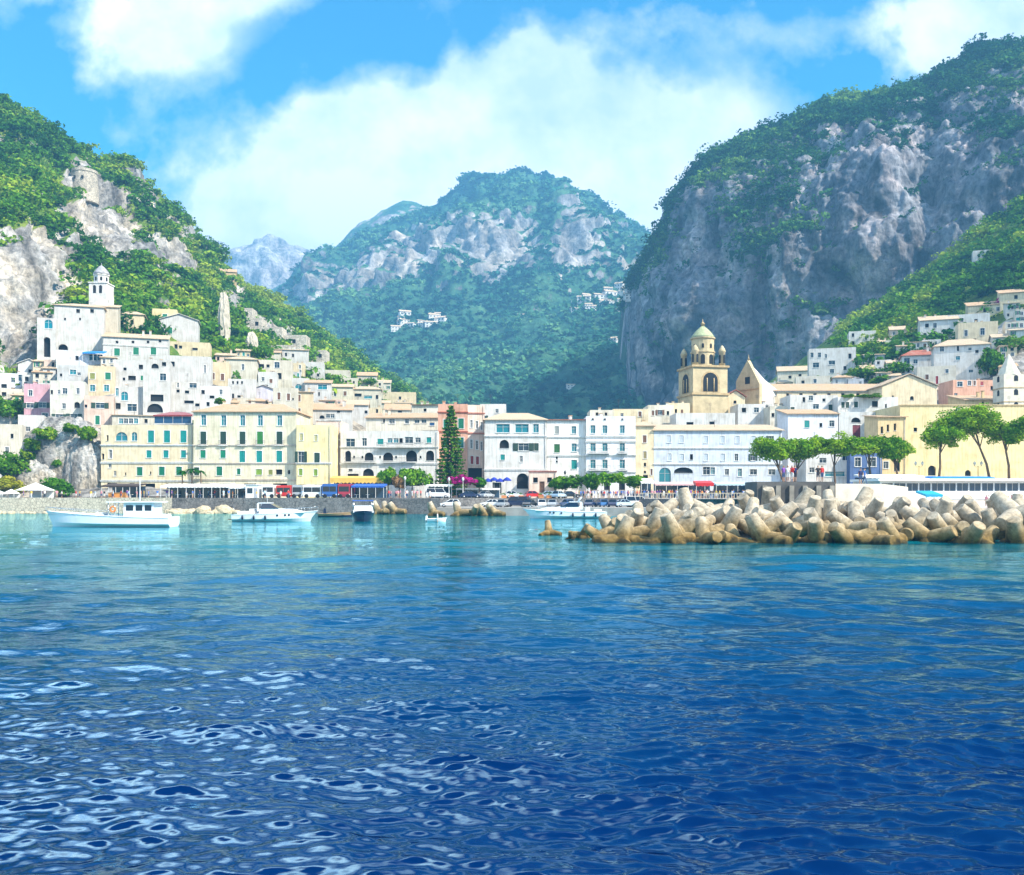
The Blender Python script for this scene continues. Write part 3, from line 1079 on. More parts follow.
def window(parent, cx, cz, w, h, style, col, y=0.0):
    """window > shutter; opening w x h centred at (cx, cz) of a wall at y"""
    w, h = max(round(w * 20) / 20, 0.3), max(round(h * 20) / 20, 0.3)
    k = (w, h, style, col)
    if k not in _wm:
        m = MB()
        a, c = w / 2, h / 2
        f = 0.07
        dk = 1
        if style in ('h', 'a', 'A'):
            m.box(-a, a, 0.45 if style != 'A' else 1.2, 0.5 if style != 'A' else 1.3, -c, c, 1)
            mats = [M_frame, M_dark]
            if style != 'A':
                m.box(-a - 0.08, a + 0.08, -0.10, 0.02, -c - 0.09, -c - 0.003, 0)
        elif style == 'd':
            m.box(-a, a, 0.18, 0.24, -c, c, 1)
            m.box(-0.03, 0.03, 0.15, 0.18, -c, c, 0)
            m.box(-a + 0.1, -0.1, 0.16, 0.18, -c + 0.2, c - 0.3, 1)
            m.box(0.1, a - 0.1, 0.16, 0.18, -c + 0.2, c - 0.3, 1)
            mats = [M_dark, shutter_mat(col)]
        else:
            m.box(-a, a, 0.20, 0.24, -c, c, 1)
            for q in (-a, a - f):
                m.box(q, q + f, 0.13, 0.198, -c, c, 0)
            for q in (-c, c - f):
                m.box(-a + f, a - f, 0.132, 0.198, q, q + f, 0)
            m.box(-f / 2, f / 2, 0.134, 0.198, -c + f, c - f, 0)
            if h > 1.0:
                m.box(-a + f, -f / 2, 0.136, 0.198, c * 0.30, c * 0.30 + 0.05, 0)
                m.box(f / 2, a - f, 0.136, 0.198, c * 0.30, c * 0.30 + 0.05, 0)
            m.box(-a - 0.12, a + 0.12, -0.13, 0.02, -c - 0.10, -c - 0.003, 2)
            mats = [M_frame, M_tglass if style in ('g', 'ag') else M_glass, M_trim]
            if style in ('p', 'o', 's', 'g') and h > 1.2:
                t = 0.14
                m.box(-a - t, -a, -0.04, 0.01, -c, c + t, 2)
                m.box(a, a + t, -0.04, 0.01, -c, c + t, 2)
                m.box(-a, a, -0.042, 0.01, c, c + t, 2)
        o = m.build('window', mats)
        sh = None
        if style in ('s', 'o'):
            s_ = MB()
            lw = a - 0.01
            s_.box(0, lw, -0.025, 0.025, -c, c, 0)
            s_.box(0.05, lw - 0.05, -0.036, -0.026, -c + 0.06, -0.04, 0)
            s_.box(0.05, lw - 0.05, -0.036, -0.026, 0.04, c - 0.06, 0)
            sh = s_.build('shutter', [shutter_mat(col)])
        _wm[k] = (o.data, sh.data if sh else None)
        bpy.data.objects.remove(o)
        if sh:
            bpy.data.objects.remove(sh)
    me, sm = _wm[k]
    o = bpy.data.objects.new('door' if style == 'd' else 'window', me)
    o.location = (cx, y, cz)
    link(o, parent)
    if sm:
        a = w / 2
        for q in ((-a, a), (0.01, -a)) if style == 's' else ((-a, -2 * a - 0.02), (a, a + 0.02)):
            s2 = bpy.data.objects.new('shutter', sm)
            s2.location = ((q[0] if style == 's' else q[1]), 0.09 if style == 's' else -0.07, 0)
            if style == 's' and q[0] == 0.01:
                s2.location = (0.005, 0.09, 0)
            link(s2, o)
    return o


def wall_front(m, x0, x1, z0, z1, rects, y=0.0, mi=0, rev=0.3):
    """front wall with real openings: rects (x0, x1, z0, z1, arched)"""
    xs = sorted({x0, x1, *[min(max(v, x0), x1) for r in rects for v in r[:2]]})
    zs = sorted({z0, z1, *[min(max(v, z0), z1) for r in rects for v in r[2:4]]})
    for a, b in zip(xs, xs[1:]):
        col = [r for r in rects if r[0] < (a + b) / 2 < r[1]]
        run = None
        for c, d in zip(zs, zs[1:]):
            inside = any(r[2] < (c + d) / 2 < r[3] for r in col)
            if inside:
                if run:
                    m.face([(a, y, run[0]), (b, y, run[0]), (b, y, run[1]), (a, y, run[1])], mi)
                run = None
            else:
                run = (run[0], d) if run else (c, d)
        if run:
            m.face([(a, y, run[0]), (b, y, run[0]), (b, y, run[1]), (a, y, run[1])], mi)
    for r in rects:
        a, b, c, d, arch = r
        rv = 1.25 if arch == 2 else rev + (0.2 if arch else 0)
        m.face([(a, y, c), (a, y, d), (a, y + rv, d), (a, y + rv, c)], mi)
        m.face([(b, y, d), (b, y, c), (b, y + rv, c), (b, y + rv, d)], mi)
        m.face([(a, y, c), (a, y + rv, c), (b, y + rv, c), (b, y, c)], mi)
        if not arch:
            m.face([(a, y, d), (b, y, d), (b, y + rv, d), (a, y + rv, d)], mi)
        else:
            w2 = (b - a) / 2
            hh = min(w2, (d - c) * 0.8)
            pts = [((a + b) / 2 - w2 * math.cos(t), d - hh + hh * math.sin(t)) for t in np.linspace(0, math.pi, 11)]
            for p, q in zip(pts, pts[1:]):
                m.face([(p[0], y, p[1]), (q[0], y, q[1]), (q[0], y, d), (p[0], y, d)], mi)
                m.face([(p[0], y, p[1]), (p[0], y + rv, p[1]), (q[0], y + rv, q[1]), (q[0], y, q[1])], mi)


class Bld:
    pass


ALLB = []


def building(label, x0, x1, yt, yb=None, D=None, wall=WHITE, roof=('flat',), wins=(), dep=9.0, yaw=None, base=None, auto=None, cornice=(), balcony=(),
             name='town_house', cat='house', group='houses of the hillside town', seed=None, side=False, chim=None, trimc=None, railtop=False, rcol=TILE):
    pm = (x0 + x1) / 2
    if D is None:
        h = hit(pm, yb)
        D = h.y if h is not None else 230.0
        D = min(max(D, 214), 900)
        k = 0.75
    else:
        h = None
        k = 0.0
    ux = (pm - CX) / F
    yw = -math.atan(ux) * k if yaw is None else R(yaw)
    mx_, my_ = ux * D, D
    dx, dy = math.cos(yw), math.sin(yw)

    def along(px):
        q = (px - CX) / F
        # (mx + s dx) = q (my + s dy)
        return (q * my_ - mx_) / (dx - q * dy)

    s0, s1 = along(x0), along(x1)
    zt = Z(yt, D)
    zb = (base if base is not None else 3.0) if h is None else h.z - 3.5
    cx_ = (s0 + s1) / 2
    W_ = s1 - s0
    root = empty(name, (mx_ + cx_ * dx, my_ + cx_ * dy, zb), label, cat, group, yw)
    H_ = zt - zb
    a, b = -W_ / 2, W_ / 2
    rs = random.Random(seed if seed is not None else int(x0 * 31 + yt * 17))

    def loc(px, py):
        s = along(px)
        Yp = my_ + s * dy
        return s - cx_, Z(py, Yp) - zb, Yp

    W = list(wins)
    if auto:
        rows, cols, kinds = auto
        y2 = yb if yb is not None else 490
        for r in range(rows):
            py = yt + (y2 - yt) * (r + 0.5) / rows + 0.5
            for c in range(cols):
                if rs.random() < 0.16:
                    continue
                px = x0 + (x1 - x0) * (c + 0.5) / cols + rs.uniform(-0.12, 0.12) * (x1 - x0) / cols
                st, co = rs.choice(kinds)
                hp = rs.choice([4.2, 5.0, 5.6]) * (230 / D)
                W.append((px, py + rs.uniform(-0.6, 0.6), rs.choice([3.0, 3.4, 3.8]) * (230 / D), hp, st, co))
    rects, items = [], []
    for (px, py, wp, hp, st, co) in W:
        lx, lz, Yp = loc(px, py)
        w, hh = wp / F * Yp, hp / F * Yp
        w = min(w, W_ - 0.5)
        w, hh = max(round(w * 20) / 20, 0.3), max(round(hh * 20) / 20, 0.3)
        lx = min(max(lx, a + w / 2 + 0.15), b - w / 2 - 0.15)
        lz = min(lz, H_ - hh / 2 - 0.2)
        lz = max(lz, hh / 2 + 0.02)
        r = (lx - w / 2, lx + w / 2, lz - hh / 2, lz + hh / 2, 2 if st == 'A' else (1 if st in ('a', 'ag') else 0))
        if any(r[0] < q[1] + 0.05 and r[1] > q[0] - 0.05 and r[2] < q[3] + 0.05 and r[3] > q[2] - 0.05 for q in rects):
            continue
        rects.append(r)
        items.append((lx, lz, w, hh, st, co))
    m = MB()
    wall_front(m, a, b, 0, H_, rects)
    for f in (((b, 0, 0), (b, dep, 0), (b, dep, H_), (b, 0, H_)), ((a, dep, 0), (a, 0, 0), (a, 0, H_), (a, dep, H_)), ((b, dep, 0), (a, dep, 0), (a, dep, H_), (b, dep, H_))):
        m.face(f)
    kind = roof[0]
    if kind == 'flat':
        t, pd = 0.25, 0.6
        o_ = [(a, 0), (b, 0), (b, dep), (a, dep)]
        i_ = [(a + t, t), (b - t, t), (b - t, dep - t), (a + t, dep - t)]
        for k in range(4):
            p, q, r_, s_ = o_[k], o_[(k + 1) % 4], i_[(k + 1) % 4], i_[k]
            m.face([(*p, H_), (*q, H_), (*r_, H_), (*s_, H_)])
            m.face([(*s_, H_), (*r_, H_), (*r_, H_ - pd), (*s_, H_ - pd)])
    if h is not None and pm < 430:
        wall = tuple(round(q * 0.80, 3) for q in wall)     # darkened so sun on the hillside walls does not clip
    wm = plaster(wall)
    m.build('wall', wm, root)
    # roof
    rt = MB()
    e = 0.45
    if kind == 'flat':
        rt.face([(a + .25, .25, H_ - 0.6), (b - .25, .25, H_ - 0.6), (b - .25, dep - .25, H_ - 0.6), (a + .25, dep - .25, H_ - 0.6)])
        rm = stone('terrace paving', (0.5, 0.44, 0.38), 0.8, 0.3)
    else:
        rcol = roof[2] if len(roof) > 2 else rcol
        rm = tiles(rcol)
        rh = max((yt - roof[1]) / F * D, 0.5)
        th = 0.18
        A_, B_ = a - e, b + e
        f0, f1 = -e, dep + e
        if kind == 'hip':
            g = min(rh * 2.2, (B_ - A_) * 0.32, (f1 - f0) * 0.5)
            lo = [(A_, f0), (B_, f0), (B_, f1), (A_, f1)]
            hi = [(A_ + g, (f0 + f1) / 2), (B_ - g, (f0 + f1) / 2)]
            zl, zh = H_ + 0.02, H_ + rh
            rt.face([(*lo[0], zl), (*lo[1], zl), (*hi[1], zh), (*hi[0], zh)])
            rt.face([(*lo[1], zl), (*lo[2], zl), (*hi[1], zh)])
            rt.face([(*lo[2], zl), (*lo[3], zl), (*hi[0], zh), (*hi[1], zh)])
            rt.face([(*lo[3], zl), (*lo[0], zl), (*hi[0], zh)])
            for k in range(4):
                p, q = lo[k], lo[(k + 1) % 4]
                rt.face([(*p, zl - th), (*q, zl - th), (*q, zl), (*p, zl)])
            rt.face([(*lo[3], zl - th), (*lo[2], zl - th), (*lo[1], zl - th), (*lo[0], zl - th)])
        else:
            if kind == 'gx':
                prof = [(f0, H_ - 0.05), ((f0 + f1) / 2, H_ + rh), (f1, H_ - 0.05)]
                rows = [[(A_, y, z) for y, z in prof], [(B_, y, z) for y, z in prof]]
            elif kind == 'gy':
                prof = [(A_, H_ - 0.05), ((A_ + B_) / 2, H_ + rh), (B_, H_ - 0.05)]
                rows = [[(x, f0, z) for x, z in prof], [(x, f1, z) for x, z in prof]]
            else:  # shed, low at the front
                prof = [(f0, H_ - 0.05), (f1, H_ + rh)]
                rows = [[(A_, y, z) for y, z in prof], [(B_, y, z) for y, z in prof]]
            for i in range(len(prof) - 1):
                p, q, r_, s_ = rows[0][i], rows[1][i], rows[1][i + 1], rows[0][i + 1]
                up = lambda v: (v[0], v[1], v[2] + th)
                rt.face([up(p), up(q), up(r_), up(s_)])
                rt.face([s_, r_, q, p])
                rt.face([p, up(p), up(s_), s_])
                rt.face([q, r_, up(r_), up(q)])
                if i == 0:
                    rt.face([p, q, up(q), up(p)])
                if i == len(prof) - 2:
                    rt.face([r_, s_, up(s_), up(r_)])
            # gable ends
            ends = []
            if kind == 'gx':
                ends = [[(x, 0, H_), (x, dep, H_), (x, dep / 2, H_ + rh * 0.93)] for x in (a, b)]
            elif kind == 'gy':
                ends = [[(a, y, H_), (b, y, H_), (0, y, H_ + rh * 0.93)] for y in (0, dep)]
            else:
                ends = [[(x, 0, H_), (x, dep, H_), (x, dep, H_ + rh * 0.93)] for x in (a, b)]
                ends.append([(a, dep, H_), (b, dep, H_), (b, dep, H_ + rh * 0.93), (a, dep, H_ + rh * 0.93)])
            for en in ends:
                gm = MB()
                gm.face(en)
                gm.build('gable', wm, root)
    ro = rt.build('roof', rm, root)
    if chim is None:
        chim = rs.random() < 0.6
    if chim:
        for _ in range(rs.choice([1, 1, 2])):
            c = MB()
            x = rs.uniform(a * 0.7, b * 0.7)
            y = rs.uniform(dep * 0.3, dep * 0.7)
            h0 = H_ - 0.6 if kind == 'flat' else H_ - 0.2
            h1 = H_ + (0.9 if kind == 'flat' else max((yt - roof[1]) / F * D, .5) + 0.5)
            c.box(x - .3, x + .3, y - .3, y + .3, h0, h1, 0)
            c.box(x - .4, x + .4, y - .4, y + .4, h1, h1 + 0.15, 1)
            c.build('chimney', [wm, tiles(TILE)], ro)
    for it in items:
        window(root, *it)
    if D < 216 and W_ > 4 and chim is not True:
        m = MB()
        m.tube([(b - 0.35, -0.09, 0.2), (b - 0.35, -0.09, H_ - 0.25)], 0.06, 5)
        m.build('drainpipe', plain('zinc pipe', (0.36, 0.34, 0.32), 0.5, 0.3), root)
    if rs.random() < 0.5:
        m = MB()
        x, y = rs.uniform(a * 0.6, b * 0.6), dep * 0.5
        m.tube([(x, y, H_ - 0.7), (x, y, H_ + 3.0)], 0.035, 4)
        for q in (2.3, 2.6, 2.9):
            m.tube([(x - 0.5, y, H_ + q), (x + 0.5, y, H_ + q)], 0.025, 4)
        m.build('antenna', M_iron, ro)
    for py in cornice:
        lx, lz, _ = loc(pm, py)
        c = MB()
        c.box(a - 0.12, b + 0.12, -0.16, 0.0, lz - 0.14, lz + 0.10)
        c.box(a - 0.2, b + 0.2, -0.26, -0.002, lz + 0.102, lz + 0.22)
        c.build('cornice', plaster(trimc) if trimc else M_trim, root)
    for (p0, p1, py, dpt) in balcony:
        l0, lz, _ = loc(p0, py)
        l1 = loc(p1, py)[0]
        c = MB()
        c.box(l0, l1, -dpt, -0.002, lz - 0.15, lz, 0)
        n = max(int((l1 - l0) / 0.28), 2)
        for i in range(n + 1):
            x = l0 + 0.03 + (l1 - l0 - 0.06) * i / n
            c.box(x - 0.015, x + 0.015, -dpt + 0.02, -dpt + 0.05, lz, lz + 0.95, 1)
        for z in (0.95, 0.08):
            c.box(l0, l1, -dpt + 0.015, -dpt + 0.055, lz + z, lz + z + 0.05, 1)
        for x in (l0, l1 - 0.04):
            c.box(x, x + 0.04, -dpt + 0.056, -0.01, lz + 0.95, lz + 1.0, 1)
        c.build('balcony', [M_trim, M_iron], root)
    B = Bld()
    B.root, B.a, B.b, B.dep, B.H, B.D, B.loc, B.zb, B.yw = root, a, b, dep, H_, D, loc, zb, yw
    ALLB.append(B)
    B.rect = (x0, x1, yt, yb or 490)
    return B


HK = [('h', GRN), ('p', GRN), ('p', GRN), ('o', GRN), ('s', TEAL), ('h', GRN), ('s', BRN)]
HG = [('s', GRN), ('o', GRN), ('p', GRN), ('h', GRN)]
HW = [('p', GRN), ('h', GRN), ('a', GRN)]


def V_(pts, st, co, w=3.6, h=5.0):
    return [(x, y, w, h, st, co) for x, y in pts]


b_ = building
# ---- the monastery and the houses under it
monastery = b_('large white monastery church with low tiled roof under the cliff', 54, 104, 306, 352, wall=WHITE, roof=('hip', 299, TILE2), dep=16, name='monastery_church', cat='church', group=None,
   wins=V_([(78, 311), (92, 311)], 'h', GRN, 3.4, 3.8) + V_([(65, 319), (80, 319)], 'h', GRN, 1.8, 2.6) + V_([(63, 347)], 'A', GRN, 9, 6), chim=False)
b_('white buttress wing with tall dark archway beside the cliff', 37, 56, 318, 366, wall=WHITE, dep=9, group=None, wins=[(48.5, 324, 7.5, 9, 'ag', BLU), (47, 347, 6, 20, 'A', GRN)], cat='church wing', name='monastery_wing', chim=False)
b_('round cream apse with curved red eave behind the monastery', 117, 144, 314, 332, wall=CREAM, roof=('hip', 309, TILE2), dep=9, group=None, cat='church wing', name='monastery_wing', wins=V_([(132, 322)], 'h', GRN, 3, 4), chim=False)
b_('recessed beige bay between the monastery and its apse', 95, 118, 307, 344, wall=(0.62, 0.56, 0.45), roof=('shed', 300, TILE2), dep=8, group=None, cat='church wing', name='monastery_wing', wins=V_([(101, 324)], 'h', GRN, 2, 3.5), chim=False)
b_('long white house with flat tiled roof and three green windows below the monastery', 103, 168, 338, 362, wall=WHITE, roof=('shed', 330, TILE2), dep=8,
   wins=V_([(117, 352), (136, 351), (153.5, 351)], 's', GRN, 5.2, 7.5) + V_([(117, 342), (133, 342), (148, 342), (160, 341)], 'h', GRN, 2.6, 2.6), cornice=(346,))
b_('white terrace house under a bright blue awning', 56, 104, 351, 367, wall=(0.74, 0.76, 0.82), dep=9, wins=[(77, 358, 3, 4.5, 'h', GRN), (93, 357.5, 7, 6, 'p', BLU), (100, 357.5, 5, 6, 'p', BLU)], chim=False)
b_('pale grey house with wide blue window above the rounded house', 57, 88, 365, 384, wall=GREY, wins=[(73, 372, 6, 5, 'g', BLU), (79, 374, 3, 3, 'p', BLU), (61, 375, 2, 3, 'h', GRN)], chim=False)
b_('cream house with a lime window and a green shutter', 88, 115, 366, 396, wall=CREAM, wins=V_([(92.5, 376)], 's', OLIVE, 4.5, 6) + V_([(108, 376)], 's', GRN, 5, 7) + V_([(92.5, 388), (106.5, 388)], 'g', BLU, 4.8, 6.5))
b_('blush house with a tall green door above the rock outcrop', 84, 114, 396, 428, wall=ROSE, wins=[(100, 405.5, 8, 5.5, 'o', DKG), (97.5, 420, 4, 9, 's', GRN), (84.5, 406, 2.5, 3, 'h', GRN)])
b_('stark white house with dark slots and a flat terrace', 114, 146, 360, 388, wall=WHITE, wins=[(125, 369, 3, 3, 'h', GRN), (132, 378, 7, 4.5, 'h', GRN), (143, 378, 4.5, 5, 's', GRN), (124, 379, 2.5, 3, 'h', GRN), (142, 367, 6, 4.5, 'h', GRN), (154, 364, 6, 5, 'a', GRN)])
b_('white house with twin tall teal arches', 115, 143, 387, 420, wall=WHITE, wins=[(124.5, 396, 6.5, 9, 'ag', TEAL), (132.5, 395.5, 8, 11, 'a', TEAL), (132, 407.5, 9, 7.5, 'p', DKG), (117, 392, 3, 8, 'g', BLU), (117, 406, 4.5, 6, 'h', GRN)])
b_('white house with a ruined dark arch and a fan canopy', 143, 170, 360, 420, wall=WHITE, wins=[(155, 366, 7, 5, 'a', GRN), (163, 377, 6, 7, 'p', PALE), (164, 364, 4, 4, 'h', GRN), (157, 398, 12, 7, 'h', GRN), (155, 408, 15, 9, 'a', GRN)])
b_('pink house with one small upper window', 24, 51, 384, 424, wall=PINK, wins=[(30.5, 393, 3.6, 6, 'p', DKG), (30, 405.5, 6.5, 5, 'o', DKG), (42.5, 405, 7, 5.5, 'o', DKG), (29, 417, 5, 4.5, 'h', GRN), (45, 416, 5.5, 6, 'p', DKG)], cat='house')
b_('rounded grey cream house on top of the rock outcrop', 50, 85, 381, 428, wall=(0.68, 0.66, 0.58), wins=[(51, 392, 2, 4, 'h', GRN), (59, 392, 2.5, 4, 'p', DKG), (65, 391, 4.4, 6, 'p', DKG), (78, 391, 3, 6, 'p', PALE), (64, 406, 3.4, 5.5, 'p', DKG), (77, 405, 5, 6, 'a', BLU), (59, 417, 6.5, 6, 'o', DKG), (74, 417, 7, 6.5, 'o', DKG), (66, 421, 3, 3, 'h', GRN)])
b_('small white cube in front of the pink house', 38, 51, 383, 395, wall=WHITE, dep=5, chim=False)
b_('low white house with a navy square window', -14, 26, 373, 392, wall=(0.74, 0.76, 0.80), wins=[(4, 386, 5, 4, 'h', GRN), (13, 380, 3.6, 5, 'p', DKG), (23, 378, 6.4, 6.4, 'p', BLU), (13, 390, 4, 5, 's', BRN)])
b_('white terraced house above the green hedge garden', -30, 22, 388, 402, wall=IVORY, wins=[(4, 394, 4, 4, 'h', GRN), (14, 395, 3, 4, 'p', BRN)])
b_('lower white house stepping down beside the outcrop', -12, 22, 424, 460, wall=IVORY, wins=[(12, 436, 2.6, 4.5, 'h', GRN), (7, 450, 3.4, 6, 'p', BRN)])
b_('white corner house with one dark window beneath the pink house', 18, 44, 415, 446, wall=WHITE, wins=[(28, 429, 4, 4.5, 'p', DKG)])
# ---- houses between the monastery and the hotel
b_('pale yellow house with a green window at the top of the town', 152, 177, 309, 326, wall=YELLOW, wins=[(165, 317, 4.4, 6, 's', GRN), (174.5, 317, 3, 4, 'h', GRN)])
b_('white house stepping below the yellow house', 160, 198, 320, 343, wall=WHITE, wins=[(170, 330.5, 4.4, 6.5, 's', GRN), (161, 331.5, 2.4, 4, 'h', GRN)], roof=('gy', 314, WHITE), chim=False)
b_('cream terraced house with two dark openings under the white gable', 168, 210, 342, 357, wall=CREAM, wins=[(176, 346.5, 3, 4.5, 'h', GRN), (180.5, 347, 3, 3, 'h', GRN), (195, 349, 5, 2.4, 'h', GRN)])
b_('broad blank white house wall above the restaurant roof', 165, 211, 356, 384, wall=WHITE, wins=[(167, 364, 3, 5, 'p', BRN), (172, 364, 5, 5, 'h', GRN), (205, 369, 2, 8, 'p', PALE)])
b_('white house with small lattice windows above the red pergola', 167, 200, 382, 412, wall=WHITE, wins=[(178, 380, 2, 5, 'p', PALE), (193, 382, 7, 5, 'p', PALE), (178, 391, 3, 3, 'h', GRN), (187, 392, 4, 3, 'h', GRN), (189, 402, 9, 3, 'h', GRN), (201, 405, 4, 3, 'h', GRN)])
b_('cream house with two brown windows behind the tiled hotel roof', 203, 229, 362, 385, wall=CREAM, wins=V_([(213, 376), (222.5, 377)], 's', BRN, 3.2, 6.5))
b_('white house under a shallow pale roof near the rock pillar', 226, 257, 359, 380, wall=IVORY, roof=('hip', 355, TILE2), wins=[(243, 367, 2.6, 6, 'p', BRN)])
b_('white house with a row of tiny windows over the hotel', 228, 256, 379, 402, wall=WHITE, wins=V_([(233, 382.5), (237.5, 382.5), (242, 382.5)], 'h', GRN, 1.8, 2.8) + [(232, 396, 4, 5, 'h', GRN), (240, 396.5, 5, 2.4, 'h', GRN)])
b_('grey violet gabled house beside the tiled hotel roof', 250, 276, 390, 404, wall=(0.66, 0.64, 0.72), roof=('gy', 385, WHITE), chim=False)
b_('cream house with two stacked dark windows under the terraces', 256, 292, 360, 389, wall=IVORY, wins=[(277, 365, 5, 6, 'p', DKG), (278, 376, 7, 6, 'h', GRN), (261, 366, 6, 4, 'h', GRN), (268, 366, 3, 3, 'h', GRN), (264, 376, 2.4, 3, 'h', GRN)])
b_('plain white house standing highest beside the stone terraces', 275, 308, 350, 364, wall=WHITE, roof=('shed', 346, TILE2), wins=V_([(286, 354.5), (293, 355.5)], 'h', GRN, 2, 3.4))
b_('narrow cream tower house with brown windows', 273, 298, 388, 428, wall=IVORY, wins=[(279, 396, 3, 7, 's', BRN), (288.5, 397, 3, 7, 's', BRN), (293, 399, 1.5, 2.0, 'h', GRN)])
b_('slim cream house with two orange brown windows over the annex', 296, 312, 392, 428, wall=CREAM, wins=[(299, 398, 3, 6.5, 's', BRN), (299, 411.5, 3, 6.5, 's', BRN)], roof=('shed', 389, TILE2))
b_('white house with a teal arched window', 291, 309, 378, 396, wall=WHITE, wins=[(298.5, 386.5, 6.5, 5, 'ag', TEAL)])
b_('white house with pink roof and a wide teal window', 305, 331, 383, 402, wall=WHITE, roof=('shed', 377, TILE), wins=[(322.5, 387, 9, 5, 'g', TEAL), (319, 394, 1.6, 4, 'h', GRN)])
b_('white hillside house with dark doorways close under the wood', 303, 324, 362, 380, wall=WHITE, wins=[(311, 374, 3, 3, 'h', GRN), (318, 375, 2.4, 3, 'h', GRN)])
b_('last white house up the slope below the wood edge', 322, 350, 370, 386, wall=IVORY, wins=[(330, 381, 3, 4, 'p', GRN), (337, 379, 3, 3.5, 'h', GRN)])
b_('white house with a lattice window under a long tiled roof', 311, 352, 410, 430, wall=WHITE, roof=('shed', 401, TILE), wins=[(322, 417, 5, 3.4, 'a', GRN), (328, 416, 4, 4, 'p', GRN), (332.5, 416, 4, 4, 'p', GRN), (338.5, 410.5, 3, 2, 'h', GRN)])
b_('house with a pale canopy band near the wood edge', 352, 381, 389, 408, wall=IVORY, roof=('hip', 385, TILE2), wins=[(358, 395, 7, 3, 'h', GRN), (368, 397, 8, 3, 'g', TEAL), (377, 397, 2.6, 4, 'h', GRN)])
b_('cream house wall among bushes above the pink gable', 380, 416, 392, 406, wall=CREAM, chim=False, wins=[(400, 398, 2.4, 3, 'h', GRN)])
b_('low house with a pink tiled gable', 385, 410, 410, 424, wall=IVORY, roof=('gx', 403, TILE), wins=[(389, 411.5, 3, 2.5, 'h', GRN), (400, 411, 4, 2, 'h', GRN)])
b_('small white house wedged under the pale canopy house', 343, 368, 405, 422, wall=WHITE, roof=('gx', 399, TILE2), wins=[(366, 412, 3, 3, 'h', GRN), (350, 412, 3, 4, 's', BRN)])
b_('long white house row behind the arcaded hotel', 366, 440, 418, 440, D=228, wall=IVORY, roof=('shed', 410, TILE), dep=10, wins=[(384, 420, 2, 4, 'h', GRN), (390.5, 420, 2.6, 5, 'p', DKG), (393.5, 420, 2.6, 5, 'p', DKG), (407, 420, 4, 5, 'p', DKG), (417, 421.5, 5, 3.4, 'p', PALE), (424, 421.3, 5, 3.6, 'p', PALE), (432, 424, 5, 3, 's', BLU)])
b_('white house with antennas behind the salmon palazzo', 412, 446, 405, 424, D=245, wall=IVORY, roof=('shed', 402, BRN), wins=[(425, 410, 3, 3, 'h', GRN)])
b_('flat white house behind the orange building top', 480, 506, 404, 430, D=238, wall=WHITE, wins=[(484, 419, 4, 7, 'o', DKG), (489, 420, 2, 4, 'h', GRN), (497, 411, 3, 4, 'p', PALE)])

b_('white house with three dark slots directly over the hotel roof', 196, 230, 386, 412, wall=(0.72, 0.72, 0.72), wins=[(203, 392, 3.4, 4, 'h', GRN), (212, 397, 4.6, 3, 'h', GRN), (221, 392, 3, 5, 'p', BRN), (208, 404, 3, 4, 'h', GRN)])
b_('low veranda house with a row of glazed windows behind the hotel wing', 112, 168, 415.5, 428, wall=IVORY, wins=[(121, 421, 4, 5.4, 'g', BLU), (126, 421, 4, 5.4, 'p', DKG), (131, 421, 4, 5.4, 'p', DKG), (136, 421, 4, 5.4, 'g', BLU), (146, 421, 3, 4, 'h', GRN)], roof=('shed', 413.5, TILE2), chim=False)
b_('cream house squeezed beside the wide teal window house', 328, 353, 387, 404, wall=(0.72, 0.64, 0.5), roof=('gx', 383, TILE2), wins=[(335, 394, 3, 4.4, 'p', DKG), (345, 393.5, 3, 4.4, 's', BRN)])
b_('grey white house under the house with two brown windows', 258, 277, 372, 392, wall=(0.66, 0.65, 0.62), wins=[(263, 379, 3, 4, 'p', DKG), (271, 381, 3, 4, 's', BRN), (266, 386, 4, 2.6, 'h', GRN)])
b_('white stepped ramp house leading up to the monastery', 18, 40, 364, 376, wall=(0.72, 0.71, 0.68), roof=('gy', 359, WHITE), wins=[(30, 371, 3, 3.4, 'h', GRN)], chim=False)
# ---- the front row along the quay
r1 = [151, 167, 183.5]
r1b = [203, 223, 242.5, 260, 279.5]
WING = b_('cream hotel wing with green shutters beside the red pergola', 101, 193.5, 425, D=206, wall=CREAM, dep=13, name='hotel_building', cat='hotel', group='buildings along the quay', chim=False,
   wins=[(121.5, 436.5, 12, 9, 'ag', TEAL), (134.3, 436.5, 6, 9, 'ag', TEAL), (107.5, 438, 2, 6, 'h', GRN)] + V_(zip(r1, [436.5] * 3), 's', TEAL, 6.2, 12) + V_([(149, 454), (166, 454), (183.5, 454)], 's', TEAL, 5, 7.5)
   + V_([(139.7, 471.3), (161.8, 471)], 's', GRN, 5.6, 8.6) + V_([(179, 471)], 's', GRN, 5.6, 8.6) + [(103, 456.5, 2.4, 6, 'h', GRN), (110.5, 454, 3, 8.5, 'p', DKG), (110, 465.5, 3, 5, 'p', DKG), (115, 473.5, 2.6, 5, 'p', PALE), (125.5, 474, 1.5, 3, 'h', GRN), (150.5, 473, 1.5, 3, 'h', GRN), (112, 487, 10, 8, 'h', GRN), (132, 487.5, 5, 9, 'd', BRN), (150, 488, 10, 9, 'h', GRN), (172, 488, 12, 9, 'h', GRN)],
   cornice=(445.5, 463, 481))
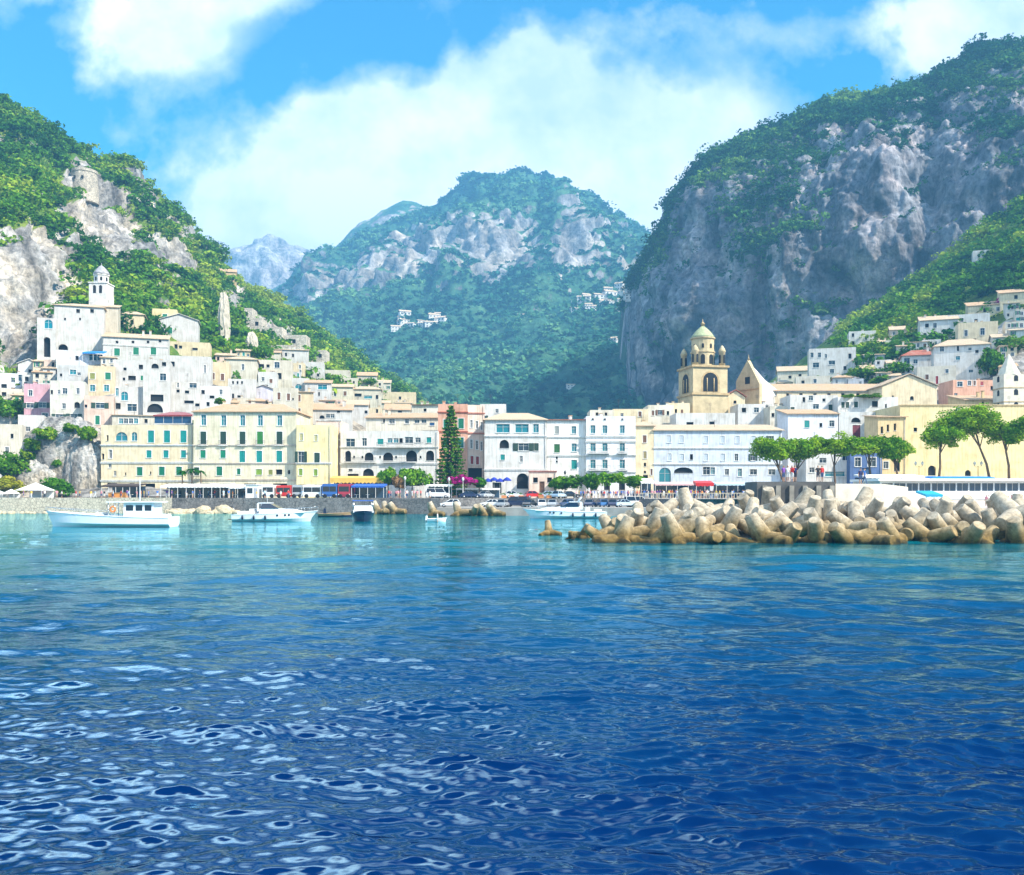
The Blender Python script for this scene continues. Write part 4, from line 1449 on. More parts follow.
b_('cream hotel block with five bays under a long orange tiled roof', 193.5, 296.5, 411.5, D=205, wall=(0.70, 0.63, 0.46), roof=('hip', 401, TILE), dep=14, name='hotel_building', cat='hotel', group='buildings along the quay',
   wins=V_([(203.6, 420), (223.7, 420.5), (242.6, 420.5), (260.3, 420.5), (279.7, 420.5)], 'g', BLU, 5, 10.5) + V_([(203.3, 437.8), (223.2, 437.8), (242.5, 437.8), (279.5, 437.8)], 's', DKG, 6, 12.5) + V_([(260, 437.8)], 's', (0.03, 0.2, 0.03), 6, 12.5)
   + V_([(203, 454), (223, 454)], 's', (0.0, 0.2, 0.10), 5.2, 8) + V_([(242.3, 456.5), (259.3, 456.5), (279.3, 456.5)], 's', TEAL, 5.6, 11.5)
   + [(195, 471.3, 5, 8, 's', DKG), (201.5, 471, 5.6, 8, 's', GRN), (219.4, 471, 5.6, 9, 's', GRN), (238.7, 471.5, 3.6, 6, 's', GRN), (259, 472, 6, 5.6, 's', LIME), (270.6, 472.3, 4, 5, 's', OLIVE), (279, 472, 6.4, 5, 'h', GRN), (289, 472, 2.4, 4, 'h', GRN)]
   + [(205, 488, 10, 9, 'h', GRN), (225, 488, 12, 9, 'h', GRN), (250, 488, 12, 9, 'h', GRN), (280, 488, 14, 9, 'h', GRN)],
   cornice=(445.5, 463.5, 480), balcony=[(199, 208.5, 445, 0.5), (219, 228, 445, 0.5), (238, 247, 445, 0.5), (256, 265, 445, 0.5), (275, 284.5, 445, 0.5)], trimc=(0.74, 0.62, 0.5))
b_('yellow end house of the hotel row with lime shutters', 296.5, 331, 425, D=203.5, wall=YELLOW, dep=12, name='hotel_building', cat='hotel', group='buildings along the quay', chim=False,
   wins=[(301.5, 437, 3, 7, 's', (0.5, 0.45, 0.2)), (316, 438, 3, 6, 's', (0.5, 0.45, 0.2)), (301, 457, 6, 11, 'o', DKG), (317, 458, 5.6, 10.5, 's', DKG), (300.7, 472, 3.6, 6.4, 's', LIME), (315.7, 472.5, 3.6, 6.4, 's', LIME), (302, 489, 8, 9, 'd', BRN), (318, 489, 8, 9, 'h', GRN)], cornice=(463.5,))
b_('blush house set back between the hotel row and the arcades', 316, 341, 421, D=212, wall=ROSE, dep=10, group='buildings along the quay', wins=[(322, 428.5, 4.4, 4, 's', TEAL), (334, 436, 3, 6, 's', BRN), (335, 454, 3, 6, 'p', BRN)], cornice=(420.5, 440))
b_('white arcaded palazzo with round arches over the trees', 340.5, 438, 431, D=211, wall=WHITE, dep=13, name='palazzo_building', cat='palazzo', group='buildings along the quay',
   wins=[(350.5, 443, 9, 9, 'p', BLU), (364.5, 442, 4.6, 8, 'p', PALE), (380.5, 441.5, 6, 5.6, 's', TEAL), (390, 440.5, 5, 4.6, 'g', TEAL), (396, 440.5, 5, 4.6, 'g', TEAL), (401, 440.5, 3.4, 4.6, 'h', GRN), (409, 440, 8, 6.5, 'p', BLU), (418, 440, 5.4, 5, 'p', BLU), (429, 440, 4.6, 5.6, 's', TEAL),
         (348, 456, 6, 10.5, 'a', BLU), (369, 456.5, 9, 8, 'a', BLU), (388, 456.5, 10, 8, 'a', BLU), (411.5, 456, 11, 11, 'a', BLU), (430, 455.5, 8, 10, 'a', BLU),
         (354, 456.8, 2, 2.6, 'a', GRN), (362.3, 457, 2, 2.6, 'a', GRN), (380, 457, 2, 2.6, 'a', GRN), (396, 457, 2, 2.6, 'a', GRN), (420.5, 457, 2, 2.6, 'a', GRN),
         (350.5, 470, 4, 2, 'h', GRN), (353, 475, 11, 2.4, 'h', GRN), (368.3, 473, 11, 9, 'a', BRN), (388, 477, 15, 16, 'A', BRN), (411, 477, 17, 18, 'A', BRN), (430.5, 481, 6, 8, 'a', GRN)],
   cornice=(447.5, 464), balcony=[(377, 423, 447, 1.0), (345, 376, 462, 0.7), (384, 416, 462, 0.7)], chim=False)
sal = b_('tall salmon palazzo with red cornices behind the dark conifer', 438, 467.5, 404, D=214, wall=SALMON, dep=11, name='palazzo_building', cat='palazzo', group='buildings along the quay', trimc=(0.55, 0.16, 0.10),
   wins=[(461, 423.5, 5.4, 10, 's', GRN), (461, 442.5, 5.4, 10, 's', (0.0, 0.12, 0.09)), (446, 424, 5, 9, 's', GRN), (446, 443, 5, 9, 's', GRN), (450, 470, 6, 12, 'p', BRN)], cornice=(412.5, 432), yaw=0)
sal2 = b_('narrow front of the salmon palazzo corner coloured paler as sunlit with white windows', 467.6, 484.5, 405, D=214.5, wall=ROSE, dep=10, name='palazzo_wing', cat='palazzo', group='buildings along the quay', trimc=(0.6, 0.25, 0.18), yaw=11,  # sunlit side of the salmon palazzo, its brightness put into paler walls
   wins=[(471.5, 424, 2.4, 8, 'p', PALE), (477, 425, 2.4, 8, 'p', PALE), (481.6, 426, 2, 8, 'p', PALE), (471.5, 444, 2.4, 9, 'p', PALE), (477, 445, 2.4, 9, 'p', PALE), (481.6, 446, 2, 9, 'p', PALE), (472, 460, 3, 8, 's', RED), (477.5, 460.5, 3, 8, 's', RED), (475, 474, 14, 12, 'h', GRN)], cornice=(413.5, 433.5), chim=False)
b_('white palazzo with two wide teal windows under a peach hip roof', 484.5, 546.5, 419.5, D=207, wall=WHITE, roof=('hip', 410.5, TILE2), dep=13, name='palazzo_building', cat='palazzo', group='buildings along the quay',
   wins=[(503, 428.3, 13.5, 8.6, 'g', TEAL), (522, 428.3, 13.5, 8.6, 'g', TEAL), (536, 428.3, 5.6, 8.6, 'g', TEAL), (504.3, 444, 9.4, 8.4, 'a', BLU), (523.5, 447, 10.4, 7.6, 'o', DKG), (536.4, 447, 4.6, 7.6, 's', DKG), (502.7, 457.2, 4.4, 5.4, 's', TEAL), (521.4, 459, 2.8, 6, 'p', DKG), (522.5, 481, 11.4, 15.5, 'a', BLU), (497, 488, 9, 11, 'h', GRN)], cornice=(436.6, 470), chim=False)
b_('plain white house with a green shutter under a red roof edge', 546.7, 586, 420, D=208, wall=(0.78, 0.75, 0.70), roof=('shed', 416, TILER), dep=12, name='palazzo_building', cat='palazzo', group='buildings along the quay',
   wins=[(557, 430, 4, 7.6, 's', (0.28, 0.3, 0.28)), (574, 430, 4.6, 7.6, 'g', PALE), (557, 448.3, 5.6, 8.4, 's', (0.02, 0.12, 0.03)), (574.2, 447.5, 5, 8, 'g', PALE), (574.2, 464.5, 5.4, 9, 's', TEAL), (556.8, 457.5, 2, 3, 'h', GRN), (556.8, 461.5, 2, 2, 'h', GRN), (560, 484, 6, 9, 'd', BRN), (575, 484, 6, 9, 'h', GRN)], cornice=(437.5, 456), chim=True)
b_('pale formal palazzo with three bays of hooded teal windows', 586.2, 635.5, 416.3, D=207, wall=(0.76, 0.75, 0.76), dep=12, name='palazzo_building', cat='palazzo', group='buildings along the quay',
   wins=V_([(593, 429.3), (605, 429.3), (622.3, 429.3)], 'g', PALE, 4.8, 8) + V_([(593, 447.2), (605, 447.2), (622.3, 447.2)], 'g', PALE, 5.2, 8) + V_([(593, 464), (605, 464), (622.3, 464)], 'g', PALE, 5.2, 8.6) + V_([(592.7, 419), (604.7, 419), (622.3, 419)], 'a', GRN, 2.4, 2.2) + V_([(594, 484), (607, 484), (622, 484)], 'a', GRN, 6, 12),
   cornice=(437, 442, 455.7, 472.5), balcony=[(588, 610, 470, 0.8), (617, 628, 470, 0.8), (588, 610, 453, 0.8), (617, 628, 453, 0.8)])
b_('slim cream house with brown windows between two white palazzi', 635.7, 653.8, 425.5, D=209, wall=CREAM, roof=('hip', 420, TILE2), dep=12, name='palazzo_building', cat='palazzo', group='buildings along the quay',
   wins=[(644.7, 439, 3.6, 7.4, 's', BRN), (645, 455, 3.2, 7.4, 's', (0.3, 0.24, 0.1)), (645, 464.5, 2.4, 3.4, 'h', GRN), (645, 472, 2.4, 2.4, 'h', GRN), (645.5, 477, 5, 4, 'h', GRN), (651.5, 472, 2, 6, 's', BRN)])
b_('wide white palazzo tinted as if in blue shade with faint shutters and low arched windows', 654, 782, 430.5, D=209, wall=WHITE_IN_SHADE, roof=('shed', 421, TILE2), dep=13, name='palazzo_building', cat='palazzo', group='buildings along the quay', rcol=TILE2,  # blue shade tint put into the colour of this white wall
   wins=V_([(669, 439), (681.5, 439), (706, 439.5), (722.5, 439.5), (737.5, 439.5), (753.5, 439.5)], 's', PALE, 4, 7) + [(770, 439.5, 3.6, 7.2, 'o', DKG)] + V_([(669.5, 457), (682, 457.5), (706, 457.3), (723, 457.3)], 's', PALE, 3.8, 7) + [(691.5, 457, 3, 5.5, 'h', GRN), (736.5, 457.3, 3.4, 7, 'p', DKG), (753, 457.3, 4.2, 6.6, 'o', DKG)]
   + [(665, 476, 12, 17, 'ag', PALE), (683.5, 470.2, 19, 5.8, 'a', BLU), (706.5, 470.8, 7, 8, 'p', DKG), (713, 470.8, 4, 7, 'g', PALE), (727, 472, 4, 6, 'p', DKG), (740, 472.5, 4, 8, 'g', TEAL), (753.5, 472, 7, 5.6, 'p', DKG), (772, 472, 7, 5.6, 'p', DKG), (683, 487, 16, 9, 'h', GRN), (700, 487, 9, 9, 'h', GRN), (725, 487, 14, 9, 'h', GRN), (748, 487, 14, 9, 'h', GRN)],
   cornice=(448.5, 464.5), chim=False)
b_('pink low shop front beside the dark arched gate', 529, 556.5, 471.5, D=203.5, wall=ROSE, dep=3.0, name='shop_building', cat='shop', group='buildings along the quay', wins=[(535.5, 480, 4.6, 5, 'h', GRN), (549.5, 480, 4.6, 5, 'h', GRN), (542, 487, 5, 11, 'd', BRN)], cornice=(471.6,), trimc=(0.6, 0.25, 0.2), chim=False)
# ---- behind the front row, centre to the campanile
b_('flat white roof house with pergola above the formal palazzo', 590, 614, 410, 420, D=236, wall=IVORY, wins=[(597, 414, 2.4, 3, 'h', GRN), (606, 414, 2.4, 3, 'h', GRN)])
b_('cream rooftop house with an antenna above the slim cream house', 613, 648, 409, 424, D=238, wall=CREAM, wins=[(622, 415, 3, 4, 'p', DKG), (640, 414, 3, 5, 's', BRN)])
b_('ochre house with small brown windows left of the bell tower', 648, 674, 405, 424, D=240, wall=IVORY, wins=[(653, 413, 2.4, 5, 's', BRN), (660, 412.5, 4.4, 5, 'o', BRN), (668, 413, 2.4, 4, 'h', GRN)])
b_('pale house with paired brown windows touching the bell tower base', 668, 690, 403, 424, D=246, wall=CREAM, wins=[(676, 411, 2.4, 4, 'h', GRN), (682, 411.5, 2.4, 4, 's', BRN), (672, 417, 5, 2.4, 'h', GRN)])
b_('long white terrace wall house below the bell tower', 676, 735, 413, 424, D=230, wall=WHITE, chim=False, wins=[(690, 424, 7, 4, 'h', GRN), (712, 423, 5, 3, 'h', GRN)])
b_('white house with two square windows beneath the pointed church gable', 738, 772, 404, 424, D=244, wall=WHITE, wins=[(744, 410, 4.4, 4.4, 'h', GRN), (756.5, 410, 5, 5, 'p', DKG), (767, 406, 3, 3, 'h', GRN)])
b_('beige house with a dark arched loggia right of the two square windows', 770, 792, 406, 430, D=238, wall=IVORY, wins=[(773, 415, 3, 4, 'h', GRN), (779, 413, 3, 6, 'a', GRN), (786, 424, 3, 8, 's', BRN)])
b_('red roofed cottage at the foot of the church gable', 726, 745, 397, 412, D=256, wall=CREAM, roof=('gy', 390, TILER), wins=[(735, 402, 3, 3, 'h', GRN)])
# ---- the eastern houses
b_('white house with green shutters under the long church nave', 790, 838, 395, 420, D=236, wall=WHITE, wins=[(792, 410, 4, 6, 's', DKG), (804, 399.5, 2.6, 5, 'h', GRN), (811, 397, 4.4, 4.6, 'p', DKG), (816, 406.5, 6, 5, 'p', DKG), (831, 407.5, 5, 6, 's', DKG), (824, 400, 3, 3, 'h', GRN)])
b_('white house with a teal shutter under a faded pink roof', 788, 838, 414, 446, D=222, wall=(0.74, 0.75, 0.79), roof=('shed', 406.5, TILE), wins=[(807, 424, 5, 7, 's', TEAL), (821, 425, 3, 4, 'h', GRN), (832, 423.5, 5, 6, 'p', PALE)])
b_('white terrace house with potted plants along its roof', 838, 898, 397, 426, D=232, wall=WHITE, dep=12, wins=[(843, 405, 3.4, 6, 's', DKG), (847.5, 405, 3.4, 6, 's', DKG), (856, 404.5, 4, 6, 's', DKG), (875, 404, 6, 6, 'h', GRN), (886, 406, 2, 4, 'h', GRN)])
b_('pale grey house with a fanlight over a dark red door', 839, 880, 412, 446, D=222, wall=(0.62, 0.62, 0.60), chim=False, wins=[(856, 420, 9.5, 5, 'a', BRN), (856.5, 431.5, 8, 13, 's', (0.16, 0.015, 0.03)), (875, 420, 4, 7, 'p', PALE), (867, 436, 3, 5, 'h', GRN), (875, 436.5, 5, 5, 'h', GRN)])
b_('small white house behind the umbrella pines', 806, 850, 444, 486, D=205, wall=WHITE, dep=9, wins=[(823, 460.5, 7, 5, 'p', DKG), (848, 457, 7, 7, 'p', PALE), (812, 470, 5, 5, 'p', DKG), (835, 474, 20, 5, 'g', TEAL)], chim=False)
b_('blue painted shop front under the umbrella pines', 850, 882, 452, 486, D=203, wall=(0.10, 0.16, 0.32), dep=9, name='shop_building', cat='shop', wins=[(858, 462, 6, 9, 'p', BLU), (872, 462, 8, 9, 'p', BLU), (866, 474, 8, 12, 'd', BLU)], chim=False)
b_('darker ochre side of the yellow building with slit windows under a sloping roof', 878, 906, 417, 480, D=206, wall=OCHRE, roof=('shed', 413, TILE), dep=8, wins=V_([(882, 430), (888, 428), (895, 427)], 'h', GRN, 2.4, 7) + [(886, 465, 5, 7, 'p', BRN), (897, 466, 6, 10, 'h', GRN)], chim=False)  # side of the yellow building, its shade put into darker walls
YB = b_('huge plain yellow building with two tiny windows behind the tall pines', 900, 1062, 405, D=208, wall=(0.70, 0.59, 0.33), dep=16, base=5.0, name='seafront_building', cat='building', group='buildings along the quay', chim=False,
   wins=[(915.5, 429.5, 3.6, 4, 'h', GRN), (958, 409.5, 4.4, 4.6, 'p', DKG), (932, 470.5, 8, 10, 'a', BLU), (968, 473, 6, 6, 'a', GRN)], cornice=(405.5,), trimc=(0.66, 0.5, 0.28))
b_('cream gabled church side above the yellow building', 882, 937, 386, 404, D=252, wall=CREAM, roof=('gy', 374, TILE2), dep=14, name='church_building', cat='church', wins=[(912, 398, 4, 4, 'a', GRN), (893, 398, 2.4, 5, 'h', GRN)], chim=False, group=None)
b_('pink house with two dark windows among white ones', 953, 1003, 380, 404, D=262, wall=SALMON, wins=[(960, 384, 5.4, 5, 'p', DKG), (969.5, 383, 3.4, 4.6, 'p', BRN), (974.5, 383, 2.4, 4.6, 's', BRN), (982, 383.5, 3, 4, 's', RED), (956, 395, 3.4, 4, 'p', BRN), (992, 388, 3, 4, 'h', GRN)])
b_('ochre wing with sloping brown roof before the pink house', 965, 1006, 400, 412, D=232, wall=OCHRE, roof=('shed', 392, TILE), wins=[(983, 405, 2.4, 7, 'h', GRN), (994, 403, 2.4, 8, 'h', GRN), (958, 409, 4, 4, 'h', GRN)])
b_('white house with a red tiled hip roof above the cream church', 902, 938, 355, 374, wall=WHITE, roof=('hip', 348, TILER), wins=[(907, 361, 5.4, 6, 'p', DKG), (915.5, 361.5, 4, 4, 'p', DKG)])
b_('big white house with scattered windows above the pink house', 934, 990, 345, 382, wall=WHITE, roof=('hip', 337, TILE2), wins=[(942, 347.5, 4, 5, 'p', DKG), (958, 347, 2, 5, 'h', GRN), (970, 349, 3, 3, 'p', BRN), (977, 351.5, 3, 3, 'h', GRN), (985, 350, 3, 5, 's', BRN), (934.5, 370, 3, 3, 'p', BRN), (945, 370, 2, 4, 's', RED), (953, 371, 3, 4, 'p', BRN), (971, 371, 4, 3, 'p', PALE), (958, 358, 4, 4, 'g', BLU)])
b_('cream white lower house with red shutters beside the church gable', 917, 956, 366, 392, wall=IVORY, wins=[(927, 377, 3, 5, 's', BRN), (937, 380, 2.4, 8, 's', RED), (947, 371, 3, 4, 'p', BRN)])
b_('white villa with an arched loggia high on the eastern slope', 920, 958, 320, 340, wall=WHITE, roof=('gx', 314, TILE2), wins=[(927, 325.5, 3.4, 4, 'h', GRN), (935, 325.5, 3.4, 5, 'p', DKG), (925, 335, 2.6, 4, 'h', GRN), (934, 334.5, 9, 7, 'a', DKG), (944, 331, 3, 4, 'p', PALE)])
b_('long white upper house stepping behind the arched villa', 948, 990, 314, 332, wall=WHITE, wins=[(952, 322, 2.4, 4, 'h', GRN), (962, 320, 3, 4, 'p', GRN), (976, 321, 3, 4, 'h', GRN)])
b_('cream house with two grey windows below the terraced road', 958, 998, 322, 346, wall=CREAM, wins=[(966, 333, 3, 6, 'p', DKG), (982.5, 331.5, 4, 7, 'p', PALE), (975, 340, 2.6, 3, 'h', GRN)])
b_('long pink roofed house beside the magenta bougainvillea', 968, 1010, 305, 316, wall=CREAM, roof=('shed', 297, TILE), wins=[(985, 310, 3, 4, 'h', GRN), (998, 309, 3, 4, 'p', BRN)], chim=False)
b_('highest pink roofed house at the picture edge', 1000, 1046, 292, 304, wall=CREAM, roof=('shed', 284, TILE), wins=[(1016, 297, 3, 4, 'h', GRN)], chim=False)
b_('white house with two stacked windows beneath the cliff cave', 849, 876, 331, 350, wall=WHITE, wins=[(853, 335, 2.4, 3.6, 'h', GRN), (853, 343, 2.4, 3.6, 'h', GRN), (866, 338, 2.4, 4, 'p', GRN)])
b_('white flat roofed house with grey windows beneath the cliff', 809, 856, 348, 378, wall=WHITE, wins=[(812, 355, 3, 5, 'p', DKG), (819.5, 355, 3, 5, 'p', DKG), (826, 356, 2, 4, 'p', PALE), (832, 362.5, 6, 4, 'p', DKG), (845, 368, 3, 4, 'h', GRN), (832, 371, 4, 4, 'p', DKG), (816, 365, 6, 5, 'p', PALE), (850, 356, 3, 5, 'h', GRN)])
b_('cream roofed house between the gable church and the cliff houses', 778, 812, 371, 384, wall=IVORY, roof=('gx', 365, TILE2), wins=[(790, 377, 3, 3, 'h', GRN), (800, 376, 3, 4, 'h', GRN)])
b_('beige terrace house tucked below the flat white cliff house', 796, 830, 376, 392, wall=IVORY, wins=[(803, 382, 3, 3, 'h', GRN), (815, 381, 3, 4, 'p', BRN)], chim=False)
b_('white hut alone in the green slope high under the cliff', 973, 992, 250, 262, wall=WHITE, dep=5, wins=[(979, 256, 2, 3, 'h', GRN)], chim=False, group=None, name='hillside_hut', cat='hut')
b_('tiny orange roofed house on the ridge above the stone pillar', 219, 236, 272, 282, wall=OCHRE, roof=('gx', 268, TILE), dep=6, wins=[(226, 276, 2, 3, 'h', GRN)], chim=False, group=None, name='hillside_hut', cat='hut')
h_ = hit(79, 192)
root = empty('stone_ruin', (X(79, h_.y), h_.y + 6, h_.z - 4), 'round pale stone bastion on the western rock face', 'ruin')
q = h_.y / F
m = MB()
hh_ = (192 - 167) * q + 4
m.lathe([(13.5 * q, 0), (12.6 * q, hh_ * 0.6), (12.0 * q, hh_ * 0.9), (12.6 * q, hh_ * 0.92), (12.4 * q, hh_), (11.0 * q, hh_), (11.0 * q, hh_ - 0.8), (0.05, hh_ - 0.7)], 0, 0, 20, 0, False)
m.build('masonry', stone('bastion stone', (0.50, 0.44, 0.35), 0.3, 0.55, 0.9), root)
for u_ in (-0.35, 0.3):
    m = MB()
    m.box(u_ * 12 * q - 0.4, u_ * 12 * q + 0.4, -13.2 * q, -10 * q, hh_ * 0.66, hh_ * 0.66 + 1.4)
    m.build('window', M_dark, root)
# ================================================================== church towers
M_camp = stone('old tower stone', (0.56, 0.45, 0.27), 0.5, 0.4)
M_camp2 = stone('carved tower stone', (0.52, 0.38, 0.20), 0.9, 0.5)
M_maj = stone('green and yellow dome tiles', (0.40, 0.44, 0.25), 1.6, 0.5)


def arch_panel(m, w, h, z0, x, y, rot, mi, deep=0.05, n=9):
    """a flat round-headed panel (dark belfry opening) standing proud of a face by deep"""
    ca, sa = math.cos(rot), math.sin(rot)
    pts = [(-w / 2, z0), (w / 2, z0)] + [(w / 2 * math.cos(t), z0 + h - w / 2 + w / 2 * math.sin(t)) for t in np.linspace(0, math.pi, n)]
    tr = lambda u, d, z: (x + u * ca - d * sa, y + u * sa + d * ca, z)
    m.face([tr(u, -deep, z) for u, z in pts], mi)
    k = len(pts)
    for i in range(k):
        a, b = pts[i], pts[(i + 1) % k]
        m.face([tr(a[0], -deep, a[1]), tr(a[0], 0, a[1]), tr(b[0], 0, b[1]), tr(b[0], -deep, b[1])], mi)


def campanile():
    D = 252.0
    k = D / F
    cx, cy = X(706.5, D), D + 5
    z0 = Z(425, D)
    root = empty('bell_tower', (cx, cy, z0), 'tall ochre bell tower with green tiled dome and corner turrets', 'bell tower', None, R(12))
    zz = lambda py: Z(py, D) - z0
    h = 19.0 * k          # half width
    m = MB()
    m.box(-h, h, -h, h, 0, zz(395))
    m.build('base', M_camp, root)
    m = MB()
    m.box(-h * 1.06, h * 1.06, -h * 1.06, h * 1.06, zz(395), zz(393))
    m.box(-h * 1.05, h * 1.05, -h * 1.05, h * 1.05, zz(367.2), zz(365.2))
    m.build('cornice', M_camp2, root)
    m = MB()
    m.box(-h * 0.97, h * 0.97, -h * 0.97, h * 0.97, zz(393), zz(367.2))
    m.build('belfry_stage', M_camp, root)
    for r in (0, R(90), R(-90), R(180)):
        d = h * 0.97
        px, py_ = d * math.sin(r), -d * math.cos(r)
        m = MB()
        arch_panel(m, h * 1.05, zz(371) - zz(392), zz(392), px, py_, r, 1, 0.06)
        arch_panel(m, h * 0.82, zz(372.5) - zz(391.5), zz(391.5), px, py_, r, 0, 0.10)
        for u in (-0.12, 0.12):
            ca, sa = math.cos(r), math.sin(r)
            x, y = px + u * h * 1.6 * ca + 0.16 * sa, py_ + u * h * 1.6 * sa - 0.16 * ca
            m.lathe([(0.16, zz(391.5)), (0.16, zz(378))], x, y, 6, 1)
        m.build('belfry_window', [M_dark, M_camp2], root)
    # octagonal drum with interlaced arches, four round turrets at the corners
    dr = 11.6 * k
    m = MB()
    m.lathe([(dr, zz(365.2)), (dr, zz(351)), (dr * 1.08, zz(350.6)), (dr * 1.08, zz(349.4)), (dr * 0.98, zz(349)), (dr * 0.98, zz(337)), (dr * 1.09, zz(336.4)), (dr * 1.09, zz(335.2))], 0, 0, 16, 0, False)
    for i in range(8):
        r = i * math.pi / 4
        for q, s_, wd in ((dr, (362.5, 352.5), 0.28), (dr * 0.98, (347.5, 341), 0.2)):
            pass
    m.build('drum', M_camp, root)
    for i in range(8):
        r = i * math.pi / 4 + R(22)
        m = MB()
        arch_panel(m, dr * 0.36, zz(353) - zz(362.5), zz(362.5), dr * 0.985 * math.sin(r), -dr * 0.985 * math.cos(r), r, 0, 0.12)
        m.build('drum_window', [M_dark], root)
        m = MB()
        arch_panel(m, dr * 0.20, zz(342) - zz(346.5), zz(346.5), dr * 0.965 * math.sin(r), -dr * 0.965 * math.cos(r), r, 0, 0.12)
        m.build('drum_window', [M_dark], root)
    m = MB()
    prof = [(dr * 1.06, zz(335.2)), (dr * 0.95, zz(333.3)), (dr * 0.76, zz(330)), (dr * 0.52, zz(327)), (dr * 0.29, zz(324.6)), (dr * 0.16, zz(323.2)), (0.02, zz(322.8))]
    m.lathe(prof, 0, 0, 20, 0)
    dome = m.build('dome', M_maj, root)
    m = MB()
    m.lathe([(0.5, zz(323.6)), (0.45, zz(321)), (0.7, zz(320.6)), (0.3, zz(319.2)), (0.12, zz(318.6)), (0.05, zz(315.5))], 0, 0, 8, 0)
    m.build('finial', M_camp2, dome)
    for sx_ in (-1, 1):
        for sy_ in (-1, 1):
            x, y = sx_ * h * 0.76, sy_ * h * 0.76
            m = MB()
            r = 3.1 * k
            m.lathe([(r, zz(365.2)), (r, zz(351.5)), (r * 1.15, zz(351)), (r * 1.15, zz(349.8)), (r * 0.8, zz(347.4)), (r * 0.4, zz(345.4)), (0.03, zz(344.2))], x, y, 12, 0)
            for q in range(4):
                a = q * math.pi / 2 + R(20)
                arch_panel(m, r * 0.75, zz(354) - zz(362.5), zz(362.5), x + r * 0.93 * math.sin(a), y - r * 0.93 * math.cos(a), a, 1, 0.12)
            m.build('turret', [M_camp, M_dark], root)


campanile()


def gable_church():
    D = 262.0
    k = D / F
    z0 = Z(420, D)
    root = empty('church_nave', (X(747.5, D), D, z0), 'church with steep pointed stone front and a white roof slope beside the bell tower', 'church', None, R(-56))
    zz = lambda py: Z(py, D) - z0
    hw = 4.4
    m = MB()
    pr = [(-hw, 0), (hw, 0), (hw, zz(385)), (0, zz(360)), (-hw, zz(380))]
    m.face([(x, 0, z) for x, z in pr])
    m.face([(x, 1.2, z) for x, z in reversed(pr)])
    for i in range(5):
        a, b = pr[i], pr[(i + 1) % 5]
        m.face([(a[0], 0, a[1]), (a[0], 1.2, a[1]), (b[0], 1.2, b[1]), (b[0], 0, b[1])])
    m.box(-hw - 0.1, hw + 0.1, -0.25, -0.002, zz(390), zz(389), 1)
    m.build('facade', [M_camp, M_camp2], root)
    m = MB()
    m.lathe([(0.25, zz(360.5)), (0.2, zz(358)), (0.08, zz(357)), (0.05, zz(354.5))], 0, 0.5, 6)
    m.build('finial', M_camp2, root)
    m = MB()
    m.box(-0.9, 0.9, -0.06, -0.002, zz(384), zz(377), 0)
    m.build('window', M_dark, root)
    m = MB()
    L_ = 7.5
    m.face([(hw, 1.2, zz(386)), (hw, L_, zz(389.5)), (0, L_, zz(378)), (0, 1.2, zz(363))])
    m.face([(-hw, 1.2, zz(386)), (0, 1.2, zz(363)), (0, L_, zz(378)), (-hw, L_, zz(389.5))])
    m.face([(hw, 1.2, 0), (hw, L_, 0), (hw, L_, zz(389.5)), (hw, 1.2, zz(386))])
    m.face([(hw, L_, 0), (-hw, L_, 0), (-hw, L_, zz(389.5)), (0, L_, zz(378)), (hw, L_, zz(389.5))])
    m.build('roof', plaster(WHITE), root)


gable_church()
b_('long low church nave with orange tiled roof east of the bell tower', 762, 890, 391, 402, D=262, wall=(0.68, 0.56, 0.38), roof=('shed', 380.5, TILE), dep=9, name='church_building', cat='church', group=None, chim=False,
   wins=V_([(775, 394.5), (788, 394.5), (801, 394.5), (815, 394.5), (829, 394.5), (843, 394.5), (858, 394.5), (872, 394.5)], 'h', GRN, 3.4, 2.6), cornice=(391.6,))


def monastery_tower():
    h0 = monastery
    D = h0.D + 13
    k = D / F
    zb = Z(312, D)
    root = empty('bell_tower', (X(101.5, D), D, zb), 'small white bell turret with grey cupola on the monastery roof', 'bell tower')
    zz = lambda py: Z(py, D) - zb
    hw = 8.6 * k
    m = MB()
    m.box(-hw, hw, -hw, hw, 0, zz(285))
    m.box(-hw * 1.08, hw * 1.08, -hw * 1.08, hw * 1.08, zz(285), zz(283.8))
    m.build('lower_stage', plaster(WHITE), root)
    for x in (-hw * 0.35, hw * 0.35):
        m = MB()
        arch_panel(m, hw * 0.34, zz(287) - zz(295), zz(295), x, -hw, 0, 0, 0.03)
        m.build('belfry_window', M_dark, root)
    m = MB()
    m.lathe([(hw * 0.86, zz(283.8)), (hw * 0.86, zz(276.5)), (hw * 0.95, zz(276.2)), (hw * 0.95, zz(275.2))], 0, 0, 8, 0, False)
    m.build('upper_stage', plaster(WHITE), root)
    m = MB()
    for i in range(8):
        r = i * math.pi / 4 + R(22.5)
        arch_panel(m, hw * 0.25, zz(278) - zz(282), zz(282), hw * 0.8 * math.sin(r), -hw * 0.8 * math.cos(r), r, 0, 0.03)
    m.build('lantern_window', M_dark, root)
    m = MB()
    m.lathe([(hw * 0.92, zz(275.2)), (hw * 0.86, zz(273.2)), (hw * 0.62, zz(270)), (hw * 0.3, zz(267)), (0.12, zz(265.4)), (0.04, zz(263))], 0, 0, 16, 0)
    m.build('cupola', stone('grey cupola tiles', (0.36, 0.35, 0.36), 1.2, 0.5), root)


monastery_tower()


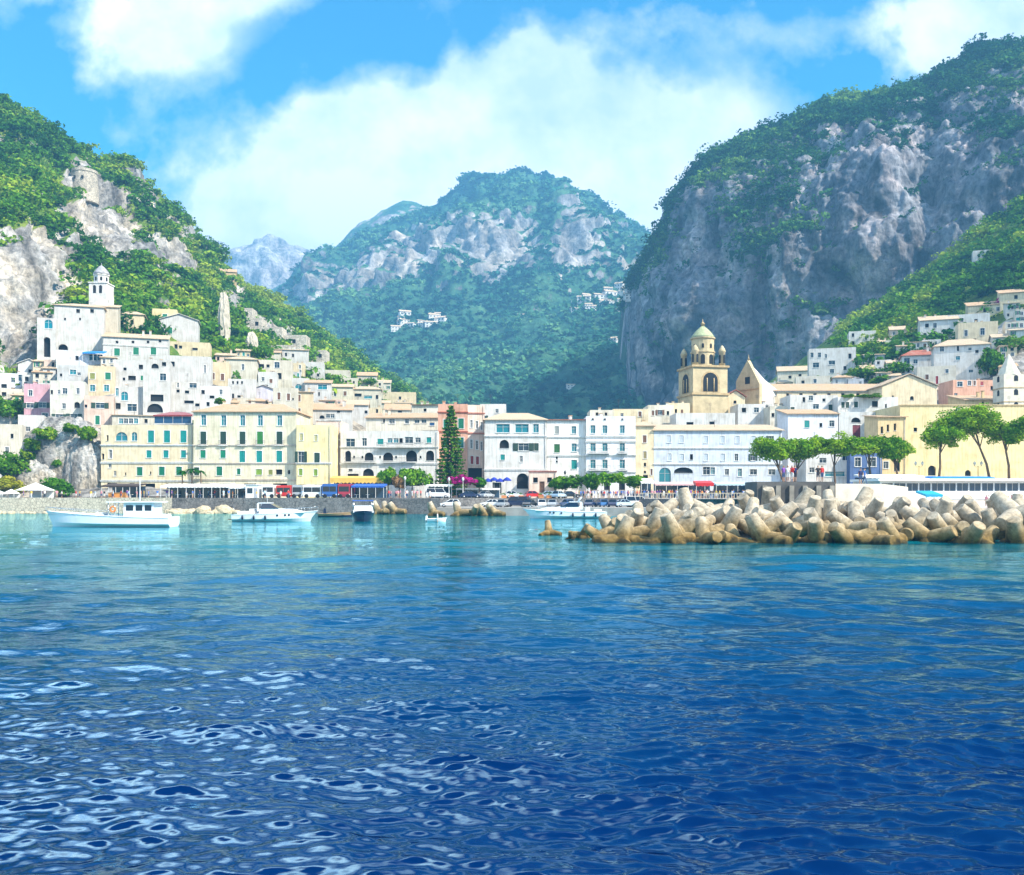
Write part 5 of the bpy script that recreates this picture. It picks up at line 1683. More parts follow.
def spire_tower():
    D = 226.0
    k = D / F
    z0 = Z(425, D)
    root = empty('bell_tower', (X(1014.5, D), D, z0), 'pale bell tower with pointed stone spire at the picture edge', 'bell tower')
    zz = lambda py: Z(py, D) - z0
    hw = 10.5 * k
    m = MB()
    m.box(-hw, hw, 0, 2 * hw, 0, zz(374))
    for py in (388, 402, 415):
        m.box(-hw * 1.05, hw * 1.05, -0.1, 2 * hw + .1, zz(py), zz(py - 0.8), 1)
    m.build('shaft', [stone('pale tower stone', (0.68, 0.62, 0.5), 0.7, 0.3), M_camp2], root)
    m = MB()
    m.lathe([(hw * 1.08, zz(374)), (hw * 0.6, zz(364)), (0.05, zz(352))], 0, hw, 8, 0, False)
    m.build('spire', stone('spire stone', (0.66, 0.60, 0.48), 0.7, 0.3), root)
    for py in (381, 395, 408):
        m = MB()
        arch_panel(m, hw * 0.4, 6 * k, zz(py), hw * 0.15, 0, 0, 0, 0.03)
        m.build('belfry_window', M_dark, root)
        m = MB()
        arch_panel(m, hw * 0.4, 6 * k, zz(py), -hw, hw, R(-90), 0, 0.03)
        m.build('belfry_window', M_dark, root)


spire_tower()

# ================================================================== ruins, terraces, rock outcrop
M_wallstone = stone('dry stone', (0.56, 0.50, 0.41), 0.5, 0.45, 0.9)


def rock_blob(name, x, y, z, sx, sy, sz, seed, mat, label=None, cat='rock', group=None, kind=None, sub=4, amp=0.35):
    import bmesh
    bm = bmesh.new()
    bmesh.ops.create_icosphere(bm, subdivisions=sub, radius=1)
    co_ = np.array([v.co[:] for v in bm.verts])
    n = fbm(co_ * 1.3 + seed * 7.7, 5, True, 0.6)
    n2 = fbm(co_ * np.array([3.0, 3.0, 1.4]) + seed * 3.1, 4, True, 0.6)
    co_ = co_ * (1 + amp * n + amp * 0.5 * n2)[:, None]
    # flatten to blocky facets
    co_ = np.sign(co_) * np.abs(co_) ** 0.8
    for v, c in zip(bm.verts, co_):
        v.co = (c[0] * sx, c[1] * sy, c[2] * sz)
    me = bpy.data.meshes.new(name)
    bm.to_mesh(me)
    bm.free()
    me.materials.append(mat)
    o = bpy.data.objects.new(name, me)
    o.location = (x, y, z)
    link(o)
    if label:
        tag(o, label, cat, group, kind)
    return o


M_outcrop = stone('outcrop rock', (0.46, 0.44, 0.41), 0.22, 0.75)
M_outcrop = terrain_mat('outcrop', *ROCK, (0.045, 0.13, 0.018), (0.17, 0.22, 0.03), 2.2)
rock_blob('rock_outcrop', X(66, 214), 214, 8.0, 9.6, 6.5, 13.2, 3, M_outcrop, 'grey rock outcrop rising from the quay between the houses', 'rock', kind='structure', sub=6, amp=0.30)
rock_blob('rock_outcrop', X(40, 212), 210, 4.0, 6.5, 5, 7.5, 5, M_outcrop, 'lower shoulder of the rock outcrop by the western hedge', 'rock', kind='structure', sub=5)
rock_blob('rock_outcrop', X(92, 212), 210, 5.0, 4.5, 4, 11, 8, M_outcrop, 'steep east edge of the rock outcrop beside the hotel', 'rock', kind='structure', sub=5)


def stone_pillar(label, px, pyt, pyb, wpx, seed):
    h = hit(px, pyb)
    D = h.y
    zb, zt = h.z - 2, Z(pyt, D)
    o = rock_blob('stone_pillar', X(px, D), D, (zb + zt) / 2, wpx / F * D / 2 * 1.15, 2.5, (zt - zb) / 2 * 1.05, seed, stone('pillar stone', (0.55, 0.49, 0.39), 0.5, 0.5), label, 'rock', sub=5, amp=0.6)
    return o


stone_pillar('tall pale stone pillar in the green slope above the town', 224, 298, 346, 8, 2)
stone_pillar('short blunt stone pillar beside the lawn terraces', 252, 336, 361, 9, 4)
terr = [(240, 262, 318, 328), (252, 282, 327, 337), (268, 306, 335, 346), (262, 300, 345, 356), (296, 326, 350, 360), (236, 252, 308, 318)]
terr_lab = ['short', 'curved', 'longest', 'lower', 'outermost', 'topmost']
for (x0, x1, yt, yb), w in zip(terr, terr_lab):
    h = hit((x0 + x1) / 2, yb)
    D = h.y
    root = empty('terrace_wall', (X((x0 + x1) / 2, D), D, h.z - 2), w + ' pale terrace wall with dark niches on the slope above the town', 'terrace wall', 'stone terrace walls', kind='thing')
    w2 = (x1 - x0) / F * D / 2
    hh = Z(yt, D) - (h.z - 2)
    m = MB()
    rects = []
    rs = random.Random(x0)
    for _ in range(2):
        cxx = rs.uniform(-w2 * 0.7, w2 * 0.7)
        r = (cxx - 0.9, cxx + 0.9, hh * 0.45, hh * 0.45 + 2.0, 0)
        if all(r[0] > q[1] + 0.2 or r[1] < q[0] - 0.2 for q in rects):
            rects.append(r)
    wall_front(m, -w2, w2, 0, hh, rects, 0, 0, 1.2)
    m.box(-w2, w2, 1.2, 9, 0, hh, 0)
    m.face([(-w2, 0, hh), (w2, 0, hh), (w2, 1.2, hh), (-w2, 1.2, hh)])
    m.face([(w2, 0, 0), (w2, 1.2, 0), (w2, 1.2, hh), (w2, 0, hh)])
    m.face([(-w2, 1.2, 0), (-w2, 0, 0), (-w2, 0, hh), (-w2, 1.2, hh)])
    m.build('masonry', M_wallstone, root)
    for r in rects:
        window(root, (r[0] + r[1]) / 2, (r[2] + r[3]) / 2, r[1] - r[0], r[3] - r[2], 'h', GRN)

# small houses packed into the gaps of the town
def fill(n, p0, p1, ylo, yhi, label, group, seed):
    r = random.Random(seed)
    made = tries = 0
    while made < n and tries < 3000:
        tries += 1
        px = r.uniform(p0, p1)
        y0, y1 = ylo(px), yhi(px)
        yb = r.uniform(y0 + 8, y1)
        w, hgt = r.uniform(11, 20), r.uniform(9, 15)
        x0, x1, yt = px - w / 2, px + w / 2, yb - hgt
        if yt < y0 - 4:
            continue
        bad = False
        for B in ALLB:
            q = B.rect
            ox = max(0, min(x1, q[1]) - max(x0, q[0]))
            oy = max(0, min(yb, q[3]) - max(yt, q[2]))
            if ox * oy > 0.34 * w * hgt:
                bad = True
                break
        if bad:
            continue
        h = hit(px, yb)
        if h is None or h.y < 216 or h.y > 480:
            continue
        made += 1
        kind = r.choice(['flat', 'flat', 'gx', 'shed', 'hip'])
        rf = ('flat',) if kind == 'flat' else (kind, yt - r.uniform(3, 5), r.choice([TILE, TILE2, TILE2]))
        b_(label, x0, x1, yt, yb, wall=r.choice([WHITE, WHITE, IVORY, CREAM, (0.52, 0.53, 0.55), ROSE]), roof=rf, auto=(2, r.choice([2, 3]), HK), group=group, dep=r.uniform(6, 9), seed=int(px * 7))


fill(34, 165, 425, lambda x: np.interp(x, [165, 215, 260, 320, 425], [345, 362, 350, 366, 396]), lambda x: np.interp(x, [165, 300, 425], [412, 416, 420]), 'small pale house packed among others between the monastery and the arcaded palazzo', 'small houses packed on the western slope', 4)
fill(12, 0, 165, lambda x: np.interp(x, [0, 60, 165], [372, 362, 350]), lambda x: 425, 'small pale house packed among others under the monastery', 'small houses packed under the monastery', 6)
fill(30, 770, 1024, lambda x: np.interp(x, [770, 830, 900, 1024], [385, 352, 330, 300]), lambda x: np.interp(x, [770, 1024], [412, 404]), 'small pale house packed among others on the eastern slope', 'small houses packed on the eastern slope', 8)
fill(10, 600, 770, lambda x: 398, lambda x: 424, 'small pale house packed among others around the bell tower foot', 'small houses around the bell tower', 9)

# villages far up the mountain: one simple house copied
vm = MB()
vm.box(-7, 7, 0, 9, -4, 7, 0)
proto_vh = empty('village_house', (0, 0, 0), 'x', 'house')
vm.build('wall', plaster(WHITE), proto_vh)
vm = MB()
vm.face([(-7.6, -0.6, 7), (7.6, -0.6, 7), (7.6, 4.5, 9.6), (-7.6, 4.5, 9.6)])
vm.face([(7.6, 9.6, 7), (-7.6, 9.6, 7), (-7.6, 4.5, 9.6), (7.6, 4.5, 9.6)])
vm.build('roof', tiles(TILE2), proto_vh)
for x in (-4.5, 0, 4.5):
    for z in (0.4, 4.0):
        vm = MB()
        vm.box(x - 0.8, x + 0.8, -0.06, -0.003, z, z + 1.8)
        vm.build('window', M_dark, proto_vh)
spots_v = []
rs = random.Random(5)
for i in range(22):
    spots_v.append((rs.uniform(574, 634), 0, 'tiny pale house in the hazy village close to the grey cliff', 'houses of the higher mountain village'))
for i in range(13):
    spots_v.append((rs.uniform(396, 440), 1, 'tiny pale house in the hazy hamlet low on the middle of the mountain', 'houses of the mountain hamlet'))
spots_v += [(612, 343, 'lone pale house below the mountain village', None), (572, 388, 'low grey roofed house at the dark foot of the valley', None), (520, 318, 'single white cottage on the open mountain slope', None), (345, 352, 'single pale cottage in the woods east of the green ridge', None)]
first = True
for sx_, sy_, lab, grp in spots_v:
    py = sy_
    if sy_ == 0:
        py = rs.gauss(300 - (sx_ - 605) * 0.12, 5.5)
    elif sy_ == 1:
        py = rs.gauss(327 - (sx_ - 415) * 0.1, 4)
    h = hit(sx_, py, ('central_mountain', 'left_hillside', 'right_cliff'))
    if h is None:
        continue
    c = proto_vh if first else copy_tree(proto_vh)
    first = False
    c.location = h
    c.rotation_euler.z = rs.uniform(-0.5, 0.5)
    s_ = h.y / 1250 * rs.uniform(0.75, 1.25) * 0.95
    c.scale = (s_ * rs.uniform(0.7, 1.3), s_, s_ * rs.uniform(0.8, 1.2))
    tag(c, lab, 'house', grp)
# ================================================================== harbour edge
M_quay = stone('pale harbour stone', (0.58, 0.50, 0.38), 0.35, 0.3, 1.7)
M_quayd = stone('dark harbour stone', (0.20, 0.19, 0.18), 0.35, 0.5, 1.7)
M_conc = stone('jetty concrete', (0.36, 0.34, 0.31), 0.4, 0.4)


def slab(name, pts, z0, z1, mat, label, cat, kind=None, batter=0.0):
    """a walled block with the given plan outline (anticlockwise seen from above)"""
    m = MB()
    n = len(pts)
    m.face([(x, y, z1) for x, y in pts])
    for i in range(n):
        a, b = pts[i], pts[(i + 1) % n]
        m.face([(a[0], a[1], z0), (b[0], b[1], z0), (b[0], b[1], z1), (a[0], a[1], z1)])
    o = m.build(name, mat)
    return tag(o, label, cat, kind=kind)


def at(px, Y):
    return (X(px, Y), Y)


slab('harbour_wall', [at(-700, 184.5), at(172, 184.5), at(172, 185.9), at(-700, 185.9)], -2, 3.25, M_quay, 'pale stone harbour wall along the western quay', 'wall', 'thing')
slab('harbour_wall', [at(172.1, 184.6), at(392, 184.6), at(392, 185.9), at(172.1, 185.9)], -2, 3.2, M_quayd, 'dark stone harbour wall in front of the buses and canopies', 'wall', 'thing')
slab('harbour_wall', [at(392.2, 180.0), at(440, 178.0), at(520, 184.0), at(640, 184.0), at(640, 185.9), at(392.2, 185.9)], -2, 3.15, M_quayd, 'dark quay wall above the lower parking jetty', 'wall', 'thing')  # dark stone here also stands in for the void under the overhang
slab('lower_jetty', [at(437, 168), at(668, 163), at(668, 184.5), at(640, 183.9), at(520, 183.9), at(440, 177.9)], -2, 1.5, M_conc, 'low concrete parking jetty at the water edge', 'jetty', 'structure')
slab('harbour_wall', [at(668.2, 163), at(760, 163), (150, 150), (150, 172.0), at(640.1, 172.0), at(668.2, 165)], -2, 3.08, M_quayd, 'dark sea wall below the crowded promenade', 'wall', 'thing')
slab('promenade_terrace', [at(884, 177), (170, 177), (170, 214), at(884, 214)], 0, 6.9, stone('terrace render', (0.62, 0.54, 0.38), 0.5, 0.3), 'raised terrace road in front of the yellow building', 'road', 'structure')
# the mole whose wall shows over the concrete blocks
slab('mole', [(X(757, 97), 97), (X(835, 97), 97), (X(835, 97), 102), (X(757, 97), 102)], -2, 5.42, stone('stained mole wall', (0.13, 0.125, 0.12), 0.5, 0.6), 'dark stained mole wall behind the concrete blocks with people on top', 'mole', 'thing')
mo_ = [o for o in bpy.data.objects if o.name.startswith('mole')][0]
for i in range(6):
    m = MB()
    x = X(762, 97) + i * 1.45
    m.box(x, x + 0.5, 96.75, 96.998, -1, 5.0)
    m.build('buttress', stone('mole buttress', (0.34, 0.31, 0.26), 0.6, 0.6), mo_)
slab('mole', [(X(835, 97) + .02, 96.9), (X(884, 100), 100), (66, 150), (62, 152), (X(835, 97) + .02, 101.9)], -2, 5.2, stone('pale mole wall', (0.60, 0.55, 0.46), 0.5, 0.3), 'pale sunlit mole parapet running back to the beach', 'mole', 'thing')
m = MB()
m.face([(60, 112, -0.6), (150, 112, -0.6), (150, 150, 3.05), (60, 150, 3.05)])
m.build('beach', stone('beach shingle', (0.56, 0.46, 0.40), 3.0, 0.4))
tag(bpy.data.objects['beach'], 'pale pink shingle beach behind the breakwater', 'beach', kind='structure')
m = MB()
m.face([at(672, 164), (80, 150.1), (150, 150.1), (150, 176.8), at(672, 176.8)])
m.face([(X(672, 164), 164, -1), (X(672, 164), 164.1, -1), (80, 150, -1)])
m.v = [(v[0], v[1], 3.12) if len(v) == 2 else v for v in m.v]
m.build('promenade', M_pave)
tag(bpy.data.objects['promenade'], 'paved promenade behind the mole and beach', 'pavement', kind='structure')

# ------------------------------------------------------------------ concrete armour blocks
m, nt = new_mat('armour concrete')
geo = N(nt, 'ShaderNodeNewGeometry')
sp = N(nt, 'ShaderNodeSeparateXYZ')
L(nt, geo.outputs['Position'], sp.inputs[0])
n1 = noise(nt, geo.outputs['Position'], 0.9, 5, 0.65)
n2 = noise(nt, geo.outputs['Position'], 4.0, 4, 0.6)
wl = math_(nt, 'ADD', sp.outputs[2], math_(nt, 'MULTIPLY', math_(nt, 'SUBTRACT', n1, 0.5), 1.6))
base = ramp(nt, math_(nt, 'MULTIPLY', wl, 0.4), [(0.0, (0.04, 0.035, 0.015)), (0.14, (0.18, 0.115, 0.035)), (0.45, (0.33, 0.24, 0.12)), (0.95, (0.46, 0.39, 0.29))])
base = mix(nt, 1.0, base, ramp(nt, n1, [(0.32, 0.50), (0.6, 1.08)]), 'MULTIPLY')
base = mix(nt, 1.0, base, ramp(nt, n2, [(0.3, 0.66), (0.6, 1.05)]), 'MULTIPLY')
finish(nt, base, 0.92, n2, 0.4, 0.05, 0.2)
M_tet = m


def tetra_mesh(L_=3.05, r0=0.95, r1=0.66):
    m = MB()
    dirs = [Vector((0, 0, 1))] + [Vector((math.cos(a) * 0.943, math.sin(a) * 0.943, -0.333)) for a in (0.3, 0.3 + 2.0944, 0.3 + 4.1888)]
    for d in dirs:
        pr = [(0.0, r0 * 1.05), (L_ * 0.35, r0 * 0.98), (L_ * 0.96, r1 * 1.0), (L_ * 0.985, r1 * 0.96), (L_, r1 * 0.90)]
        a = Vector((0, 0, 1)) if abs(d.z) < 0.9 else Vector((1, 0, 0))
        u = d.cross(a).normalized()
        w = d.cross(u).normalized()
        rows = [[d * t + (u * math.cos(2 * math.pi * k / 20) + w * math.sin(2 * math.pi * k / 20)) * r for k in range(20)] for t, r in pr]
        m.grid(rows[:3], 0, True, True)
        m.grid(rows[2:4], 0, False, True)
        m.grid(rows[3:], 0, False, True, False, True)
    return m


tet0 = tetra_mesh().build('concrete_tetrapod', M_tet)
TL = {0: 'pale concrete tetrapod with its feet in the water along the front of the breakwater', 1: 'ochre stained concrete tetrapod in the second tier of the breakwater', 2: 'concrete tetrapod in the upper middle of the breakwater pile', 3: 'sun bleached concrete tetrapod on the crest of the breakwater'}
rs = random.Random(21)
tcount = 0


def tet(x, y, z, s, label, group='tetrapods of the breakwater', rot=None):
    global tcount
    o = tet0 if tcount == 0 else tet0.copy()
    if tcount:
        COL.objects.link(o)
    tcount += 1
    o.location = (x, y, z)
    o.rotation_euler = rot or (rs.uniform(0, 6.28), rs.uniform(0, 6.28), rs.uniform(0, 6.28))
    o.scale = (s, s, s)
    tag(o, label, 'tetrapod', group)


crest = lambda px: np.interp(px, [600, 640, 680, 735, 780, 850, 900, 950, 1000, 1030, 1120, 1300], [1.0, 3.0, 3.6, 4.2, 4.0, 4.2, 3.8, 3.5, 3.1, 3.6, 3.6, 3.4])
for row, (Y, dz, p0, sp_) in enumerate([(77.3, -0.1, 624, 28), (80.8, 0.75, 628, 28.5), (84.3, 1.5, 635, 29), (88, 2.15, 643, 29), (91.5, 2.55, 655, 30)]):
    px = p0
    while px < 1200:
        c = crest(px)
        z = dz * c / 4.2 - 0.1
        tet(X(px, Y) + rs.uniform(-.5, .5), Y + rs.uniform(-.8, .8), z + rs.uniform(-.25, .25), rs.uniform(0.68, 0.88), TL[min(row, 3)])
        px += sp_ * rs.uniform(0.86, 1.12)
for (px, py, Y, s, lab) in [(549, 531, 88, 0.42, 'small round topped concrete block standing alone in the water off the breakwater tip'), (583, 534, 84, 0.42, 'half sunken concrete block second out from the breakwater tip'),
                            (600, 535, 82, 0.55, 'tilted concrete block at the low end of the breakwater'), (612, 528, 84, 0.7, 'leaning concrete tetrapod rising at the breakwater tip'), (571, 537, 83, 0.25, 'flat concrete lump barely above the water by the breakwater tip'), (1016, 512, 80, 0.95, 'tall standing concrete tetrapod by the eastern picture edge')]:
    tet(X(px, Y), Y, Z(py, Y) - 0.5 * s, s, lab, None)
for i, px in enumerate([378, 386, 396, 434, 459, 474, 484, 495]):
    Y = 165.5 if px > 430 else 179
    tet(X(px, Y), Y, 0.35, 0.78, 'pale tetrapod at the foot of the inner quay', 'tetrapods at the inner quay')
# rubble core that carries the blocks
core = MB()
rows = []
for Y, z in [(75.5, -1.6), (79, -0.6), (83, 0.0), (88, 0.8), (93, 1.3), (99, 1.2), (106, -1.6)]:
    rows.append([(X(px, 84), Y, (z if z < -1 else z * crest(px) / 4.2 - max(0, (640 - px) / 30)) + 0.0) for px in range(600, 1320, 20)])
core.grid(rows, 0, True)
tag(core.build('rubble_mound', stone('shade dark rubble', (0.05, 0.045, 0.035), 0.8, 0.6, 0.8)), 'dark rubble mound under the concrete blocks', 'rubble', kind='structure')  # near-black colour deepens the shade in the gaps between blocks

M_boul = stone('shore boulder', (0.58, 0.46, 0.30), 0.6, 0.5)
rs = random.Random(3)
for i in range(11):
    px = 172 + i * 6.3 + rs.uniform(-1, 1)
    s = rs.uniform(0.55, 1.25)
    rock_blob('shore_boulder', X(px, 182.6), 182.6 + rs.uniform(-1.4, 1.2), rs.uniform(0.0, 0.5), s * rs.uniform(0.8, 1.5), s * 0.9, s * rs.uniform(0.55, 0.95), i + 20, M_boul, 'ochre boulder in the row below the dark harbour wall', 'boulder', 'boulders below the dark harbour wall', sub=4, amp=0.55)
for i in range(16):
    px = 2 + i * 4.4 + rs.uniform(-1, 1)
    s = rs.uniform(0.3, 0.6)
    rock_blob('shore_boulder', X(px, 181.5), 181.5 + rs.uniform(-1.5, 1), 0.15, s, s, s * 0.8, i + 50, M_boul, 'small ochre stone at the foot of the pale harbour wall', 'boulder', 'stones below the pale harbour wall', sub=3, amp=0.25)

# ================================================================== boats
M_hullw = plain('white gelcoat', (0.78, 0.80, 0.82), 0.25, var=0.06)
M_hullb = plain('pale blue hull paint', (0.70, 0.75, 0.78), 0.3, var=0.08)
M_navy = plain('navy hull paint', (0.01, 0.015, 0.045), 0.3)
M_teak = plain('teak', (0.38, 0.24, 0.12), 0.7)
M_bglass = glass_mat('tinted boat glass', (0.01, 0.02, 0.04))
M_chrome = plain('stainless rail', (0.6, 0.6, 0.6), 0.25, 1.0)
M_orange = plain('orange plastic', (0.8, 0.20, 0.03))
M_white = plain('white canvas', (0.80, 0.80, 0.78), 0.8, var=0.06)
M_blue = plain('blue canvas', (0.02, 0.10, 0.42), 0.8)
M_red = plain('red paint', (0.55, 0.02, 0.02), 0.4)


def hull(L_, B, f0, f1, stripe=0.35, flare=0.93, rake=0.12, mi=(0, 1, 2), nose=2.2):
    """stern at -L/2, bow at +L/2; materials: below the stripe, topsides, deck"""
    m = MB()
    rows = []
    n = 22
    for i in range(n + 1):
        t = i / n
        hb = B / 2 * (1 - max(0, (t - 0.35) / 0.65) ** nose) * (0.90 + 0.10 * min(t / 0.3, 1))
        hb = max(hb, 0.02)
        d = f0 + (f1 - f0) * t ** 1.8
        x = -L_ / 2 + L_ * t
        rk = rake * L_ * max(0, (t - 0.6) / 0.4) ** 1.5
        pts = [(x - rk, 0, -0.35), (x - rk * 0.8, hb * flare * 0.7, -0.12), (x - rk * 0.62, hb * flare * 1.03, stripe * d), (x - rk * 0.2, hb * 0.99, d * 0.85), (x, hb, d)]
        full = pts + [(p[0], -p[1], p[2]) for p in reversed(pts)]
        rows.append(full)
    k = len(rows[0])
    for a in range(n):
        for b in range(k - 1):
            q = b if b < k / 2 - 1 else k - 2 - b
            m.face([rows[a][b], rows[a + 1][b], rows[a + 1][b + 1], rows[a][b + 1]], mi[0] if q < 2 else (mi[2] if q == 4 else mi[1]), q != 4)
        m.face([rows[a][4], rows[a][5], rows[a + 1][5], rows[a + 1][4]], mi[2]) if False else None
    m.face(list(reversed(rows[0])), mi[1])
    # rub rail
    for s_ in (0, 1):
        m.tube([(r[4][0], r[4][1] * (1 if s_ == 0 else -1), r[4][2]) for r in rows], 0.05, 5, mi[1])
    return m, rows


def cabin(m, prof, hw, mi=0, taper=0.8):
    """prof: [(x, z) ...] outline seen from the side, extruded across with narrowing towards the top"""
    z0 = min(z for x, z in prof)
    z1 = max(z for x, z in prof)
    w = lambda z: hw * (1 - (1 - taper) * (z - z0) / max(z1 - z0, 0.01))
    a = [(x, -w(z), z) for x, z in prof]
    b = [(x, w(z), z) for x, z in prof]
    m.face(a, mi)
    m.face(list(reversed(b)), mi)
    for i in range(len(prof)):
        j = (i + 1) % len(prof)
        m.face([a[j], a[i], b[i], b[j]], mi)


def rail(parent, pts, h=0.6, name='bow_rail'):
    m = MB()
    top = [(x, y, z + h) for x, y, z in pts]
    m.tube(top, 0.03, 5)
    for i in range(0, len(pts), 2):
        m.tube([pts[i], top[i]], 0.025, 5)
    m.build(name, M_chrome, parent)


def motor_yacht(label, p0, p1, yw, bow_left, hullmats, flybridge=False):
    Y = CAMH * F / (yw - HY)
    L_ = (p1 - p0) / F * Y
    root = empty('motor_yacht', (X((p0 + p1) / 2, Y), Y, 0), label, 'yacht', 'boats moored in the harbour', R(180) if bow_left else 0.0)
    f = 1.05
    m, rows = hull(L_, 3.9, f, 1.55)
    m.build('hull', hullmats, root)
    m = MB()
    # raised foredeck and coachroof
    pr = [(-L_ * 0.18, f), (L_ * 0.36, 1.35), (L_ * 0.22, 1.75), (L_ * 0.02, 1.95), (-L_ * 0.18, 1.95)]
    cabin(m, [(x, z) for x, z in reversed(pr)], 1.45, 0, 0.72)
    m.build('coachroof', M_hullw, root)
    m = MB()
    pr = [(-L_ * 0.17, 1.96), (L_ * 0.05, 1.96), (-L_ * 0.06, 2.65), (-L_ * 0.15, 2.65)]
    cabin(m, [(x, z) for x, z in reversed(pr)], 1.2, 0, 0.8)
    ws = m.build('windscreen', M_bglass, root)
    m = MB()
    m.box(-L_ * 0.20, -L_ * 0.055, -1.05, 1.05, 2.66, 2.78)
    m.box(-L_ * 0.21, -L_ * 0.19, -1.1, -0.98, 1.5, 2.66)
    m.box(-L_ * 0.21, -L_ * 0.19, 0.98, 1.1, 1.5, 2.66)
    m.build('hardtop', M_hullw, root)
    if flybridge:
        m = MB()
        m.tube([(-L_ * 0.16, -1.0, 2.7), (-L_ * 0.20, -0.95, 3.5), (-L_ * 0.20, 0.95, 3.5), (-L_ * 0.16, 1.0, 2.7)], 0.10, 6)
        m.build('radar_arch', M_hullw, root)
    m = MB()
    m.box(-L_ * 0.46, -L_ * 0.22, -1.5, 1.5, f - 0.05, f + 0.02, 0)
    m.box(-L_ * 0.44, -L_ * 0.36, -1.3, 1.3, f + 0.02, f + 0.45, 1)
    m.box(-L_ * 0.30, -L_ * 0.25, -1.2, 1.2, f + 0.02, f + 0.8, 1)
    m.build('cockpit', [M_teak, M_white], root)
    m = MB()
    m.box(-L_ * 0.55, -L_ * 0.49, -1.4, 1.4, 0.25, 0.38)
    m.build('swim_platform', M_teak, root)
    for t in (3, 6, 9):
        for sgn in (-1, 1):
            r = rows[t][4]
            m = MB()
            m.lathe([(0.03, 0.95), (0.14, 0.85), (0.15, 0.4), (0.05, 0.28)], r[0], sgn * (r[1] + 0.16), 10)
            m.build('fender', M_navy, root)
    m = MB()
    m.tube([(-L_ * 0.49, 0, f), (-L_ * 0.52, 0, f + 1.3)], 0.025, 5)
    m.build('flag_pole', M_chrome, root)
    m = MB()
    m.tube([(-L_ * 0.12, 0.5, 2.78), (-L_ * 0.13, 0.5, 4.9)], [0.03, 0.012], 5)
    m.build('antenna', M_hullw, root)
    for sgn in (-1, 1):
        rail(root, [(r[4][0], sgn * r[4][1] * 0.93, r[4][2]) for r in rows[10:]])
        for t in (12, 14, 15):
            r = rows[t][3]
            m = MB()
            m.lathe([(0.16, -0.03), (0.16, 0.03)], 0, 0, 10)
            o = m.build('porthole', M_bglass, root)
            o.rotation_euler = (R(90), 0, 0)
            o.location = (r[0], sgn * (r[1] + 0.0), r[2] - 0.12)
    return root


motor_yacht('sleek white motor yacht in front of the red truck and buses', 235, 318, 521.3, False, [M_hullb, M_hullw, M_hullw])
motor_yacht('white motor yacht with arch moored before the rows of parked cars', 523, 606, 518.3, True, [M_hullb, M_hullw, M_hullw], True)


def fishing_boat():
    Y = CAMH * F / (526.5 - HY)
    L_ = (174 - 46) / F * Y
    root = empty('fishing_boat', (X(110, Y), Y, 0), 'long white and pale blue fishing boat with wheelhouse and orange life ring', 'boat', 'boats moored in the harbour', R(180))
    m, rows = hull(L_, 4.2, 1.15, 1.95, 0.3, 0.93, 0.07)
    m.build('hull', [M_hullb, M_hullw, M_hullw], root)
    k = Y / F
    lx = lambda px: -(X(px, Y) - root.location.x)
    m = MB()
    m.face([(r[4][0], r[4][1] * 0.95, 0.95 + 0.6 * i / 21) for i, r in enumerate(rows)] + [(r[4][0], -r[4][1] * 0.95, 0.95 + 0.6 * i / 21) for i, r in reversed(list(enumerate(rows)))])
    m.build('deck', M_teak, root)
    m = MB()
    x0, x1 = lx(158), lx(128)
    m.box(x0, x1, -1.3, 1.3, 0.9, 3.0)
    cb = m.build('wheelhouse', M_hullw, root)
    m = MB()
    for sgn in (-1.31, 1.31):
        for a, b in ((0.08, 0.3), (0.38, 0.6), (0.68, 0.92)):
            m.box(x0 + (x1 - x0) * a, x0 + (x1 - x0) * b, sgn - 0.01, sgn + 0.01, 2.0, 2.7)
    m.box(x1 + 0.0, x1 + 0.02, -1.1, 1.1, 2.0, 2.7)
    m.build('window', M_bglass, cb)
    m = MB()
    m.box(lx(163), lx(112), -1.6, 1.6, 3.02, 3.16)
    m.build('canopy', M_hullw, root)
    for px in (113.5, 120):
        for y in (-1.45, 1.45):
            m = MB()
            m.tube([(lx(px), y, 0.9), (lx(px), y, 3.02)], 0.05, 6)
            m.build('post', M_chrome, root)
    m = MB()
    n = 16
    rows_ = [[((0.32 + 0.09 * math.cos(b)) * math.cos(a), 0.09 * math.sin(b), (0.32 + 0.09 * math.cos(b)) * math.sin(a)) for b in np.linspace(0, 2 * math.pi, 8)[:-1]] for a in np.linspace(0, 2 * math.pi, n)]
    m.grid(rows_, 0, True, True)
    o = m.build('life_ring', M_orange, root)
    o.location = (lx(118.5), 1.62, 2.2)
    m = MB()
    m.tube([(lx(140), 0, 3.1), (lx(140), 0, 6.0)], [0.07, 0.03], 6)
    m.build('mast', M_hullw, root)
    for sgn in (-1, 1):
        rail(root, [(r[4][0], sgn * r[4][1] * 0.94, r[4][2]) for r in rows[12:]], 0.5)
    for px in (164, 168, 172):
        m = MB()
        m.lathe([(0.22, 0.9), (0.3, 1.2), (0.3, 1.45), (0.2, 1.6)], lx(px), 1.0, 10)
        m.build('fender', M_hullw, root)
    m = MB()
    m.box(lx(106), lx(98), -0.8, 0.8, 1.2, 1.75)
    m.build('fish_crate', M_white, root)


fishing_boat()


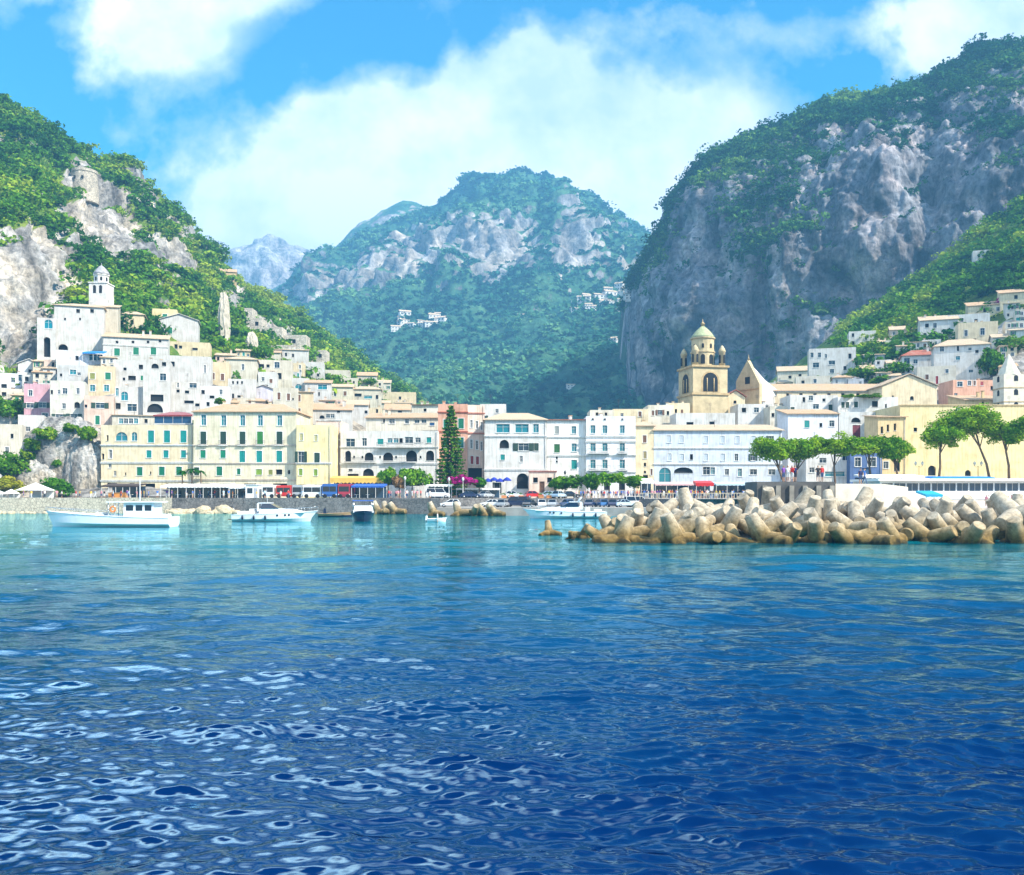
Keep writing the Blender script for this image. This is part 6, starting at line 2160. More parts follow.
def small_craft():
    Y = CAMH * F / (521 - HY)
    root = empty('tour_boat', (X(363, Y), Y, 0), 'navy hulled boat with white upper works and blue sunshade seen end on', 'boat', 'boats moored in the harbour', R(-78))
    m, rows = hull(7.5, 3.6, 1.3, 1.6, 0.6, 0.85, 0.08, (0, 0, 1))
    m.build('hull', [M_navy, M_hullw], root)
    m = MB()
    cabin(m, [(1.6, 1.3), (1.0, 2.3), (-1.6, 2.3), (-1.6, 1.3)], 1.5, 0, 0.85)
    cb = m.build('cabin', M_hullw, root)
    m = MB()
    m.box(-1.4, 0.8, -1.5, -1.42, 1.65, 2.1)
    m.box(-1.4, 0.8, 1.42, 1.5, 1.65, 2.1)
    m.build('window', M_bglass, cb)
    m = MB()
    m.box(-2.8, 1.2, -1.5, 1.5, 3.0, 3.1)
    m.build('sunshade', M_blue, root)
    for x in (-2.7, 1.1):
        for y in (-1.4, 1.4):
            m = MB()
            m.tube([(x, y, 1.3), (x, y, 3.0)], 0.05, 6)
            m.build('post', M_chrome, root)
    Y = CAMH * F / (516.8 - HY)
    root = empty('rowing_boat', (X(336, Y), Y, 0), 'low tan wooden boat lying next to the navy hulled boat', 'boat', 'boats moored in the harbour', R(6))
    m, rows = hull(6.2, 1.9, 0.55, 0.85, 0.4, 0.8, 0.06)
    m.build('hull', [M_navy, M_teak, M_teak], root)
    for x in (-1.5, 0, 1.3):
        m = MB()
        m.box(x - 0.15, x + 0.15, -0.85, 0.85, 0.42, 0.47)
        m.build('thwart', M_teak, root)
    m = MB()
    cabin(m, [(-1.6, 0.5), (-2.2, 0.5), (-2.1, 1.5), (-1.8, 1.5)], 0.4, 0, 0.8)
    m.build('engine_cover', M_navy, root)
    Y = CAMH * F / (521.6 - HY)
    root = empty('dinghy', (X(437, Y), Y, 0), 'tiny white dinghy with one person crossing the open harbour', 'boat', None, R(8))
    m, rows = hull(2.9, 1.4, 0.4, 0.55, 0.4, 0.85, 0.08)
    m.build('hull', [M_hullw, M_hullw, M_hullw], root)
    m = MB()
    cabin(m, [(-1.35, 0.2), (-1.7, 0.2), (-1.65, 0.85), (-1.4, 0.9)], 0.18, 0, 0.8)
    m.build('outboard_motor', M_white, root)
    return root


dinghy = small_craft()

# ================================================================== cars, vans, buses
M_tyre = plain('rubber', (0.015, 0.015, 0.015), 0.9)
M_rim = plain('alloy', (0.45, 0.45, 0.47), 0.35, 0.8)
M_cglass = glass_mat('car glass', (0.015, 0.02, 0.03))
M_lamp = plain('lamp glass', (0.75, 0.75, 0.7), 0.2)
_carp = {}


def car_paint(c):
    k = ('carpaint', tuple(c))
    if k not in _mc:
        m, nt = new_mat('car paint')
        b = finish(nt, c, 0.28, spec=0.5)
        b.inputs['Coat Weight'].default_value = 0.6
        _mc[k] = m
    return _mc[k]


CP = {  # half length, half width, side outline of the body, greenhouse (base x0 x1, top x0 x1, z0 z1)
    'small_car': (1.9, 0.82, [(-1.88, .32), (-1.9, .62), (-1.84, .92), (-0.9, .98), (0.75, .95), (1.55, .80), (1.86, .62), (1.9, .34)], (-1.72, 0.85, -1.35, 0.05, .94, 1.46)),
    'parked_car': (2.2, 0.86, [(-2.17, .32), (-2.2, .65), (-2.1, .92), (-1.2, .97), (0.8, .94), (1.8, .78), (2.16, .6), (2.2, .34)], (-1.55, 0.95, -0.95, 0.1, .93, 1.42)),
    'van': (2.5, 0.95, [(-2.47, .34), (-2.5, .8), (-2.47, 1.15), (-1.0, 1.2), (1.4, 1.18), (2.2, 1.0), (2.47, .75), (2.5, .36)], (-2.44, 1.6, -2.36, 0.95, 1.15, 2.0)),
}


def make_car(kind, paint):
    hl, hw, out, gh = CP[kind]
    root = bpy.data.objects.new(kind, None)
    COL.objects.link(root)
    m = MB()
    rows = []
    for (y, sc, zs) in ((-hw, 0.965, 0.03), (-hw * 0.93, 1.0, 0.0), (hw * 0.93, 1.0, 0.0), (hw, 0.965, 0.03)):
        rows.append([(x * sc, y, z - zs if z > 0.5 else z + zs) for x, z in out])
    m.grid(rows, 0, False, True, True, True)
    m.build('body', [paint], root)
    a0, a1, t0, t1, z0, z1 = gh
    m = MB()
    w0, w1 = hw * 0.9, hw * 0.74
    lo = [(a0, -w0, z0), (a1, -w0, z0), (a1, w0, z0), (a0, w0, z0)]
    hi = [(t0, -w1, z1), (t1, -w1, z1), (t1, w1, z1), (t0, w1, z1)]
    for i in range(4):
        m.face([lo[i], lo[(i + 1) % 4], hi[(i + 1) % 4], hi[i]], 0)
    m.build('window', [M_cglass], root)
    m = MB()
    m.box(t0 - 0.03, t1 + 0.03, -w1 - 0.02, w1 + 0.02, z1 + 0.002, z1 + 0.05)
    for i in range(4):   # pillars
        m.tube([lo[i], hi[i]], 0.045, 4)
    xm, tm = (a0 + a1) / 2, (t0 + t1) / 2
    for s_ in (-1, 1):
        m.tube([(xm, s_ * w0, z0), (tm, s_ * w1, z1)], 0.045, 4)
    m.build('roof', [paint], root)
    for x in (-hl * 0.62, hl * 0.64):
        for s_ in (-1, 1):
            m = MB()
            r = 0.31 if kind != 'van' else 0.35
            m.lathe([(r * 0.62, -0.1), (r * 0.95, -0.1), (r, -0.06), (r, 0.06), (r * 0.95, 0.1), (r * 0.62, 0.1)], 0, 0, 14, 0)
            w = m.build('wheel', [M_tyre], root)
            w.rotation_euler = (R(90), 0, 0)
            w.location = (x, s_ * (hw - 0.08), r)
            m = MB()
            m.lathe([(0.02, -0.115), (r * 0.6, -0.112), (r * 0.6, 0.112), (0.02, 0.115)], 0, 0, 10, 0)
            m.build('rim', [M_rim], w)
    for s_ in (-1, 1):
        m = MB()
        m.box(hl - 0.12, hl + 0.0, s_ * hw * 0.68 - 0.16, s_ * hw * 0.68 + 0.16, 0.60, 0.74)
        m.build('headlight', [M_lamp], root)
    return root


def car(kind, px, Y, z, col, hd, label, group='cars parked along the harbour'):
    k = kind
    if k not in _carp:
        o = make_car(kind, car_paint(col))
        _carp[k] = o
    else:
        o = copy_tree(_carp[k])
    o.location = (X(px, Y), Y, z)
    o.rotation_euler = (0, 0, R(hd))
    for ch in o.children:
        if ch.name.startswith(('body', 'roof')):
            ch.material_slots[0].link = 'OBJECT'
            ch.material_slots[0].material = car_paint(col)
    tag(o, label, 'van' if kind == 'van' else 'car', group)
    return o


cW, cG, cN, cK, cB, cR, cT, cP = (0.75, 0.76, 0.76), (0.35, 0.37, 0.39), (0.01, 0.02, 0.07), (0.02, 0.022, 0.025), (0.05, 0.15, 0.35), (0.5, 0.02, 0.02), (0.02, 0.12, 0.13), (0.45, 0.58, 0.68)
UP, LO = 3.13, 1.5
for a in [
    ('van', 438, 188, UP, cW, 4, 'white van parked on the upper quay beside the dark conifer'),
    ('small_car', 450.5, 171.5, LO, cW, 178, 'small white car alone on the lower jetty'),
    ('parked_car', 470, 187.5, UP, cN, 10, 'navy car on the upper quay near the magenta bush'),
    ('parked_car', 486, 192, UP, cG, 60, 'grey car behind the white cars near the navy wall'),
    ('parked_car', 491, 174, LO, cW, 172, 'long white car at the west end of the jetty car row'),
    ('small_car', 503, 173, LO, cG, 75, 'grey hatchback nose out between the white and navy cars'),
    ('van', 516.5, 175, LO, cN, 160, 'navy people carrier in the lower jetty row'),
    ('parked_car', 530, 173.5, LO, cK, 70, 'black car next to the navy people carrier'),
    ('small_car', 541, 174, LO, cW, 95, 'white hatchback in the middle of the jetty row behind the yacht bow'),
    ('parked_car', 553, 174.5, LO, cG, 80, 'silver grey car behind the yacht deck'),
    ('small_car', 567, 175.5, LO, cB, 110, 'bright blue car behind the yacht windscreen'),
    ('parked_car', 590, 174, LO, cN, 75, 'navy saloon just past the stern of the yacht'),
    ('small_car', 602, 175, LO, cB, 100, 'blue hatchback beside the navy saloon'),
    ('parked_car', 613, 174, LO, cN, 80, 'dark blue estate car between two blue cars'),
    ('parked_car', 625, 173, LO, cP, 20, 'pale blue car with light windscreen near the breakwater tip'),
    ('van', 637, 175, LO, cW, 12, 'white van behind the tip of the breakwater'),
    ('small_car', 648, 173.5, LO, cR, 30, 'red car among the cars by the breakwater tip'),
    ('parked_car', 659, 174.5, LO, cT, 15, 'dark teal car at the east end of the jetty row'),
    ('small_car', 513.5, 189.5, UP, cW, 8, 'white car on the upper quay before the dark arched gate'),
    ('small_car', 534, 189, UP, cR, 15, 'red car on the upper quay before the pink shop'),
    ('parked_car', 547, 190, UP, cP, 165, 'light blue car right of the red car before the pink shop'),
    ('small_car', 559, 187.5, UP, cP, 60, 'silver blue car with domed roof near the hedge'),
    ('parked_car', 570, 190, UP, cK, 20, 'black car parked beside the clipped hedge'),
]:
    car(*a)


def bus(label, p0, p1, yt, Y, col, col2, kind='bus', front=False):
    L_ = (p1 - p0) / F * Y
    H_ = Z(yt, Y) - UP
    root = empty('coach' if kind == 'bus' else kind, (X((p0 + p1) / 2, Y), Y, UP), label, kind, 'buses and trucks on the quay')
    a = L_ / 2
    d = 2.4 if not front else 6.0
    m = MB()
    m.box(-a, a, 0, d, 0.35, H_, 0)
    m.box(-a + 0.02, a - 0.02, -0.012, -0.002, 0.5, H_ * 0.28, 1)
    m.box(-a + .1, a - .1, 0.1, d - .1, H_ + 0.002, H_ + 0.15, 0)
    m.build('body', [car_paint(col), car_paint(col2)], root)
    n = max(1, int(L_ / 1.3))
    for i in range(n):
        m = MB()
        x0 = -a + 0.15 + (L_ - 0.3) * i / n
        x1 = -a + 0.15 + (L_ - 0.3) * (i + 1) / n - 0.08
        m.box(x0, x1, -0.02, -0.003, H_ * 0.48, H_ * 0.86)
        m.build('window', [M_cglass], root)
    for x in (-a * 0.62, a * 0.62):
        m = MB()
        m.lathe([(0.2, -0.14), (0.42, -0.14), (0.45, 0), (0.42, 0.14), (0.2, 0.14)], 0, 0, 14)
        w = m.build('wheel', [M_tyre], root)
        w.rotation_euler = (R(90), 0, 0)
        w.location = (x, 0.08, 0.45)
        m = MB()
        m.lathe([(0.02, -0.16), (0.26, -0.16), (0.26, 0.1)], 0, 0, 10)
        m.build('rim', [M_rim], w)
    for s_ in (-1, 1):
        m = MB()
        m.box(s_ * a * 0.9 - 0.12, s_ * a * 0.9 + 0.12, -0.03, -0.014, 0.7, 0.9)
        m.build('headlight', [M_lamp], root)


bus('white minibus parked end on next to the white kiosk', 262, 274, 485.5, 188, cW, cP, 'bus', True)
bus('bright red delivery truck on the quay', 276, 291, 486, 188, (0.55, 0.02, 0.02), (0.3, 0.01, 0.01), 'truck')
bus('grey coach front beside the red truck', 292, 302, 485.5, 188.5, cG, cK, 'bus', True)
bus('long white coach with dark windows between grey and blue buses', 303, 321, 485.5, 188, cW, cW, 'bus')
bus('blue coach behind the bow of the tan boat', 322, 337, 484.5, 187.5, (0.02, 0.10, 0.34), (0.01, 0.05, 0.2), 'bus')
bus('dark red kiosk van standing between the blue coach and blue marquee', 338, 350, 484.5, 187.6, (0.35, 0.015, 0.04), (0.2, 0.01, 0.03), 'truck', True)

# ================================================================== canopies, tents, street things
def canopy(label, p0, p1, yt, Y, dep, mat, cat='canopy', nposts=5, sheet=None, fascia=0.35, zb=UP, name='restaurant_canopy', shed=0.5, inner=True):
    L_ = (p1 - p0) / F * Y
    H_ = Z(yt, Y) - zb
    root = empty(name, (X((p0 + p1) / 2, Y), Y, zb), label, cat, None)
    a = L_ / 2
    m = MB()
    m.face([(-a, 0, H_), (a, 0, H_), (a, dep, H_ + shed), (-a, dep, H_ + shed)])
    m.face([(-a, dep, H_ + shed - 0.06), (a, dep, H_ + shed - 0.06), (a, 0, H_ - 0.06), (-a, 0, H_ - 0.06)])
    # scalloped valance
    n = max(4, int(L_ / 0.8))
    for i in range(n):
        x0, x1 = -a + L_ * i / n, -a + L_ * (i + 1) / n
        m.face([(x0, 0, H_), (x0, 0, H_ - fascia * 0.8), ((x0 + x1) / 2, -0.02, H_ - fascia), (x1, 0, H_ - fascia * 0.8), (x1, 0, H_)])
    for x in (-a, a):
        m.face([(x, 0, H_ - fascia * .8), (x, 0, H_), (x, dep, H_ + shed), (x, dep, H_ - fascia * .8 + shed)])
    m.build('roof', [mat], root)
    for i in range(nposts):
        x = -a + 0.1 + (L_ - 0.2) * i / (nposts - 1)
        m = MB()
        m.box(x - 0.05, x + 0.05, 0.05, 0.15, 0, H_ - 0.07)
        m.build('post', [M_frame], root)
    if inner:
        m = MB()
        m.box(-a + 0.2, a - 0.2, dep - 0.1, dep - 0.05, 0.0, H_ - 0.1)
        m.build('back_screen', [glass_mat('canopy glass', (0.02, 0.05, 0.10))], root)
        for i in range(max(2, int(L_ / 2.4))):
            x = -a + 0.9 + i * 2.4
            if x > a - 0.6:
                break
            m = MB()
            m.box(x - 0.4, x + 0.4, 0.9, 1.7, 0.7, 0.76)
            m.box(x - 0.05, x + 0.05, 1.25, 1.35, 0, 0.7)
            m.build('table', [M_white], root)
    return root


canopy('long white restaurant canopy with glass screens under the hotel wing', 160, 229, 486, 189, 5, M_white, nposts=9)
canopy('white awning over tables beside the white kiosk', 229, 246, 487, 189, 4, M_white, nposts=3)
canopy('dark brown cafe roof beside the rock outcrop', 101, 137, 485.5, 190, 5, plain('dark timber', (0.05, 0.03, 0.025), 0.7), nposts=6)
canopy('blue market marquee at the end of the bus row', 351, 384, 486, 187.4, 5, M_blue, nposts=5)
canopy('blush and white awning in front of the shade tinted palazzo', 655, 700, 484, 196, 3.5, plain('blush canvas', (0.62, 0.42, 0.42), 0.8), nposts=5)
canopy('blue and white awning behind the promenade crowd', 716, 760, 484, 196, 3.5, plain('pale blue canvas', (0.45, 0.60, 0.72), 0.8), nposts=5)
canopy('red awning and sign frame above the promenade crowd', 696, 714, 483, 186, 3, M_red, nposts=3, fascia=0.7)
canopy('white tent beside the slim cream house', 641, 654, 482, 194, 3, M_white, nposts=3, shed=0.8)
canopy('yellow awning in front of the arcaded palazzo', 330, 384, 478, 199, 3.5, plain('yellow canvas', (0.70, 0.44, 0.10), 0.8), nposts=6, fascia=1.2)
canopy('white car port roof beside the dark conifer', 426, 452, 485, 196, 4, M_white, nposts=4, shed=0.2)
canopy('white bus shelter behind the parked cars near the magenta bush', 456, 500, 488.5, 199, 2.4, M_white, nposts=5, shed=0.1)
h = hit(92, 365)
canopy('bright blue awning on the white terrace house', 82, 104, 352.5, (h.y if h else 280) - 2.2, 2.0, plain('bright blue canvas', (0.02, 0.22, 0.62), 0.7), nposts=3, zb=Z(362, h.y if h else 280), name='house_awning', cat='awning', inner=False, shed=0.7)
# red roofed pergola on the hotel wing roof
root = empty('roof_pergola', (X(173, 208), 208, Z(425, 206)), 'dark red roofed glass pergola on top of the hotel wing', 'pergola')
pm = MB()
pw, ph = 19.5 / F * 208, 10.5 / F * 208
pm.face([(-pw, -0.3, ph), (pw, -0.3, ph), (pw * 0.45, 2, ph + 0.9), (-pw * 0.35, 2, ph + 0.9)])
pm.face([(-pw, -0.3, ph), (-pw * 0.35, 2, ph + 0.9), (-pw * 0.35, 4, ph + 0.9), (-pw, 5, ph)])
pm.face([(pw, -0.3, ph), (pw, 5, ph), (pw * 0.45, 4, ph + 0.9), (pw * 0.45, 2, ph + 0.9)])
pm.box(-pw, pw, -0.31, -0.1, ph - 0.3, ph - 0.002)
pm.build('roof', plain('dark red metal', (0.22, 0.02, 0.015), 0.5), root)
for i in range(4):
    pm = MB()
    x0 = -pw * 0.95 + pw * 1.9 * i / 4
    pm.box(x0, x0 + pw * 0.45, 0.05, 0.10, 0.6, ph - 0.3)
    pm.build('window', glass_mat('pergola glass', (0.02, 0.06, 0.14)), root)
pm = MB()
pm.box(-pw * 0.97, pw * 0.97, 0.12, 4.5, 0.3, 0.6)
pm.build('base', M_trim, root)


def tent(label, px0, px1, yt, yb, Y, mat, name='white_tent'):
    zb = UP
    a = (px1 - px0) / 2 / F * Y
    hw_ = Z((yt + yb) / 2, Y) - zb
    ht = Z(yt, Y) - zb
    root = empty(name, (X((px0 + px1) / 2, Y), Y + a, zb), label, 'tent', None)
    m = MB()
    lo = [(-a, -a, hw_), (a, -a, hw_), (a, a, hw_), (-a, a, hw_)]
    for i in range(4):
        p, q = lo[i], lo[(i + 1) % 4]
        m.face([p, q, (q[0] * .45, q[1] * .45, hw_ + (ht - hw_) * 0.55), (p[0] * .45, p[1] * .45, hw_ + (ht - hw_) * 0.55)])
        m.face([(p[0] * .45, p[1] * .45, hw_ + (ht - hw_) * 0.55), (q[0] * .45, q[1] * .45, hw_ + (ht - hw_) * 0.55), (0, 0, ht)])
    m.build('roof', mat, root)
    for p in lo:
        m = MB()
        m.tube([(p[0] * .96, p[1] * .96, 0), (p[0] * .96, p[1] * .96, hw_)], 0.05, 6)
        m.build('post', M_frame, root)
    m = MB()
    m.box(-a * .9, a * .9, a * .85, a * .9, 0, hw_ - .02)
    m.build('back_wall', mat, root)


tent('white peaked pavilion tent under the rock outcrop', 15, 42, 482.5, 498, 190, M_white)
tent('low white tent at the western end of the quay', 2, 14, 489, 498, 188, M_white)
tent('second low white tent beside the yellow bush', -12, 1, 490, 498, 188, M_white)

root = empty('market_kiosk', (X(252, 188), 188, UP), 'white box kiosk between the awning and the minibus', 'kiosk')
m = MB()
m.box(-1.35, 1.35, 0, 2.4, 0, 2.7, 0)
m.box(-1.5, 1.5, -0.15, 2.5, 2.702, 2.85, 0)
m.build('body', M_white, root)
m = MB()
m.box(-1.0, 0.1, -0.03, -0.003, 1.0, 2.1)
m.build('window', M_glass, root)
m = MB()
m.box(0.4, 1.1, -0.03, -0.003, 0.05, 2.1)
m.build('door', plain('grey door', (0.4, 0.42, 0.45)), root)
root = empty('orange_counter', (X(117, 187.4), 187.4, UP), 'orange bar counter in front of the dark brown cafe roof', 'counter')
m = MB()
m.box(-1.8, 1.8, 0, 0.8, 0, 1.1)
m.build('front', plain('orange panel', (0.70, 0.28, 0.06)), root)
m = MB()
m.box(-1.95, 1.95, -0.1, 0.9, 1.102, 1.18)
m.build('top', M_teak, root)
for i, px in enumerate((504, 512, 521, 541, 549)):
    root = empty('orange_planter', (X(px, 186.8), 186.8, UP), 'orange planter box with shrub on the upper quay edge', 'planter', 'orange planters on the upper quay')
    m = MB()
    m.box(-0.55, 0.55, -0.3, 0.3, 0, 0.6)
    m.build('box', plain('terracotta orange', (0.62, 0.24, 0.08)), root)
    g_ = np.random.default_rng(i)
    c = clump(40, 0.3, g_) * 0.5 + np.array([0, 0, 0.85])
    np_mesh('shrub', c, np.arange(len(c)).reshape(-1, 4), M_leaf, {'tint': np.full(len(c), 0.4)}, False, root)


def lamp_post(label, px, Y, zb, h, mat, heads=1, name='street_lamp'):
    root = empty(name, (X(px, Y), Y, zb), label, 'street lamp', 'lamp posts of the harbour front')
    m = MB()
    m.lathe([(0.16, 0), (0.16, 0.5), (0.09, 0.6), (0.06, h - 0.6), (0.08, h - 0.5)], 0, 0, 8)
    m.build('post', mat, root)
    for i in range(heads):
        x = 0 if heads == 1 else (-0.7 if i == 0 else 0.7)
        m = MB()
        m.lathe([(0.06, h - 0.5), (0.24, h - 0.2), (0.28, h + 0.15), (0.1, h + 0.4), (0.02, h + 0.5)], x, 0, 8)
        m.build('lantern', mat if heads == 1 else M_lamp, root)
        if heads > 1:
            m = MB()
            m.tube([(0, 0, h - 0.6), (x * 0.6, 0, h - 0.8), (x, 0, h - 0.5)], 0.04, 6)
            m.build('arm', mat, root)


lamp_post('dark ornate lamp post in the clipped hedge', 565, 199, UP, 5.6, M_iron)
lamp_post('pale slim lamp post beside the two round green trees', 405, 192, UP, 4.2, M_frame)
lamp_post('pale lamp post in front of the dark conifer', 449, 194, UP, 4.0, M_frame)
lamp_post('white lamp post beside the magenta bougainvillea', 463, 193, UP, 4.0, M_frame)
lamp_post('twin armed gold lamp post before the yellow building', 919, 186, 6.9, 3.4, plain('gilt lamp', (0.5, 0.36, 0.12), 0.5), 2)
lamp_post('twin armed gold lamp post among the tall pines', 978, 186, 6.9, 3.4, plain('gilt lamp', (0.5, 0.36, 0.12), 0.5), 2)
# rail along the crowded promenade
root = empty('promenade_railing', (X(640, 172.4), 172.4, 3.12), 'cream railing in front of the promenade crowd', 'railing')
L_ = X(762, 172.4) - X(640, 172.4)
m = MB()
n = 44
for i in range(n + 1):
    x = L_ * i / n
    m.box(x - 0.04, x + 0.04, -0.04, 0.04, 0, 1.0)
m.build('balusters', plain('cream rail paint', (0.62, 0.55, 0.40)), root)
m = MB()
m.box(0, L_, -0.06, 0.06, 1.002, 1.1)
m.build('handrail', plain('cream rail paint', (0.62, 0.55, 0.40)), root)

# beach restaurant with windows and blue awning
Y = 152.0
p0, p1 = 880, 1034
k = Y / F
root = empty('beach_restaurant', (X((p0 + p1) / 2, Y), Y, 3.12), 'long white beach restaurant with a band of glass and flat roof', 'restaurant')
a = (p1 - p0) * k / 2
zz = lambda py: Z(py, Y) - 3.12
m = MB()
rects, pane = [], []
for i in range(12):
    x0 = -a + 0.3 + (2 * a - 0.6) * i / 12
    rects.append((x0, x0 + (2 * a - 0.6) / 12 - 0.22, zz(491), zz(483.2), 0))
wall_front(m, -a, a, -3, zz(481), rects, 0, 0, 0.25)
for x in (-a, a):
    m.face([(x, 0, -3), (x, 12, -3), (x, 12, zz(481)), (x, 0, zz(481))])
m.build('wall', M_white, root)
m = MB()
m.box(-a - 0.6, a + 0.6, -0.9, 12, zz(481) + 0.002, zz(478.6))
m.build('roof', M_white, root)
for r in rects:
    m = MB()
    m.box(r[0], r[1], 0.15, 0.2, r[2], r[3], 0)
    m.box((r[0] + r[1]) / 2 - 0.04, (r[0] + r[1]) / 2 + 0.04, 0.1, 0.148, r[2], r[3], 1)
    m.build('window', [glass_mat('restaurant glass', (0.01, 0.05, 0.11)), M_frame], root)
canopy('long bright blue awning on the roof of the beach restaurant', 933, 995, 477.5, 154, 3, plain('bright blue canvas', (0.02, 0.22, 0.62), 0.7), zb=Z(478.6, 152) + .02, nposts=7, inner=False, name='restaurant_awning', shed=0.25, fascia=0.3)
canopy('turquoise awning just behind the concrete blocks', 926, 943, 494.5, 118, 3, plain('turquoise canvas', (0.02, 0.34, 0.55), 0.7), zb=0.5, nposts=3, inner=False, name='beach_awning', shed=0.5)
canopy('white roof canopy over the beach terrace west of the blue awning', 866, 928, 476.5, 166, 6, M_white, nposts=7, zb=3.12)
for i, px in enumerate((488, 494, 500, 507)):
    root = empty('blue_parasol', (X(px, 202), 202, UP), 'deep blue parasol in front of the teal windowed palazzo', 'parasol', 'blue parasols before the white palazzo')
    hgt = 4.3 + 0.25 * (i % 2)
    m = MB()
    m.tube([(0, 0, 0), (0, 0, hgt)], 0.05, 6)
    m.build('pole', M_frame, root)
    m = MB()
    m.lathe([(1.0, hgt - 0.75), (0.98, hgt - 0.55), (0.5, hgt - 0.15), (0.03, hgt + 0.1)], 0, 0, 8, 0, False, False)
    m.build('canopy', plain('deep blue canvas', (0.01, 0.03, 0.30), 0.8), root)

# ================================================================== plants that stand as single things
def crown_mesh(blobs, nq, leaf, g, tint, spread=0.12):
    """blobs: (cx, cy, cz, rx, ry, rz); leaves through and around each"""
    V, T = [], []
    for (cx, cy, cz, rx, ry, rz) in blobs:
        n = max(12, int(nq * (rx * ry) ** 0.5))
        c = clump(n, leaf / max(rx, 0.3), g, 1.0, -0.6)
        lo = c.reshape(-1, 4, 3)
        V.append(c * np.array([rx, ry, rz]) * 1.1 + np.array([cx, cy, cz]))
        t0 = tint + g.normal() * spread
        T.append(np.repeat(np.clip(t0 + g.normal(size=n) * spread, 0, 1), 4))
    V = np.concatenate(V)
    return V, np.arange(len(V)).reshape(-1, 4), np.concatenate(T)


M_bark = stone('pine bark', (0.17, 0.11, 0.07), 2.0, 0.5)
M_pine = leaf_mat('pine needles', (0.025, 0.10, 0.008), (0.09, 0.24, 0.010), (0.26, 0.40, 0.02), 0.2)
M_conif = leaf_mat('conifer needles', (0.012, 0.055, 0.010), (0.03, 0.12, 0.012), (0.16, 0.27, 0.02), 0.1)
M_lush = leaf_mat('bright garden leaves', (0.02, 0.10, 0.008), (0.08, 0.24, 0.012), (0.25, 0.42, 0.03), 0.3)
M_mag = leaf_mat('bougainvillea flowers', (0.16, 0.005, 0.09), (0.42, 0.01, 0.20), (0.6, 0.04, 0.34), 0.3)


def plant(name, label, cat, loc, trunk, crown, mat, group=None):
    root = empty(name, loc, label, cat, group)
    if trunk:
        m = MB()
        for pts, rad in trunk:
            m.tube(pts, rad, 8)
        m.build('trunk', M_bark, root)
    V, q, t = crown
    np_mesh('crown', V, q, mat, {'tint': t}, False, root)
    return root


g9 = np.random.default_rng(77)


def umbrella_pine(label, Y, zb, base_px, c0, c1, ct, cb):
    k = Y / F
    bx = X(base_px, Y)
    cx = X((c0 + c1) / 2, Y) - bx
    hw_ = (c1 - c0) / 2 * k
    zt, zl = Z(ct, Y) - zb, Z(cb, Y) - zb
    hz_ = (zt - zl) / 2
    zc = (zt + zl) / 2
    blobs = []
    n = 11
    for i in range(n):
        a = 6.283 * i / n + g9.random()
        r = hw_ * (0.62 if i % 2 else 0.30)
        blobs.append((cx + r * math.cos(a), r * math.sin(a) * 0.9, zc + g9.normal() * hz_ * 0.25 - hz_ * 0.1, hw_ * 0.50, hw_ * 0.50, hz_ * 0.75))
    blobs.append((cx, 0, zc + hz_ * 0.35, hw_ * 0.6, hw_ * 0.6, hz_ * 0.7))
    tz = zl + hz_ * 0.2
    lean = cx
    tr = [([(0, 0, -0.3), (lean * 0.25 + 0.15, 0, tz * 0.35), (lean * 0.55 - 0.1, 0.1, tz * 0.7), (lean * 0.8, 0, tz)], [0.30, 0.24, 0.19, 0.15])]
    p = (lean * 0.55 - 0.1, 0.1, tz * 0.7)
    for i in range(6):
        a = 6.283 * i / 6 + 0.4
        r = hw_ * 0.6
        tr.append(([p if i % 2 else (lean * 0.8, 0, tz), (lean * 0.9 + r * 0.5 * math.cos(a), r * .5 * math.sin(a), tz + 0.2 * hz_), (cx + r * math.cos(a), r * math.sin(a), zc)], [0.11, 0.08, 0.04]))
    plant('umbrella_pine', label, 'tree', (bx, Y, zb), tr, crown_mesh(blobs, 420, 0.22, g9, 0.68, 0.13), M_pine, 'umbrella pines along the promenade')


for a in [
    ('flat crowned umbrella pine leaning over the western end of the mole', 178, UP, 787, 756, 791, 439.5, 459.5),
    ('broad umbrella pine behind the people on the mole', 180, UP, 791, 782, 823, 437, 461),
    ('umbrella pine with forked trunk before the small white house', 179, UP, 834, 815, 856, 437.5, 455),
    ('umbrella pine in front of the blue shop front', 181, UP, 872, 851, 886, 438, 456),
    ('umbrella pine at the corner of the ochre building side', 180, UP, 901, 880, 907, 438.5, 459),
    ('dark umbrella pine with straight trunk before the yellow building', 182, 6.9, 938.5, 925, 960, 422, 445),
    ('largest umbrella pine with a bent trunk before the yellow building', 184, 6.9, 990, 945, 1001, 407.5, 437),
    ('small umbrella pine with slanting trunk right of the bent pine', 182, 6.9, 1009, 988, 1022, 423.5, 442),
    ('umbrella pine cut by the picture edge', 181, 6.9, 1036, 1010, 1052, 417, 441),
]:
    umbrella_pine(*a)
h = hit(205, 262)
if h is not None:
    pass
hb = BV['left_hillside'].ray_cast(Vector((X(212, 560), 556, 900)), Vector((0, 0, -1)))[0]
k = hb.y / F
V, q, t = crown_mesh([(X(213, hb.y) - hb.x, 0, Z(245, hb.y) - hb.z, 8.5, 6, 2.6), (X(205, hb.y) - hb.x, 0, Z(247, hb.y) - hb.z, 5, 5, 2.4), (X(219, hb.y) - hb.x, 0, Z(246, hb.y) - hb.z, 4.5, 5, 1.8)], 60, 0.6, g9, 0.25)
plant('umbrella_pine', 'lone flat topped pine standing out on the western ridge', 'tree', hb, [([(0, 0, -1), (0.3, 0, (Z(247, hb.y) - hb.z))], [0.5, 0.35])], (V, q, t), M_leaf_shade)


